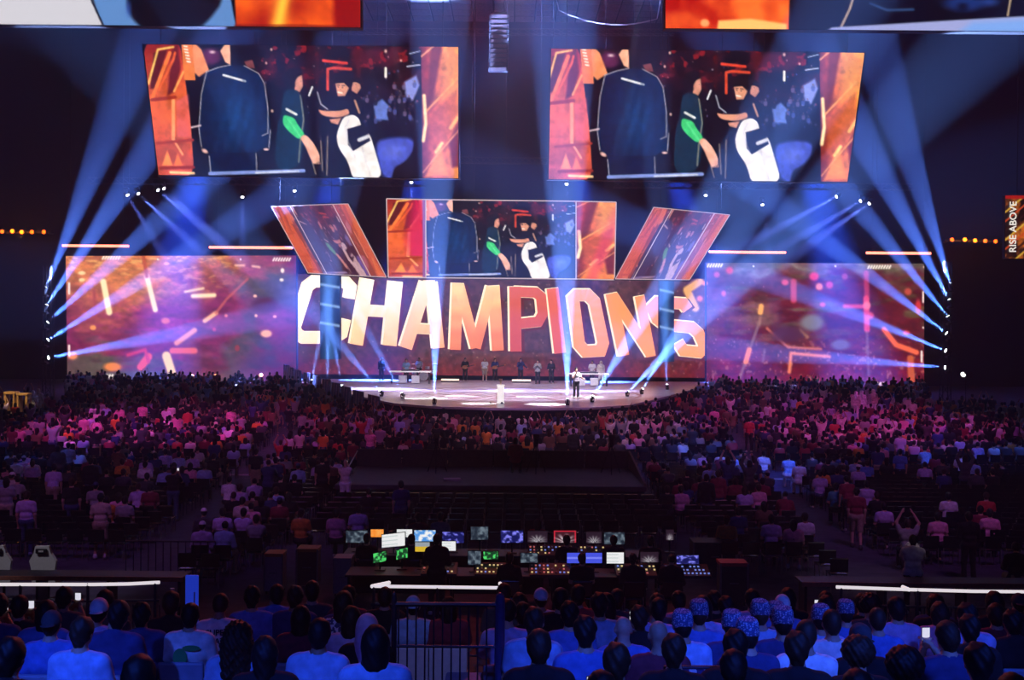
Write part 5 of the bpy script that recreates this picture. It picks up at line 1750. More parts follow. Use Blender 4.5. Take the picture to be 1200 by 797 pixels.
def handrail(pts, label):
    P = [at(px, py, YR) for px, py in pts]
    c = sum(P, Vector()) / len(P)
    root = thing('handrail', label, 'railing', (c.x, YR, 1.62))
    L = [p - Vector((c.x, YR, 1.62)) for p in P]
    MB().tube(L, 0.023, 8).build('top_rail', M_rail_glow, root)
    x0, x1 = L[0].x, L[-1].x
    z = L[0].z
    n = max(2, int((x1 - x0) / 0.9))
    for k in range(n + 1):
        x = x0 + (x1 - x0) * (0.02 + 0.96 * k / n)
        MB().tube([(x, 0, 0), (x, 0, z + (L[-1].z - z) * k / n)], 0.022, 6).build('post', M_navy_metal, root)
    MB().tube([(x0, 0, z - 0.25), (x1, 0, L[-1].z - 0.25)], 0.018, 6).build('middle_rail', M_navy_metal, root)
    nb = int((x1 - x0) / 0.12)
    bm_ = MB()
    for k in range(nb + 1):
        x = x0 + (x1 - x0) * k / nb
        MB().tube([(x, 0, 0.1), (x, 0, z - 0.25)], 0.009, 5).build('bar', M_navy_metal, root)
    MB().tube([(x0, 0, 0.1), (x1, 0, 0.1)], 0.018, 6).build('bottom_rail', M_navy_metal, root)
    return root


handrail([(-60, 685.5), (0, 685), (110, 685), (150, 684.4), (187, 682.5)], 'white-glowing handrail at the front of the stand, left edge')
handrail([(435, 687), (470, 687.5), (590, 689)], 'white-glowing handrail at the front of the stand, middle')
handrail([(980, 688), (1065, 691), (1140, 693), (1260, 694)], 'white-glowing handrail at the front of the stand, right edge')
# hooked rail ends
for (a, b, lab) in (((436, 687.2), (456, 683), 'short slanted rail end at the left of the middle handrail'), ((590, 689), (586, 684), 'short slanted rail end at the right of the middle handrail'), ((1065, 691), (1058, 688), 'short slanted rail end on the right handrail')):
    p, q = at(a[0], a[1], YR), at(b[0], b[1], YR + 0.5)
    tag(MB().tube([p, q], 0.028, 8).build('rail_end', M_rail_glow), lab, 'railing')
# bar fence before the accessible platform
Yf = 9.9
pa, pb = at(462, 708, Yf), at(586, 709, Yf)
root = thing('bar_fence', 'dark blue vertical bar fence around the sunken platform in the middle of the stand', 'fence', ((pa.x + pb.x) / 2, Yf, tier_floor(3)))
zt = pa.z - tier_floor(3); h = (pb.x - pa.x) / 2
for z, r in ((zt, 0.022), (zt - 0.38, 0.014), (0.52, 0.02), (0.08, 0.02)):
    MB().tube([(-h, 0, z), (h, 0, z)], r, 6).build('rail', M_navy_metal, root)
for k in range(12):
    x = -h + 2 * h * (k + 0.5) / 12
    MB().tube([(x, 0, 0.08), (x, 0, zt)], 0.008, 5).build('bar', M_navy_metal, root)
M_bluepost = mat('blue_post', (0.03, 0.04, 0.12), 0.5, noise=0.15)
for x, r in ((-h, 0.025), (h, 0.045)):
    MB().lathe([(r, 0), (r, zt + 0.03), (r * 0.8, zt + 0.09), (r * 0.3, zt + 0.11)], 10, c=(x, 0, 0)).build('post', M_bluepost if r > 0.03 else M_navy_metal, root)
# accessible platform: two white chairs with spectators, a blue bench
for k, (px, shirt, hair, lab) in enumerate(((484, 'light blue', 'capback', 'capped spectator in light-blue shirt on the left white chair behind the bar fence'), (526, 'maroon', 'bob', 'bob-haired spectator in maroon shirt on the right white chair behind the bar fence'))):
    x = at(px, 700, 13.2).x
    person('sit', 0, (x, 13.2, 1.62), 0.05, lab, 'spectators on the accessible platform', shirt, 'tee', hair, 0, 1, 'jeans', hat='light blue')
    r = thing('white_chair', 'white plastic chair %s behind the bar fence' % ('on the left' if k == 0 else 'on the right'), 'chair', (x, 13.18, 1.62))
    Mp = mat('white_plastic', (0.62, 0.62, 0.66), 0.5, noise=0.06)
    MB().rbox(-0.24, 0.24, -0.2, 0.24, 0.42, 0.46, 0.02).build('seat', Mp, r)
    b = MB().rbox(-0.24, 0.24, -0.28, -0.24, 0.46, 0.86, 0.018).build('backrest', Mp, r)
    for sx in (-0.2, 0.2):
        for sy in (-0.2, 0.2): MB().tube([(sx, sy, 0), (sx * 0.95, sy * 0.95, 0.43)], 0.018, 6).build('leg', Mp, r)
x = at(555, 700, 12.6).x
r = thing('bench', 'low bench with a blue-lit cushion behind the bar fence', 'bench', (x, 12.6, 1.62))
MB().rbox(-0.32, 0.32, -0.2, 0.2, 0.5, 0.62, 0.03).build('cushion', mat('bench_blue', (0.18, 0.22, 0.5), 0.7, noise=0.1), r)
for sx in (-0.26, 0.26): MB().rbox(sx - 0.03, sx + 0.03, -0.18, 0.18, 0, 0.5, 0.01).build('leg', M_dark, r)
for k in range(3):
    MB().rbox(-0.32, 0.32, -0.2, -0.17, 0.12 + k * 0.12, 0.17 + k * 0.12, 0.008).build('slat', mat('pale_slat', (0.4, 0.4, 0.45), 0.6, noise=0.1), r)
# blue upright panel and pale posts at the front of the stand
p = at(225, 690, 14.6)
r = thing('upright_panel', 'narrow glowing blue panel standing behind the left rows of the stand', 'sign', (p.x, 14.6, 1.62))
MB().rbox(-0.085, 0.085, -0.02, 0.02, 0.55, 1.32, 0.01).build('panel', mat('blue_acrylic', (0.05, 0.1, 0.6), 0.3, emit=(0.02, 0.06, 0.75), strength=0.45), r)
MB().rbox(0.03, 0.05, -0.03, -0.02, 0.62, 1.1, 0.003).build('white_marking', mat('marking_white', (0.6, 0.6, 0.7), 0.6), r)
MB().rbox(-0.03, 0.03, -0.03, 0.03, 0.0, 0.56, 0.01).build('stand', M_navy_metal, r)
for px, lab, col in ((202, 'pale post beside the glowing blue panel', 0.3), (969, 'pale post at the left end of the right handrail', 0.6)):
    p = at(px, 690, 14.9)
    r = thing('rail_post', lab, 'post', (p.x, 14.9, 1.62))
    MB().lathe([(0.05, 0), (0.045, 0.03), (0.028, 0.06), (0.028, 1.05), (0.034, 1.07)], 10).build('shaft', mat('pale_post_%d' % px, (col, col, col * 1.05), 0.4, 0.3), r)
# striped folding chair with an orange bag near the bottom edge
x = at(822, 700, tier_y(1)).x
r = thing('striped_seat_cover', 'blue and white striped cover over a seat back below the embroidered caps', 'seat cover', (x, tier_y(1) + 0.36, tier_floor(1) + 0.0))
for k in range(7):
    MB().rbox(-0.2 + k * 0.057, -0.2 + (k + 1) * 0.057, -0.03, 0.0, 0.3, 1.0, 0.004).build('stripe', mat('stripe_white', (0.6, 0.6, 0.7), 0.8, noise=0.05) if k % 2 else mat('stripe_navy', (0.03, 0.04, 0.16), 0.8, noise=0.05), r)
MB().rbox(-0.22, 0.22, 0.0, 0.04, 0.0, 1.02, 0.01).build('back_board', M_navy_metal, r)
# ------------------------------------------------------------------ floor of the hall: chairs
def aisle_x(y):
    return 6.6 + 0.09 * y


chair_m = (
    MB().rbox(-0.22, 0.22, -0.2, 0.22, 0.42, 0.46, 0.015).mesh('seat'),
    MB().rbox(-0.22, 0.22, -0.25, -0.21, 0.5, 0.84, 0.02).mesh('backrest'),
    None)
fr = MB()
for sx in (-0.2, 0.2):
    fr.tube([(sx, 0.2, 0), (sx, 0.18, 0.43)], 0.012, 5); fr.tube([(sx, -0.26, 0), (sx, -0.22, 0.45), (sx, -0.235, 0.8)], 0.012, 5)
chair_m = (chair_m[0], chair_m[1], fr.mesh('frame'))
M_chair = mat('black_chair_vinyl', (0.007, 0.007, 0.008), 0.24, spec=0.8)
M_chair_fr = mat('chair_chrome', (0.25, 0.25, 0.27), 0.35, 0.8, noise=0.1)


def block_of(x, y):
    a = aisle_x(y)
    if x < -a - 0.9: return 'far left'
    if x > a + 0.9: return 'far right'
    if abs(x) < a - 0.9: return 'centre left' if x < -6.4 else ('centre right' if x > 5.2 else 'centre')
    return None


def stage_clear(x, y, m=1.0):
    if y < 57.2 - m * 0.3: return True
    half = np.interp(y, [57.2, 58.2, 59.2, 61.5, 66, 75, 84, 92], [0, 2.2, 4.4, 6.8, 8.8, 12.2, 16, 18.6])
    return (x < -half - m) or (x > half * 0.93 + m)


def seats_near():
    out = []
    r = 0
    y = 26.6
    while y < 46.2:
        r += 1
        x = -24.0
        while x < 24:
            b = block_of(x, y)
            ok = b is not None
            if b == 'centre':
                ok = 31.0 < y < 37.2 and -5.6 < x < 4.6
            if b in ('far left', 'far right') and y < 29: ok = False
            if b in ('centre left', 'centre right') and y < 28: ok = x < -7.0 or x > 7.4
            if -6.6 < x < 5.6 and y >= 37.2: ok = False
            px = 600 + FPX * x / y
            if px < -15 or px > 1215: ok = False
            if ok: out.append((x, y, b, r))
            x += 0.56
        y += 1.02
    return out


def seats_far():
    out = []
    y, r = 49.2, 0
    while y < 86:
        r += 1
        x = -39.0
        while x < 39:
            px = 600 + FPX * x / y
            a = aisle_x(y)
            ok = -10 < px < 1210 and stage_clear(x, y, 0.6) and not (a - 0.9 < abs(x) < a + 0.9 and y < 62)
            if y > 70 and (px < 76 or px > 1090): ok = False
            if ok: out.append((x, y, 'left' if x < -a else ('right' if x > a else 'centre'), r))
            x += 0.6 if y < 62 else 0.66
        y += 0.98 if y < 60 else 1.35
    return out


SN, SF = seats_near(), seats_far()
# ------------------------------------------------------------------ spectators on the floor who stand out in the photo
# head px, head py, pose, shirt, sleeve, hair, legs, skin, label
FLOORP = [
    (31, 581, 'stand', 'lilac', 'tee', 'short', 'jeans', 1, 'person in lilac tee and jeans standing above the two white gaming chairs'),
    (62, 549, 'stand_lean', 'lilac', 'tee', 'short', 'shorts', 1, 'person in lilac tee and shorts leaning over a chair row at far left'),
    (84, 566, 'stand', 'black', 'tee', 'crop', 'jeans', 1, 'person in black tee and jeans standing just right of the leaning lilac tee'),
    (118, 584, 'stand_fold', 'beige', 'tee', 'crop', 'shorts', 1, 'person in beige tee, shorts and white shoes standing nearest at the left'),
    (139, 582, 'sit', 'pink', 'tee', 'long', 'black', 0, 'long-haired person in pink top sitting right of the beige-clad standing person'),
    (112, 570, 'sit', 'grey', 'tee', 'cap', 'black', 1, 'capped person in grey tee sitting behind the beige-clad standing person'),
    (162, 572, 'sit_lean', 'lilac', 'tee', 'short', 'black', 1, 'person in lilac shirt leaning forward beside the left aisle'),
    (176, 572, 'sit', 'maroon', 'tee', 'crop', 'black', 1, 'person in maroon shirt sitting beside the lilac shirt at the left aisle'),
    (203, 552, 'stand_phone', 'black', 'tee', 'crop', 'jeans', 2, 'person in black tee filming with a phone at the left aisle'),
    (268, 563, 'sit_slouch', 'white', 'tee', 'fade', 'black', 1, 'person in white tee sitting alone on the edge of the left aisle'),
    (281, 572, 'sit', 'lilac', 'tee', 'short', 'black', 1, 'person in lilac tee sitting just behind the white tee at the left aisle'),
    (405, 543, 'stand_phone', 'cream', 'tee', 'bald', 'white', 1, 'person in cream tee and pale shorts standing left of the camera platform'),
    (353, 602, 'sit', 'orange', 'tee', 'crop', 'black', 1, 'person in orange tee sitting above the white flight case'),
    (394, 602, 'sit', 'pink', 'tee', 'short', 'black', 1, 'person in pink tee sitting left of the mixing desk monitors'),
    (420, 597, 'sit', 'lilac', 'tee', 'short', 'black', 1, 'person in lilac tee sitting right above the first desk monitor'),
    (490, 607, 'sit', 'maroon', 'tee', 'crop', 'black', 1, 'person in maroon tee sitting behind the pale tilted laptop'),
    (516, 606, 'sit', 'grey', 'tee', 'short', 'black', 1, 'person in grey tee sitting behind the blue sky monitor'),
    (630, 614, 'sit', 'red', 'tee', 'long', 'black', 1, 'red-haired person sitting alone in the middle behind the desk monitors'),
    (323, 540, 'stand', 'navy', 'tee', 'short', 'black', 1, 'person in navy tee standing with back turned by the left cross aisle'),
    (329, 519, 'sit_up', 'red', 'tee', 'crop', 'black', 1, 'person in red top with both arms raised on the left cross aisle'),
    (300, 530, 'stand', 'black', 'tee', 'crop', 'shorts', 2, 'person in black tee and shorts standing beside the navy tee at the left cross aisle'),
    (112, 493, 'stand_lean', 'pink', 'tee', 'short', 'jeans', 1, 'person in hot-pink shirt standing bent in the left crowd'),
    (167, 474, 'stand', 'pink', 'tee', 'short', 'black', 1, 'person in pink tee standing tall in the upper left crowd'),
    (271, 480, 'stand', 'pink', 'tee', 'crop', 'black', 1, 'person in pink tee standing left of the dark left cross aisle'),
    (434, 506, 'stand_phone', 'pink', 'tee', 'bald', 'jeans', 1, 'person in pink tee photographing over the corner of the camera platform'),
    (575, 474, 'stand', 'black', 'long', 'short', 'black', 1, 'person in black standing in front of the white pedestal, left one'),
    (588, 474, 'stand', 'pink', 'tee', 'crop', 'black', 1, 'person in pink tee and black trousers standing in front of the white pedestal'),
    (600, 482, 'stand', 'navy', 'long', 'crop', 'jeans', 1, 'person in navy top standing right of the pink tee in front of the stage'),
    (582, 516, 'sit', 'black', 'long', 'crop', 'black', 1, 'person in black jacket sitting at the back wall of the camera platform'),
    (618, 514, 'sit', 'orange', 'tee', 'curly', 'black', 1, 'curly-haired person in orange-pink top just behind the camera platform'),
    (638, 505, 'stand', 'black', 'long', 'capback', 'black', 1, 'person in black with a pale cap standing behind the camera platform'),
    (672, 506, 'stand', 'black', 'long', 'crop', 'black', 1, 'person in black standing behind the camera platform, right of the pale cap'),
    (604, 541, 'sit', 'maroon', 'long', 'long', 'black', 1, 'long-haired person sitting with back turned on the camera platform'),
    (837, 480, 'stand_lean', 'pink', 'tee', 'crop', 'jeans', 1, 'person in pink tee and jeans standing sideways by the right aisle'),
    (878, 492, 'stand', 'red', 'tee', 'short', 'black', 1, 'person in red tee standing in the right crowd'),
    (926, 486, 'stand', 'pink', 'tee', 'short', 'jeans', 1, 'person in pink tee standing just left of the raised phone filmer'),
    (985, 488, 'stand_up', 'cream', 'tee', 'bald', 'white', 1, 'person in cream clothes with raised arms in the right crowd'),
    (895, 532, 'sit', 'white', 'tee', 'crop', 'jeans', 1, 'person in blue-lit white tee sitting alone at the right cross aisle'),
    (924, 536, 'sit_slouch', 'light blue', 'tee', 'crop', 'white', 1, 'person in light-blue tee with legs stretched out by the right cross aisle'),
    (937, 543, 'sit_slouch', 'white', 'tee', 'short', 'white', 1, 'person in white tee with legs stretched out by the right cross aisle'),
    (884, 540, 'stand', 'navy', 'tee', 'crop', 'jeans', 1, 'person in navy tee standing at the right cross aisle'),
    (845, 532, 'sit', 'white', 'tee', 'crop', 'jeans', 1, 'person in blue-lit white shirt left of the right cross aisle'),
    (858, 534, 'sit', 'light blue', 'tee', 'long', 'jeans', 1, 'long-haired person in light-blue shirt left of the right cross aisle'),
    (961, 556, 'sit', 'lilac', 'tee', 'fade', 'jeans', 1, 'fair-haired person in lilac tee at the near right corner of the cross aisle'),
    (1003, 540, 'sit', 'light blue', 'tee', 'crop', 'jeans', 1, 'person in light-blue tee in the row before the empty right seats'),
    (1016, 543, 'sit', 'blue', 'tee', 'short', 'jeans', 1, 'person in blue tee next to the light-blue tee before the empty right seats'),
    (1055, 530, 'stand', 'blue', 'tee', 'crop', 'black', 1, 'person in blue shirt standing among the blue-lit right seats'),
    (1084, 546, 'sit_lean', 'lilac', 'tee', 'short', 'jeans', 1, 'person in lilac shirt bending forward at the empty right seats'),
    (1085, 527, 'sit_lean', 'light blue', 'tee', 'short', 'jeans', 1, 'person in pale blue top bending sideways in the blue-lit right seats'),
    (1126, 534, 'sit', 'white', 'tee', 'crop', 'jeans', 1, 'person in blue-lit white top, left of a pair in the right seats'),
    (1141, 541, 'sit', 'light blue', 'tee', 'crop', 'jeans', 1, 'person in light-blue top, right of a pair in the right seats'),
    (1146, 522, 'sit_lean', 'lilac', 'tee', 'short', 'jeans', 1, 'person in lilac top leaning over in the far right seats'),
    (980, 571, 'sit', 'teal', 'tee', 'crop', 'black', 1, 'person in teal tee sitting left of the maroon tee at the right aisle'),
    (992, 563, 'sit', 'light blue', 'tee', 'crop', 'black', 1, 'person in light-blue tee sitting behind the teal tee'),
    (1016, 568, 'sit', 'lilac', 'tee', 'short', 'black', 1, 'person in lilac tee sitting above the maroon standing person'),
    (1004, 577, 'stand_step', 'maroon', 'tee', 'crop', 'shorts', 1, 'person in maroon tee and shorts walking up the right aisle'),
    (1036, 594, 'sit', 'lilac', 'tee', 'short', 'black', 1, 'person in lilac tee sitting right of the maroon walker'),
    (1064, 614, 'sit_up', 'grey', 'tee', 'short', 'black', 1, 'person in grey tee holding both arms overhead in the right seats'),
    (1099, 606, 'sit', 'pink', 'tee', 'crop', 'black', 1, 'person in pink tee sitting right of the raised arms'),
    (1070, 634, 'stand_phone', 'white', 'long', 'short', 'black', 1, 'person in white sweatshirt filming at the front of the right floor seats'),
    (1136, 606, 'stand_fold', 'black', 'long', 'short', 'black', 1, 'guard in a black jacket standing among the right floor seats'),
    (1149, 598, 'sit', 'maroon', 'tee', 'short', 'black', 1, 'person in maroon top sitting behind the guard'),
    (1160, 602, 'sit', 'pink', 'tee', 'crop', 'black', 1, 'person in pink top sitting right of the guard'),
    (1192, 644, 'sit_lean', 'black', 'long', 'short', 'shorts', 1, 'person in black with bare knees at the right edge of the floor'),
    (904, 609, 'sit', 'lilac', 'tee', 'crop', 'black', 1, 'person in lilac polo sitting left of the striped long-haired person'),
    (930, 614, 'sit', 'pink', 'tee', 'long', 'shorts', 1, 'long-haired person in pink striped top beside the right aisle'),
    (852, 611, 'sit_slouch', 'orange', 'tee', 'crop', 'black', 1, 'person in orange-yellow shirt bent over right of the mixing desk'),
    (865, 600, 'sit', 'navy', 'tee', 'short', 'black', 1, 'person in navy tee sitting right of the orange-yellow shirt'),
    (798, 574, 'sit', 'pink', 'tee', 'crop', 'black', 1, 'person in pink tee sitting at the right of the empty centre seats'),
    (782, 574, 'sit', 'black', 'tee', 'short', 'black', 1, 'person in black tee left of the pink tee at the empty centre seats'),
    (836, 562, 'sit', 'pink', 'tee', 'short', 'black', 1, 'person in pink tee in the row behind, near the right aisle'),
    (820, 562, 'sit', 'maroon', 'tee', 'crop', 'black', 1, 'person in maroon tee left of the pink tee near the right aisle'),
    (862, 564, 'sit', 'maroon', 'long', 'long', 'black', 1, 'long-haired person in maroon top near the right aisle'),
    (889, 572, 'sit', 'pink', 'tee', 'short', 'black', 1, 'person in pink tee sitting alone at the edge of the right aisle'),
    (22, 536, 'sit', 'navy', 'tee', 'crop', 'jeans', 1, 'person in navy tee, capless, in the seats at the far left edge'),
    (28, 538, 'sit', 'pink', 'tee', 'cap', 'jeans', 1, 'capped person in pink tee in the seats at the far left edge'),
    (38, 544, 'sit', 'lilac', 'tee', 'crop', 'jeans', 1, 'person in lilac tee in the seats at the far left edge'),
    (170, 545, 'sit', 'white', 'tee', 'crop', 'jeans', 1, 'person in blue-lit white tee sitting above the phone filmer at left'),
    (148, 525, 'sit', 'pink', 'tee', 'crop', 'jeans', 1, 'person in pink and blue top in the left seats'),
    (194, 530, 'sit', 'lilac', 'tee', 'short', 'jeans', 1, 'person in lilac tee, left one of three along the left cross aisle'),
    (210, 533, 'sit', 'light blue', 'tee', 'crop', 'jeans', 1, 'person in light-blue tee, middle one of three along the left cross aisle'),
    (226, 534, 'sit', 'lilac', 'tee', 'crop', 'jeans', 1, 'person in lilac tee, right one of three along the left cross aisle'),
]


def solve_y(px, py, hh):
    d = ray(px, py)
    y = 40.0
    for _ in range(60):
        z = CAM.z + d.z * (y / d.y)
        tgt = ground(0, y) + hh
        # find y where the ray is at the head height
        y2 = (tgt - CAM.z) / d.z * d.y
        y = 0.5 * y + 0.5 * max(20, min(90, y2))
    return y


FLP, occupied = [], []
r3 = random.Random(11)
fill_seats = []
for (px, py, ps, shirt, slv, hair, lg, sk, lab) in FLOORP:
    hh = pose(ps)['head'][2]
    y = solve_y(px, py, hh)
    x = at(px, py, y).x
    z = ground(x, y)
    lab_on_deck = 'on the camera platform' in lab
    if lab_on_deck: y = 41.0; x = at(px, py, y).x; z = 0.9
    o = person(ps, 0 if y < 36 else 1, (x, y, z), r3.uniform(-0.2, 0.2) - x * 0.012, lab, 'spectators on the arena floor', shirt, slv, hair, r3.choice([0, 0, 1, 2]), sk, lg, hat=r3.choice(['white', 'grey', 'navy']))
    FLP.append(o); occupied.append((x, y))
    if ps in ('stand_phone',):
        held_phone({'obj': o, 'kind_': ps, 'lod_': 0 if y < 36 else 1}, 'lit phone held by the ' + lab.split(' standing')[0].split(' filming')[0].split(' photographing')[0])


def free(x, y, m=0.55):
    return all(abs(x - a) > m or abs(y - b) > 0.7 for a, b in occupied)


NPEOPLE = len(plan) + 2 + len(FLOORP)
LIMIT = 300 - 12 - 10
SHIRTS = ['white', 'pink', 'lilac', 'navy', 'black', 'black', 'black', 'grey', 'maroon', 'blue', 'light blue', 'dark grey', 'red', 'cream', 'orange', 'teal', 'beige']
POSES = ['sit', 'sit', 'sit', 'sit_lean', 'sit_slouch', 'sit_turn', 'sit_phone']


def occ_near(x, y, b):
    px = 600 + FPX * x / y
    if b == 'far left': return 0.34 if y > 36 else 0.12
    if b == 'far right': return (0.5 if px < 1040 else 0.1) if y > 39 else (0.26 if px < 1010 else 0.04)
    if b == 'centre left': return 0.42
    if b == 'centre right': return 0.46 if y > 34 else 0.12
    return 0.02


crowd = []  # the rest: (x, y, z, pose, shirt)
rowc = {}
cand = []
for (x, y, b, r) in SN:
    if free(x, y) and r3.random() < occ_near(x, y, b):
        cand.append((y, x, b, r, 'near'))


def dens(x, y):
    px = 600 + FPX * x / y
    if y < 50.5: return 0.75
    if abs(x) < 9 and y > 53: return 0.95
    if y < 60: return 0.8
    return 0.72


for (x, y, b, r) in SF:
    if free(x, y) and r3.random() < dens(x, y):
        cand.append((y, x, b, r, 'far'))
cand.sort()
pink_side = ['pink', 'lilac', 'white', 'navy', 'black', 'navy', 'grey', 'red', 'cream', 'black', 'maroon', 'light blue', 'orange', 'dark grey', 'black', 'black', 'dark grey', 'brown', 'black', 'maroon', 'grey', 'dark grey']
num = {}
for (y, x, b, r, sec) in cand:
    standp = 0.12 if y < 54 else (0.3 if y < 68 else 0.62)
    if abs(x) < 9 and y > 53.5: standp = 0.88
    ps = r3.choice(['stand', 'stand', 'stand_fold', 'stand_phone', 'stand_up', 'stand_lean', 'stand_clap']) if r3.random() < standp else r3.choice(POSES)
    shirt = r3.choice(pink_side)
    z = ground(x, y)
    if NPEOPLE < LIMIT:
        NPEOPLE += 1
        key = (sec, b, r)
        num[key] = num.get(key, 0) + 1
        where = ('%s floor block, near section, row %s, %s counted' % (b, nth(r), nth(num[key]))) if sec == 'near' else ('%s floor block, row %s behind cross aisle, %s counted' % (b, nth(r), nth(num[key])))
        what = {'sit_lean': 'leaning', 'sit_slouch': 'slouching', 'sit_turn': 'seated', 'sit_phone': 'phone-holding', 'sit': 'seated', 'stand_lean': 'bending'}.get(ps, 'standing')
        hair = r3.choice(['short', 'crop', 'crop', 'short', 'long', 'bob', 'cap', 'fade', 'bun'])
        person(ps, 1, (x + r3.uniform(-0.06, 0.06), y, z), r3.uniform(-0.3, 0.3) - x * 0.012, '%s %s spectator in %s, %s' % (what, HP[hair], shirt.replace('light blue', 'light-blue').replace('dark grey', 'dark-grey'), where), 'spectators on the arena floor', shirt, r3.choice(['tee', 'tee', 'long']), hair, r3.choice([0, 0, 1, 2]), r3.choice([0, 1, 1, 2]), r3.choice(['jeans', 'black', 'beige']), hat=r3.choice(['white', 'grey', 'navy']))
    else:
        crowd.append((x + r3.uniform(-0.1, 0.1), y + r3.uniform(-0.1, 0.1), z, ps, shirt))

# chairs: the nearest three hundred are objects, the rest one mesh
SN.sort(key=lambda s: (s[1], s[0]))
seen_rows = {}
rest = []
for i, (x, y, b, r) in enumerate(SN):
    if i < 296:
        seen_rows[(b, r)] = seen_rows.get((b, r), 0) + 1
        lab = 'black floor chair, %s row of the near %s block, %s from left' % (nth(r), b, nth(seen_rows[(b, r)]))
        c = thing('floor_chair', lab, 'chair', (x, y, 0), r3.uniform(-0.05, 0.05), 'black floor chairs, %s block, %s row' % (b, nth(r)))
        link('seat', chair_m[0], M_chair, c); link('backrest', chair_m[1], M_chair, c); link('frame', chair_m[2], M_chair_fr, c)
    else:
        rest.append((x, y))
rest += [(x, y) for (x, y, b, r) in SF if y < 60]
cm = MB()
for (x, y) in rest:
    z = ground(x, y)
    cm.box(x - 0.22, x + 0.22, y - 0.2, y + 0.22, z + 0.42, z + 0.46)
    cm.box(x - 0.22, x + 0.22, y - 0.25, y - 0.21, z + 0.5, z + 0.84)
    for sx in (-0.2, 0.2):
        cm.box(x + sx - 0.012, x + sx + 0.012, y - 0.23, y - 0.21, z, z + 0.5)
        cm.box(x + sx - 0.012, x + sx + 0.012, y + 0.17, y + 0.19, z, z + 0.43)
o = cm.build('floor_chairs', M_chair)
tag(o, 'rows of black floor chairs farther from the camera', 'chairs', None, 'stuff')

# ------------------------------------------------------------------ the rest of the crowd as one mass of figures
CV, CF, CC = [], [], []
base_n = 0
lowp = {}


def low(kind):
    if kind not in lowp:
        J = pose(kind)
        out = []
        for fn, a in ((make_body, (J, 0.062, False)), (make_top, (J, 0.07)), (make_bottom, (J, 0.085))):
            out.append(fn(*a))
        hv = [make_hair(s, 0.06) for s in ('short', 'crop', 'long', 'bob')]
        out.append([(v + np.array(J['head']), f) for v, f in hv])
        lowp[kind] = out
    return lowp[kind]


for (x, y, z, ps, shirt) in crowd:
    body, top, bot, hairs = low(ps)
    a = r3.uniform(-0.35, 0.35) - x * 0.012
    ca, sa = math.cos(a), math.sin(a)
    sc = r3.uniform(0.93, 1.06)
    sk = SKINS[r3.choice([0, 1, 1, 2])]
    for (V, Fq), col in ((body, sk), (top, COLORS[shirt]), (bot, r3.choice([(0.02, 0.02, 0.022), (0.04, 0.06, 0.14), (0.3, 0.25, 0.18)])), (r3.choice(hairs), HAIRS[r3.choice([0, 0, 1, 2])])):
        W = np.stack([(V[:, 0] * ca - V[:, 1] * sa) * sc + x, (V[:, 0] * sa + V[:, 1] * ca) * sc + y, V[:, 2] * sc + z], 1)
        CV.append(W); CF.append(Fq + base_n); CC.append(np.broadcast_to(np.array([*col, 1.0]), (len(V), 4)))
        base_n += len(V)
m = np_mesh('crowd', np.concatenate(CV), np.concatenate(CF))
ca_ = m.color_attributes.new('dye', 'FLOAT_COLOR', 'POINT')
ca_.data.foreach_set('color', np.concatenate(CC).astype(np.float32).reshape(-1))
o = link('crowd', m, attr_mat('crowd_clothes'))
tag(o, 'dense crowd of spectators filling the floor up to the stage', 'crowd', None, 'stuff')
STATS = ('PEOPLE', NPEOPLE, 'crowd', len(crowd), 'quads', len(m.polygons), 'chairs', len(SN), len(rest))
# ------------------------------------------------------------------ camera platform in the middle of the floor
root = thing('camera_platform', 'low black camera platform with a back wall in the middle of the floor', 'platform', (-0.6, 40.6, 0))
MB().rbox(-5.5, 5.3, -2.6, 2.7, 0.72, 0.9, 0.03).build('deck', mat('platform_deck', (0.05, 0.04, 0.055), 0.7, noise=0.25, nscale=4), root)
MB().box(-5.45, 5.25, -2.55, -2.5, 0, 0.72).box(-5.45, -5.4, -2.5, 2.6, 0, 0.72).box(5.2, 5.25, -2.5, 2.6, 0, 0.72).build('skirt', M_wall, root)
for k in range(6):
    x0 = -5.5 + k * 1.8
    MB().rbox(x0 + 0.02, x0 + 1.78, 2.6, 2.68, 0.9, 1.58, 0.02).build('back_panel', M_dark, root)
MB().add([(5.22, 2.6, 0.9), (5.3, 2.6, 0.9), (5.3, 2.6, 1.58), (5.22, 2.6, 1.58), (5.22, -2.5, 0.9), (5.3, -2.5, 0.9), (5.3, -2.5, 1.0), (5.22, -2.5, 1.0)], [(0, 1, 2, 3), (4, 7, 6, 5), (0, 4, 5, 1), (1, 5, 6, 2), (2, 6, 7, 3), (3, 7, 4, 0)]).build('side_panel', mat('platform_side', (0.08, 0.03, 0.03), 0.7, noise=0.2), root)
MB().tube([(-5.45, 2.6, 1.5), (-5.45, -1.2, 0.95)], 0.025, 6).build('side_rail', M_grey, root)
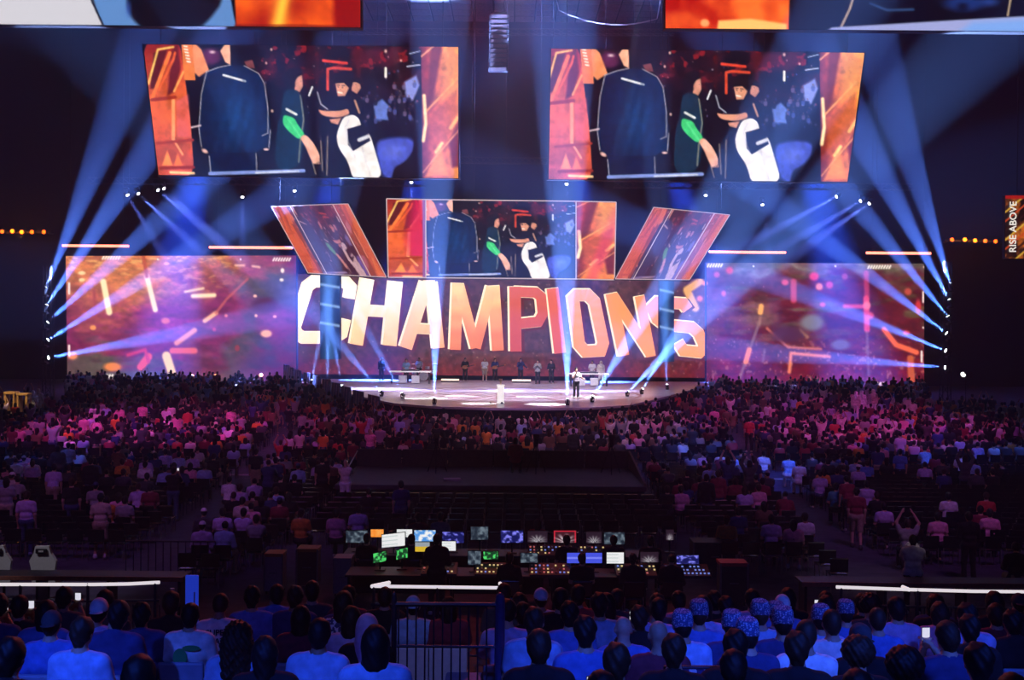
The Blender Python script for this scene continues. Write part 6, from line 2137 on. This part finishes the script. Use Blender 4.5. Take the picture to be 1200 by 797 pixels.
# broadcast cameras on tripods on the platform
for k, (px, lab) in enumerate(((512, 'broadcast camera on a tripod at the left of the camera platform'), (628, 'broadcast camera on a tripod in the middle of the camera platform'), (716, 'broadcast camera on a tripod at the right end of the camera platform'))):
    x = at(px, 540, 41.5).x
    r = thing('broadcast_camera', lab, 'camera', (x, 41.5, 0.9))
    for q in range(3):
        t = 2 * math.pi * q / 3 + 0.5
        MB().tube([(0.05 * math.cos(t), 0.05 * math.sin(t), 1.0), (0.42 * math.cos(t), 0.42 * math.sin(t), 0)], [0.025, 0.018], 6).build('leg', M_black, r)
    MB().rbox(-0.08, 0.08, -0.1, 0.1, 1.0, 1.1, 0.02).build('pan_head', M_black, r)
    MB().rbox(-0.09, 0.09, -0.28, 0.16, 1.1, 1.36, 0.03).build('body', M_black, r)
    MB().lathe([(0.08, 0.16), (0.09, 0.3), (0.11, 0.55), (0.1, 0.58)], 12, M=Matrix.Translation((0, 0, 1.23)) @ Matrix.Rotation(R(-90), 4, 'X')).build('lens', M_black, r)
    MB().rbox(-0.12, 0.12, -0.32, -0.26, 1.32, 1.5, 0.01).build('viewfinder', M_dark, r)
r = thing('paper_stack', 'pale papers lying on the camera platform', 'papers', (at(530, 562, 39.2).x, 39.2, 0.9))
for k in range(4):
    o = MB().rbox(-0.3, 0.3, -0.2, 0.2, 0.02 * k, 0.02 * k + 0.018, 0.005).build('sheet', mat('paper_pale', (0.5, 0.42, 0.48), 0.9, noise=0.05), r)
    o.rotation_euler = (0, 0, 0.12 * k - 0.2)

# ------------------------------------------------------------------ mixing position
M_desk = mat('desk_black', (0.01, 0.01, 0.013), 0.5, noise=0.2)
DESKS = [(-2.9, 27.2, 2.4), (-0.4, 27.2, 2.4), (2.1, 27.2, 2.4), (-2.6, 25.0, 2.2), (-0.3, 25.0, 2.2), (2.0, 25.0, 2.2)]
for k, (x, y, w) in enumerate(DESKS):
    r = thing('control_desk', 'black control desk, %s in the %s row of the mixing position' % (('left', 'middle', 'right')[k % 3], ('far', 'near')[k // 3]), 'desk', (x, y, 0))
    MB().rbox(-w / 2, w / 2, -0.45, 0.45, 0.7, 0.75, 0.015).build('top', M_desk, r)
    for sx in (-w / 2 + 0.08, w / 2 - 0.08):
        for sy in (-0.38, 0.38): MB().rbox(sx - 0.03, sx + 0.03, sy - 0.03, sy + 0.03, 0, 0.7, 0.008).build('leg', M_desk, r)
    MB().rbox(-w / 2 + 0.1, w / 2 - 0.1, 0.36, 0.39, 0.15, 0.7, 0.01).build('modesty_panel', M_desk, r)


def screen_img(kind, u, v, seed):
    rg = np.random.default_rng(seed)
    n = fbm(u * 20, v * 12, 3, seed)
    if kind == 'white': c = mixc((236, 238, 242), (170, 190, 190), (np.sin(v * 40) > 0.7) * (u < 0.7) * 0.7)
    elif kind == 'sky': c = mixc((80, 150, 230), (245, 246, 250), np.clip((n - 0.45) * 5, 0, 1))
    elif kind == 'orange': c = mixc((250, 120, 20), (250, 190, 110), n)
    elif kind == 'green': c = mixc((20, 60, 36), (80, 220, 110), np.clip((n - 0.45) * 6, 0, 1))
    elif kind == 'violet': c = mixc((20, 24, 90), (130, 130, 250), np.clip((n - 0.45) * 6, 0, 1))
    elif kind == 'blue': c = mixc((70, 84, 226), (120, 130, 250), (np.abs(v - 0.5) < 0.1) * 1.0)
    elif kind == 'grey': c = mixc((30, 40, 54), (110, 126, 140), np.clip((n - 0.4) * 3, 0, 1))
    elif kind == 'yellow': c = np.where((v > 0.45)[..., None], np.array((214, 180, 50.)), np.array((150, 160, 170.)))
    elif kind == 'fan': c = mixc((40, 26, 40), (220, 220, 228), np.clip(1.2 - np.hypot(u - 0.5, v - 0.8) * 2.2, 0, 1) * (0.5 + 0.5 * np.sin(np.arctan2(v - 0.9, u - 0.5) * 14)))
    else: c = mixc(np.where(((u < 0.08) | (u > 0.92) | (v < 0.12))[..., None], np.array((190., 40., 60.)), np.array((60., 20., 30.))), (235, 225, 235), np.clip(1.3 - np.hypot(u - 0.5, v - 0.75) * 2.2, 0, 1) * (0.5 + 0.5 * np.sin(np.arctan2(v - 0.95, u - 0.5) * 12)))
    return np.broadcast_to(c, (*u.shape, 3)).astype(float)


M_mon = screen_mat('monitor_picture', 1.0, 0.3)
MON = [
    (418, 629, 25, 14, 27.1, 'grey', 'monitor with a dim grey picture, leftmost of the far row'), (442, 625, 15, 9, 27.2, 'orange', 'small monitor with an orange picture in the far row'), (461, 633, 27, 15, 26.9, 'white', 'large white tilted laptop screen in the far row'),
    (474, 625, 18, 9, 27.3, 'white', 'pale monitor behind the white laptop'), (498, 628, 25, 13, 27.1, 'sky', 'monitor with a blue sky picture'), (531, 630, 25, 13, 27.1, 'violet', 'monitor with a violet pattern right of the sky monitor'),
    (562, 625, 20, 15, 27.2, 'grey', 'upright grey monitor in the far row'), (600, 629, 26, 14, 27.1, 'violet', 'monitor with a violet pattern in the middle of the far row'), (630, 629, 23, 13, 27.1, 'fan', 'monitor with a white fan picture left of the red-framed one'),
    (662, 629, 26, 14, 27.1, 'red', 'monitor with a red-framed white picture'), (696, 630, 18, 13, 27.1, 'fan', 'monitor with a grey fan picture right of the red-framed one'), (720, 631, 24, 14, 27.1, 'grey', 'monitor with a pale frame near the right end of the far row'),
    (785, 627, 9, 12, 27.3, 'fan', 'small upright screen beyond the right end of the far row'),
    (445, 653, 15, 11, 25.0, 'green', 'small green tilted screen at the left of the near row'), (471, 649, 13, 11, 25.1, 'green', 'small dim green screen next to the tilted green one'), (495, 641, 17, 11, 25.15, 'yellow', 'screen split yellow and grey in the near row'),
    (526, 640, 16, 11, 25.15, 'white', 'small white screen in the near row'), (575, 651, 17, 9, 25.0, 'green', 'bright green low screen in the near row'), (556, 654, 15, 16, 24.95, 'grey', 'tall grey screen left of the bright green one'), (620, 654, 20, 11, 25.0, 'grey', 'pale grey screen in the middle of the near row'),
    (674, 654, 19, 12, 25.0, 'blue', 'left one of two blue monitors side by side'), (696, 654, 19, 12, 25.0, 'blue', 'right one of two blue monitors side by side'), (721, 654, 20, 13, 25.0, 'white', 'white document screen right of the two blue monitors'), (761, 653, 21, 12, 25.0, 'fan', 'screen with a white fan picture at the right of the near row'),
    (806, 656, 26, 10, 25.0, 'violet', 'blue glowing control surface screen at the right end'),
]
for k, (px, py, w, h, Y, kind, lab) in enumerate(MON):
    r = thing('monitor', lab + ' of the mixing position' if len(lab.split()) < 12 else lab, 'monitor', (0, 0, 0))
    q = [(px - w / 2, py - h / 2), (px + w / 2, py - h / 2), (px + w / 2, py + h / 2), (px - w / 2, py + h / 2)]
    if 'tilted' in lab: q = [(px - w / 2, py - h / 2 + 1.5), (px + w / 2, py - h / 2 - 1.5), (px + w / 2, py + h / 2 - 1), (px - w / 2, py + h / 2 + 1.5)]
    screen_grid('display', q, Y, 24, 16, lambda u, v: screen_img(kind, u, v, k), M_mon, r)
    back_box(MB(), q, Y, 0.05, 0.02).build('housing', M_black, r)
    b = at(px, py + h / 2, Y)
    MB().tube([(b.x, Y + 0.07, b.z + 0.1), (b.x, Y + 0.07, 0.76)], 0.02, 6).build('neck', M_black, r)
    MB().rbox(b.x - 0.12, b.x + 0.12, Y - 0.02, Y + 0.14, 0.752, 0.77, 0.006).build('foot', M_black, r)
# mixing consoles with rows of faders
M_fader = mat('fader_glow', (0.3, 0.25, 0.1), 0.4, emit=(0.9, 0.7, 0.3), strength=0.7)
M_key = mat('key_glow_blue', (0.1, 0.1, 0.3), 0.4, emit=(0.2, 0.3, 0.9), strength=0.7)
M_key2 = mat('key_glow_red', (0.3, 0.1, 0.1), 0.4, emit=(0.8, 0.2, 0.2), strength=0.5)
for k, (px, Y, w, lab) in enumerate(((645, 24.75, 0.95, 'mixing console with amber faders in the near row'), (745, 24.75, 0.9, 'mixing console right of the white document screen'), (575, 24.75, 0.7, 'small console with lit keys below the bright green screen'), (645, 26.9, 1.1, 'mixing console with pale keys in the far row'), (700, 26.9, 0.9, 'mixing console in the far row near the grey fan monitor'), (805, 24.75, 1.0, 'lighting console with blue keys at the right end'), (515, 24.75, 0.8, 'console in front of the standing operator at the left'))):
    x = at(px, 660, Y).x
    r = thing('mixing_console', lab, 'mixer', (x, Y, 0.75))
    MB().add([(-w / 2, -0.3, 0), (w / 2, -0.3, 0), (w / 2, 0.3, 0), (-w / 2, 0.3, 0), (-w / 2, -0.3, 0.06), (w / 2, -0.3, 0.06), (w / 2, 0.3, 0.2), (-w / 2, 0.3, 0.2)], [(0, 3, 2, 1), (4, 5, 6, 7), (0, 1, 5, 4), (1, 2, 6, 5), (2, 3, 7, 6), (3, 0, 4, 7)]).build('body', M_dark, r)
    nf = int(w / 0.09)
    for i in range(nf):
        for j in range(3):
            yy = -0.2 + j * 0.17; zz = 0.06 + (yy + 0.3) * 0.233
            if r3.random() < 0.75:
                MB().box(-w / 2 + 0.06 + i * 0.09 - 0.02, -w / 2 + 0.06 + i * 0.09 + 0.02, yy - 0.02, yy + 0.03, zz, zz + 0.025).build('fader', r3.choice([M_fader, M_fader, M_grey, M_key, M_key2]) if k != 5 else M_key, r)
# operators in black
for k, (px, Y, ps, hair, lab) in enumerate(((430, 26.05, 'sit', 'crop', 'operator in black at the left end of the mixing position'), (512, 24.05, 'stand_keys', 'crop', 'large operator in black standing in front of the yellow screen'), (482, 26.05, 'sit', 'short', 'operator in black sitting behind the white laptop'), (597, 23.95, 'sit', 'short', 'operator in black sitting in front of the middle of the desk'), (682, 23.95, 'sit', 'short', 'operator in black sitting before the two blue monitors'), (742, 23.95, 'sit', 'crop', 'operator in black sitting right of the white document screen'), (664, 26.05, 'sit', 'crop', 'operator in black at the red-framed monitor'), (719, 26.05, 'sit', 'crop', 'operator in black at the pale-framed monitor'), (762, 26.05, 'sit', 'crop', 'operator in black at the right end of the far row'), (787, 23.95, 'sit', 'bun', 'operator in black left of the lighting console'))):
    x = at(px, 650, Y).x
    person(ps, 0, (x, Y, 0), r3.uniform(-0.2, 0.2), lab, 'operators at the mixing position', 'black', 'long' if k % 2 else 'tee', hair, 0, 1, 'black')
    if ps == 'sit':
        c = thing('operator_chair', 'black chair under the ' + lab, 'chair', (x, Y, 0), 0, 'operator chairs')
        link('seat', chair_m[0], M_chair, c); link('backrest', chair_m[1], M_chair, c); link('frame', chair_m[2], M_chair_fr, c)


def flight_case(x, y, w, d, h, z, label, m, lid=None):
    r = thing('flight_case', label, 'case', (x, y, z))
    MB().rbox(-w / 2, w / 2, -d / 2, d / 2, 0.08, h, 0.02).build('body', m, r)
    MB().rbox(-w / 2 - 0.01, w / 2 + 0.01, -d / 2 - 0.01, d / 2 + 0.01, h - 0.06, h + 0.02, 0.01).build('lid', lid or m, r)
    for sx in (-1, 1):
        MB().rbox(sx * w / 2 - 0.02, sx * w / 2 + 0.02, -d / 2 - 0.02, -d / 2 + 0.02, 0.08, h, 0.006).build('edge_profile', M_grey, r)
        for sy in (-1, 1): MB().lathe([(0.04, -0.02), (0.04, 0.02)], 8, M=Matrix.Translation((sx * w * 0.4, sy * d * 0.35, 0.04)) @ Matrix.Rotation(R(90), 4, 'Y')).build('caster', M_black, r)
    MB().tube([(-0.1, -d / 2 - 0.03, h * 0.55), (0.1, -d / 2 - 0.03, h * 0.55)], 0.015, 6).build('handle', M_grey, r)


flight_case(at(858, 660, 25.2).x, 25.2, 0.62, 0.5, 0.98, 0, 'dark case with a red top right of the mixing position', M_dark, mat('red_top', (0.5, 0.05, 0.06), 0.6, noise=0.1))
flight_case(at(323, 655, 26).x, 26, 0.42, 0.5, 0.95, 0, 'pale violet-lit case left of the mixing position', mat('case_pale', (0.3, 0.28, 0.34), 0.6, noise=0.15), mat('case_orange', (0.5, 0.2, 0.05), 0.6, noise=0.1))
flight_case(at(362, 650, 26.6).x, 26.6, 0.5, 0.5, 0.95, 0, 'dark brown case next to the pale case', mat('case_brown', (0.1, 0.05, 0.04), 0.6, noise=0.15), mat('case_orange', (0.5, 0.2, 0.05), 0.6))
flight_case(at(403, 655, 25.8).x, 25.8, 0.4, 0.5, 0.9, 0, 'grey case at the left end of the near desk row', mat('case_grey', (0.22, 0.2, 0.24), 0.6, noise=0.15))
flight_case(at(835, 645, 28.8).x, 28.8, 1.1, 0.7, 0.78, 0, 'wide dark case with pale edges right of the far desk row', M_dark)

# ------------------------------------------------------------------ front ledges with the white gaming chairs
M_ledge = mat('ledge_brown_lit', (0.4, 0.16, 0.1), 0.5, noise=0.2)  # brown light along the table's front edge, put into its colour
for (x0, x1, lab) in ((-13.2, -6.95, 'long dark table edge across the floor at the left front'), (6.2, 13.2, 'long dark table edge across the floor at the right front')):
    r = thing('long_table', lab, 'table', ((x0 + x1) / 2, 23.6, 0))
    h = (x1 - x0) / 2
    MB().rbox(-h, h, -0.3, 0.3, 0.9, 0.95, 0.012).build('top', M_desk, r)
    MB().rbox(-h, h, -0.33, -0.3, 0.86, 0.955, 0.008).build('front_edge', M_ledge, r)
    n = 5
    for k in range(n):
        sx = -h + 0.1 + (2 * h - 0.2) * k / (n - 1)
        MB().rbox(sx - 0.03, sx + 0.03, -0.25, 0.25, 0, 0.9, 0.008).build('leg', M_desk, r)
Mgw = mat('gaming_white', (0.5, 0.5, 0.52), 0.45, noise=0.05)
for px, lab in ((5, 'white gaming chair cut by the left edge of the frame'), (57, 'white gaming chair with a black head pillow at the left front')):
    x = at(px, 650, 24.8).x
    r = thing('gaming_chair', lab, 'chair', (x, 24.8, 0))
    bm = bmesh.new()
    prof = [(-0.26, 0.5), (-0.27, 0.85), (-0.3, 1.02), (-0.19, 1.2), (-0.15, 1.36), (0.15, 1.36), (0.19, 1.2), (0.3, 1.02), (0.27, 0.85), (0.26, 0.5)]
    vs = [bm.verts.new((a, -0.26 - (b - 0.5) * 0.12, b)) for a, b in prof]
    f = bm.faces.new(vs)
    ex = bmesh.ops.extrude_face_region(bm, geom=[f])
    for v_ in ex['geom']:
        if isinstance(v_, bmesh.types.BMVert): v_.co.y += 0.1
    bmesh.ops.recalc_face_normals(bm, faces=bm.faces[:])
    MB().bm(bm).build('backrest', Mgw, r)
    MB().rbox(-0.13, 0.13, -0.41, -0.37, 1.2, 1.31, 0.02).build('head_pillow', M_black, r)
    for k in range(3): MB().box(-0.05 + k * 0.036, -0.022 + k * 0.036, -0.415, -0.41, 1.24, 1.275).build('pillow_mark', Mgw, r)
    MB().rbox(-0.27, 0.27, -0.24, 0.28, 0.44, 0.54, 0.03).build('seat', Mgw, r)
    MB().tube([(0, 0, 0.08), (0, 0, 0.45)], 0.035, 8).build('gas_lift', M_black, r)
    for k in range(5):
        t = 2 * math.pi * k / 5
        MB().tube([(0, 0, 0.1), (0.3 * math.cos(t), 0.3 * math.sin(t), 0.06)], 0.025, 6).build('leg', M_black, r)
    for sx in (-0.31, 0.31): MB().rbox(sx - 0.04, sx + 0.04, -0.12, 0.18, 0.66, 0.7, 0.012).rbox(sx - 0.02, sx + 0.02, 0, 0.05, 0.5, 0.67, 0.008).build('armrest', M_black, r)
# barrier in the left near aisle
r = thing('crowd_barrier', 'dark low barrier across the left aisle', 'barrier', (at(200, 640, 27).x, 27, 0))
for z in (0.12, 1.0): MB().tube([(-1.1, 0, z), (1.1, 0, z)], 0.022, 6).build('rail', M_black, r)
for k in range(13): MB().tube([(-1.1 + k * 2.2 / 12, 0, 0), (-1.1 + k * 2.2 / 12, 0, 1.0)], 0.012, 5).build('bar', M_black, r)

# ------------------------------------------------------------------ on the stage
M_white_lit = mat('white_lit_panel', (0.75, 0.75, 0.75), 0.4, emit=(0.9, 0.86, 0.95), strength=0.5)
STG = [
    (545, 441, 'stand_play', 'black', 'long', 'crop', 'black', 'guitarist in black left of the centre at the back of the stage'), (568, 442, 'stand', 'white', 'tee', 'long', 'shorts', 'singer in white top and shorts at the back of the stage'),
    (580, 441, 'stand_play', 'navy', 'long', 'short', 'black', 'guitarist in navy right next to the singer in white'), (610, 444, 'stand_mic', 'navy', 'long', 'short', 'black', 'performer in navy with a microphone right of the centre'),
    (630, 450, 'stand_clap', 'grey', 'long', 'crop', 'black', 'performer in grey clapping at the percussion'), (646, 450, 'stand_keys', 'black', 'long', 'short', 'black', 'performer in black at the right percussion'),
    (675, 467, 'stand_mic', 'white', 'tee', 'crop', 'black', 'lead performer in white top and black trousers at the right front of the stage'), (694, 451, 'stand_keys', 'white', 'tee', 'crop', 'black', 'keyboard player in white at the right desk'),
    (704, 452, 'stand', 'cream', 'long', 'scarf', 'white', 'performer in pale robe and headscarf at the right desk'), (476, 449, 'stand_keys', 'light blue', 'tee', 'crop', 'black', 'keyboard player in light blue at the left desk'),
    (491, 446, 'stand_keys', 'white', 'tee', 'short', 'black', 'drummer in white behind the left desk'), (447, 441, 'stand', 'black', 'long', 'crop', 'black', 'technician in black at the left back of the stage'),
]
GU = mat('guitar_wood', (0.4, 0.14, 0.05), 0.35, noise=0.2)
for (px, py, ps, shirt, slv, hair, lg, lab) in STG:
    g = atz(px, py, STAGE_Z)
    y = min(g.y, 90.0)
    x = at(px, py, y).x
    o = person(ps, 1, (x, y, STAGE_Z), math.pi + r3.uniform(-0.3, 0.3), lab, 'performers on the stage', shirt, slv, hair, 0, r3.choice([0, 1]), lg, hat='cream', scale=1.08)
    if ps == 'stand_play':
        r = thing('guitar', 'electric guitar held by the ' + lab.split(' at ')[0].split(' left of')[0], 'guitar', tuple(Vector((x, y, STAGE_Z)) + Vector((0, -0.26, 1.15))), o.rotation_euler.z)
        bm = bmesh.new()
        bmesh.ops.create_uvsphere(bm, u_segments=14, v_segments=8, radius=0.2)
        for v_ in bm.verts:
            v_.co = Vector((v_.co.x * (1 - 0.25 * math.cos(v_.co.x * 16)), v_.co.z * 0.18, v_.co.y * 0.8))
        MB().bm(bm).build('body', GU, r, True)
        MB().rbox(-0.78, -0.1, -0.02, 0.02, -0.03, 0.03, 0.008, Matrix.Rotation(R(14), 4, 'Y')).build('neck', M_dark, r)
        MB().rbox(-0.92, -0.78, -0.02, 0.02, -0.05, 0.05, 0.01, Matrix.Rotation(R(14), 4, 'Y')).build('headstock', GU, r)
    if ps == 'stand_mic':
        J = pose(ps)
        w = o.matrix_basis @ (Vector(J['wriR']) + Vector((-0.03, 0.04, 0.06)))
        r = thing('microphone', 'microphone held by the ' + lab.split(' at ')[0].split(' right of')[0], 'microphone', tuple(w), o.rotation_euler.z)
        MB().tube([(0, 0, -0.12), (0, 0, 0.03)], [0.012, 0.016], 8).build('handle', M_black, r); MB().lathe([(0.016, 0.03), (0.028, 0.05), (0.028, 0.075), (0.012, 0.095)], 10).build('grille', M_grey, r)
for px, py, w, lab in ((481, 449, 3.2, 'left'), (690, 452, 3.0, 'right')):
    g = atz(px, py, STAGE_Z)
    y = g.y - 0.8
    x = at(px, py, y).x
    r = thing('keyboard_desk', 'keyboard desk with white front boxes at the %s of the stage' % lab, 'desk', (x, y, STAGE_Z))
    MB().rbox(-w / 2, w / 2, -0.3, 0.3, 0.88, 0.98, 0.02).build('top', M_white_lit, r)
    for sx in (-w / 2 + 0.15, w / 2 - 0.15): MB().rbox(sx - 0.05, sx + 0.05, -0.2, 0.2, 0, 0.88, 0.01).build('leg', M_dark, r)
    for k in range(2): MB().rbox(-0.9 + k * 1.0, -0.3 + k * 1.0, -0.28, 0.2, 0.05, 0.62, 0.02).build('front_box', mat('white_box', (0.75, 0.75, 0.76), 0.5, noise=0.03), r)
    k_ = thing('keyboard', 'stage keyboard lying on the %s keyboard desk' % lab, 'keyboard', (x, y, STAGE_Z + 0.98))
    MB().rbox(-0.7, 0.7, -0.18, 0.18, 0, 0.1, 0.015).build('body', M_dark, k_)
    kb = MB()
    for q in range(28): kb.box(-0.64 + q * 0.0455, -0.6 + q * 0.0455, -0.02, 0.16, 0.1, 0.112)
    kk = kb.build('white_keys', mat('ivory', (0.8, 0.8, 0.76), 0.4), k_); kk['kind'] = 'stuff'
# drum kit behind the left desk
g = atz(492, 446, STAGE_Z)
r = thing('drum_kit', 'white drum kit behind the left keyboard desk', 'drums', (at(497, 446, g.y).x, g.y, STAGE_Z))
Mdr = mat('drum_white', (0.75, 0.72, 0.72), 0.35, noise=0.05)
MB().lathe([(0.36, -0.25), (0.38, -0.22), (0.38, 0.22), (0.36, 0.25)], 18, M=Matrix.Translation((0, -0.5, 0.4)) @ Matrix.Rotation(R(90), 4, 'X')).build('bass_drum', Mdr, r)
for (dx, dy, dz, rr) in ((-0.3, -0.45, 0.95, 0.18), (0.3, -0.45, 0.95, 0.18), (-0.75, -0.1, 0.5, 0.24), (0.7, 0.0, 0.6, 0.2)):
    o = MB().lathe([(rr * 0.96, 0), (rr, 0.02), (rr, 0.22), (rr * 0.96, 0.24)], 16, c=(dx, dy, dz)).build('drum', Mdr, r)
for (dx, dy, dz) in ((-0.85, -0.4, 1.35), (0.9, -0.4, 1.4), (-1.0, 0.1, 1.0)):
    o = MB().lathe([(0.26, 0), (0.1, 0.02), (0.03, 0.05)], 18, c=(dx, dy, dz)).build('cymbal', mat('brass', (0.7, 0.45, 0.15), 0.3, 0.9), r)
    MB().tube([(dx, dy, 0), (dx, dy, dz)], 0.014, 6).build('stand', M_grey, r)
# white pedestal in the stage centre
g = atz(586.5, 473, STAGE_Z)
r = thing('pedestal', 'bright white round pedestal at the centre front of the stage', 'pedestal', (g.x, g.y + 0.3, STAGE_Z))
MB().lathe([(0.22, 0), (0.22, 0.04), (0.19, 0.06), (0.19, 0.98), (0.22, 1.0), (0.22, 1.05)], 20).build('column', mat('pedestal_lit', (0.8, 0.8, 0.8), 0.4, emit=(1, 0.97, 1), strength=0.9), r)
MB().lathe([(0.07, 1.05), (0.03, 1.1), (0.05, 1.2), (0.11, 1.36), (0.1, 1.38)], 14).build('cup', mat('gold', (0.7, 0.5, 0.3), 0.3, 0.8), r)
# light strip low behind the musicians
for k, (x0, x1, y) in enumerate(((517, 538, 437), (600, 622, 446))):
    a, b = at(x0, y, 88), at(x1, y, 88)
    a.z = b.z = STAGE_Z
    r = thing('floor_light_strip', 'low white-orange light strip at the back of the stage, %s one' % ('left', 'right')[k], 'light', tuple((a + b) / 2))
    hw = (b - a).length / 2
    MB().rbox(-hw, hw, -0.08, 0.08, 0.12, 0.26, 0.02).build('strip', mat('strip_glow', (0.8, 0.6, 0.5), 0.4, emit=(1, 0.72, 0.6), strength=1.2), r)
    MB().rbox(-hw, hw, -0.1, 0.1, 0, 0.12, 0.02).build('base', M_black, r)
# blue barricade panels along the left stage edge
Mbar = mat('barricade_blue', (0.08, 0.16, 0.3), 0.5, noise=0.2); Mbs = mat('barricade_stripe', (0.45, 0.5, 0.6), 0.5)
for k in range(10):
    t = k / 9
    px = 345 + 106 * t; yb = 88 - 26 * t
    half = float(np.interp(yb, [58.2, 61.5, 66, 75, 84, 92], [2.2, 6.8, 8.8, 12.2, 16, 18.6]))
    x = -half - 0.75
    r = thing('barricade', 'blue barricade panel with pale stripes, %s along the left stage edge from the back' % nth(k + 1), 'barrier', (x, yb, ground(x, yb)), R(-68), 'barricades along the left stage edge')
    MB().rbox(-1.2, 1.2, -0.04, 0.04, 0.1, 2.1, 0.02).build('panel', Mbar, r)
    for q in (-0.7, 0.0, 0.7): MB().rbox(q - 0.07, q + 0.07, -0.06, -0.04, 0.2, 2.0, 0.006, Matrix.Rotation(R(12), 4, 'Y')).build('stripe', Mbs, r)
    for q in (-1, 1): MB().rbox(q - 0.05, q + 0.05, -0.5, 0.5, 0, 0.1, 0.01).build('foot', M_black, r)
# small footlights along the bottom of the LED wall
for k, (px, py) in enumerate(((225, 441), (253, 441), (306, 440), (170, 442), (1020, 452), (1079, 452))):
    p = at(px, py, 91.5)
    r = thing('footlight', 'small amber footlight at the bottom of the LED wall, %s from the left' % nth(k + 1), 'light', (p.x, 91.5, ground(p.x, 91.5)))
    h = p.z - ground(p.x, 91.5)
    MB().tube([(0, 0, 0), (0, 0, h - 0.1)], 0.04, 6).build('stand', M_black, r)
    MB().lathe([(0.1, -0.1), (0.17, 0), (0.14, 0.12), (0.05, 0.16)], 12, c=(0, 0, h)).build('bulb', mat('footlight_glow', (0.8, 0.5, 0.3), 0.4, emit=(1, 0.45, 0.2), strength=5), r)

# ------------------------------------------------------------------ far left and far right of the floor
p = at(20, 470, 62)
r = thing('wooden_kiosk', 'pale wooden counter with two openings at the far left of the floor', 'kiosk', (p.x, 62, ground(p.x, 62)))
Mw = mat('pale_wood', (0.5, 0.3, 0.12), 0.6, emit=None, noise=0.15, nscale=6)
hz = at(20, 459, 62).z - ground(p.x, 62)
for k, (x0, x1) in enumerate(((-0.62, -0.5), (-0.12, -0.02), (0.1, 0.2), (0.58, 0.7))): MB().rbox(x0, x1, -0.3, 0.3, 0, hz - 0.12, 0.02).build('upright', Mw, r)
MB().rbox(-0.64, 0.0, -0.32, 0.32, hz - 0.14, hz, 0.02).rbox(0.08, 0.72, -0.32, 0.32, hz - 0.2, hz - 0.08, 0.02).build('top', Mw, r)
spot('kiosk_lamp', (p.x + 1, 56, 12), (p.x, 62, 2), 6000, (1, 0.72, 0.4), 12, 0.5, 0.1)
for k, (px, lab) in enumerate(((38, 'person in white robe bending beside the wooden counter at far left'), (45, 'person in grey-white robe behind the wooden counter at far left'))):
    y = 63.5 + k
    person('stand_lean' if k == 0 else 'stand', 1, (at(px, 460, y).x, y, ground(0, y) + 0.35), 0.3, lab, 'robed people at the far left', 'white', 'long', 'scarf', 0, 1, 'white', hat='white')
for k, px in enumerate((1003, 1010, 1016, 1024)):
    y = 66 + k * 0.5
    person('stand', 1, (at(px, 455, y).x, y, ground(0, y) + 0.45), r3.uniform(-0.3, 0.3), 'person in pale robe and headscarf, %s in the pale group at the far right' % nth(k + 1), 'robed people at the far right', ('cream', 'white', 'grey', 'beige')[k], 'long', 'scarf', 0, 1, 'white', hat=('white', 'white', 'grey', 'cream')[k])
MB_r = MB().rbox(-1.8, 1.8, -1.2, 1.6, 0, 0.45, 0.04).build('riser', M_dark, None, loc=(at(1013, 455, 66.8).x, 66.8, ground(0, 66.8)))
tag(MB_r, 'dark riser under the pale robed group at the far right', 'platform')
p = at(1132, 440, 64)
g = ground(0, 64)
r = thing('crane_camera', 'camera crane with a bright white lamp at the far right', 'camera', (p.x, 64, g))
for q in range(3):
    t = 2 * math.pi * q / 3
    MB().tube([(0, 0, 1.4), (0.6 * math.cos(t), 0.6 * math.sin(t), 0)], 0.04, 6).build('leg', M_black, r)
MB().tube([(-1.2, 0.3, 1.1), (0, 0, 1.5), (-0.1, -0.2, p.z - g)], 0.06, 6).build('boom', M_black, r)
MB().rbox(-0.25, 0.25, -0.35, 0.1, p.z - g - 0.15, p.z - g + 0.2, 0.04).build('camera_body', M_dark, r)
MB().lathe([(0.12, 0.0), (0.15, 0.04), (0.13, 0.06)], 12, M=Matrix.Translation((-0.3, -0.3, p.z - g + 0.05)) @ Matrix.Rotation(R(70), 4, 'X')).build('lamp', mat('crane_lamp_glow', (0.8, 0.8, 0.8), 0.4, emit=(0.95, 0.97, 1), strength=2.5), r)
print(STATS, len(plan))
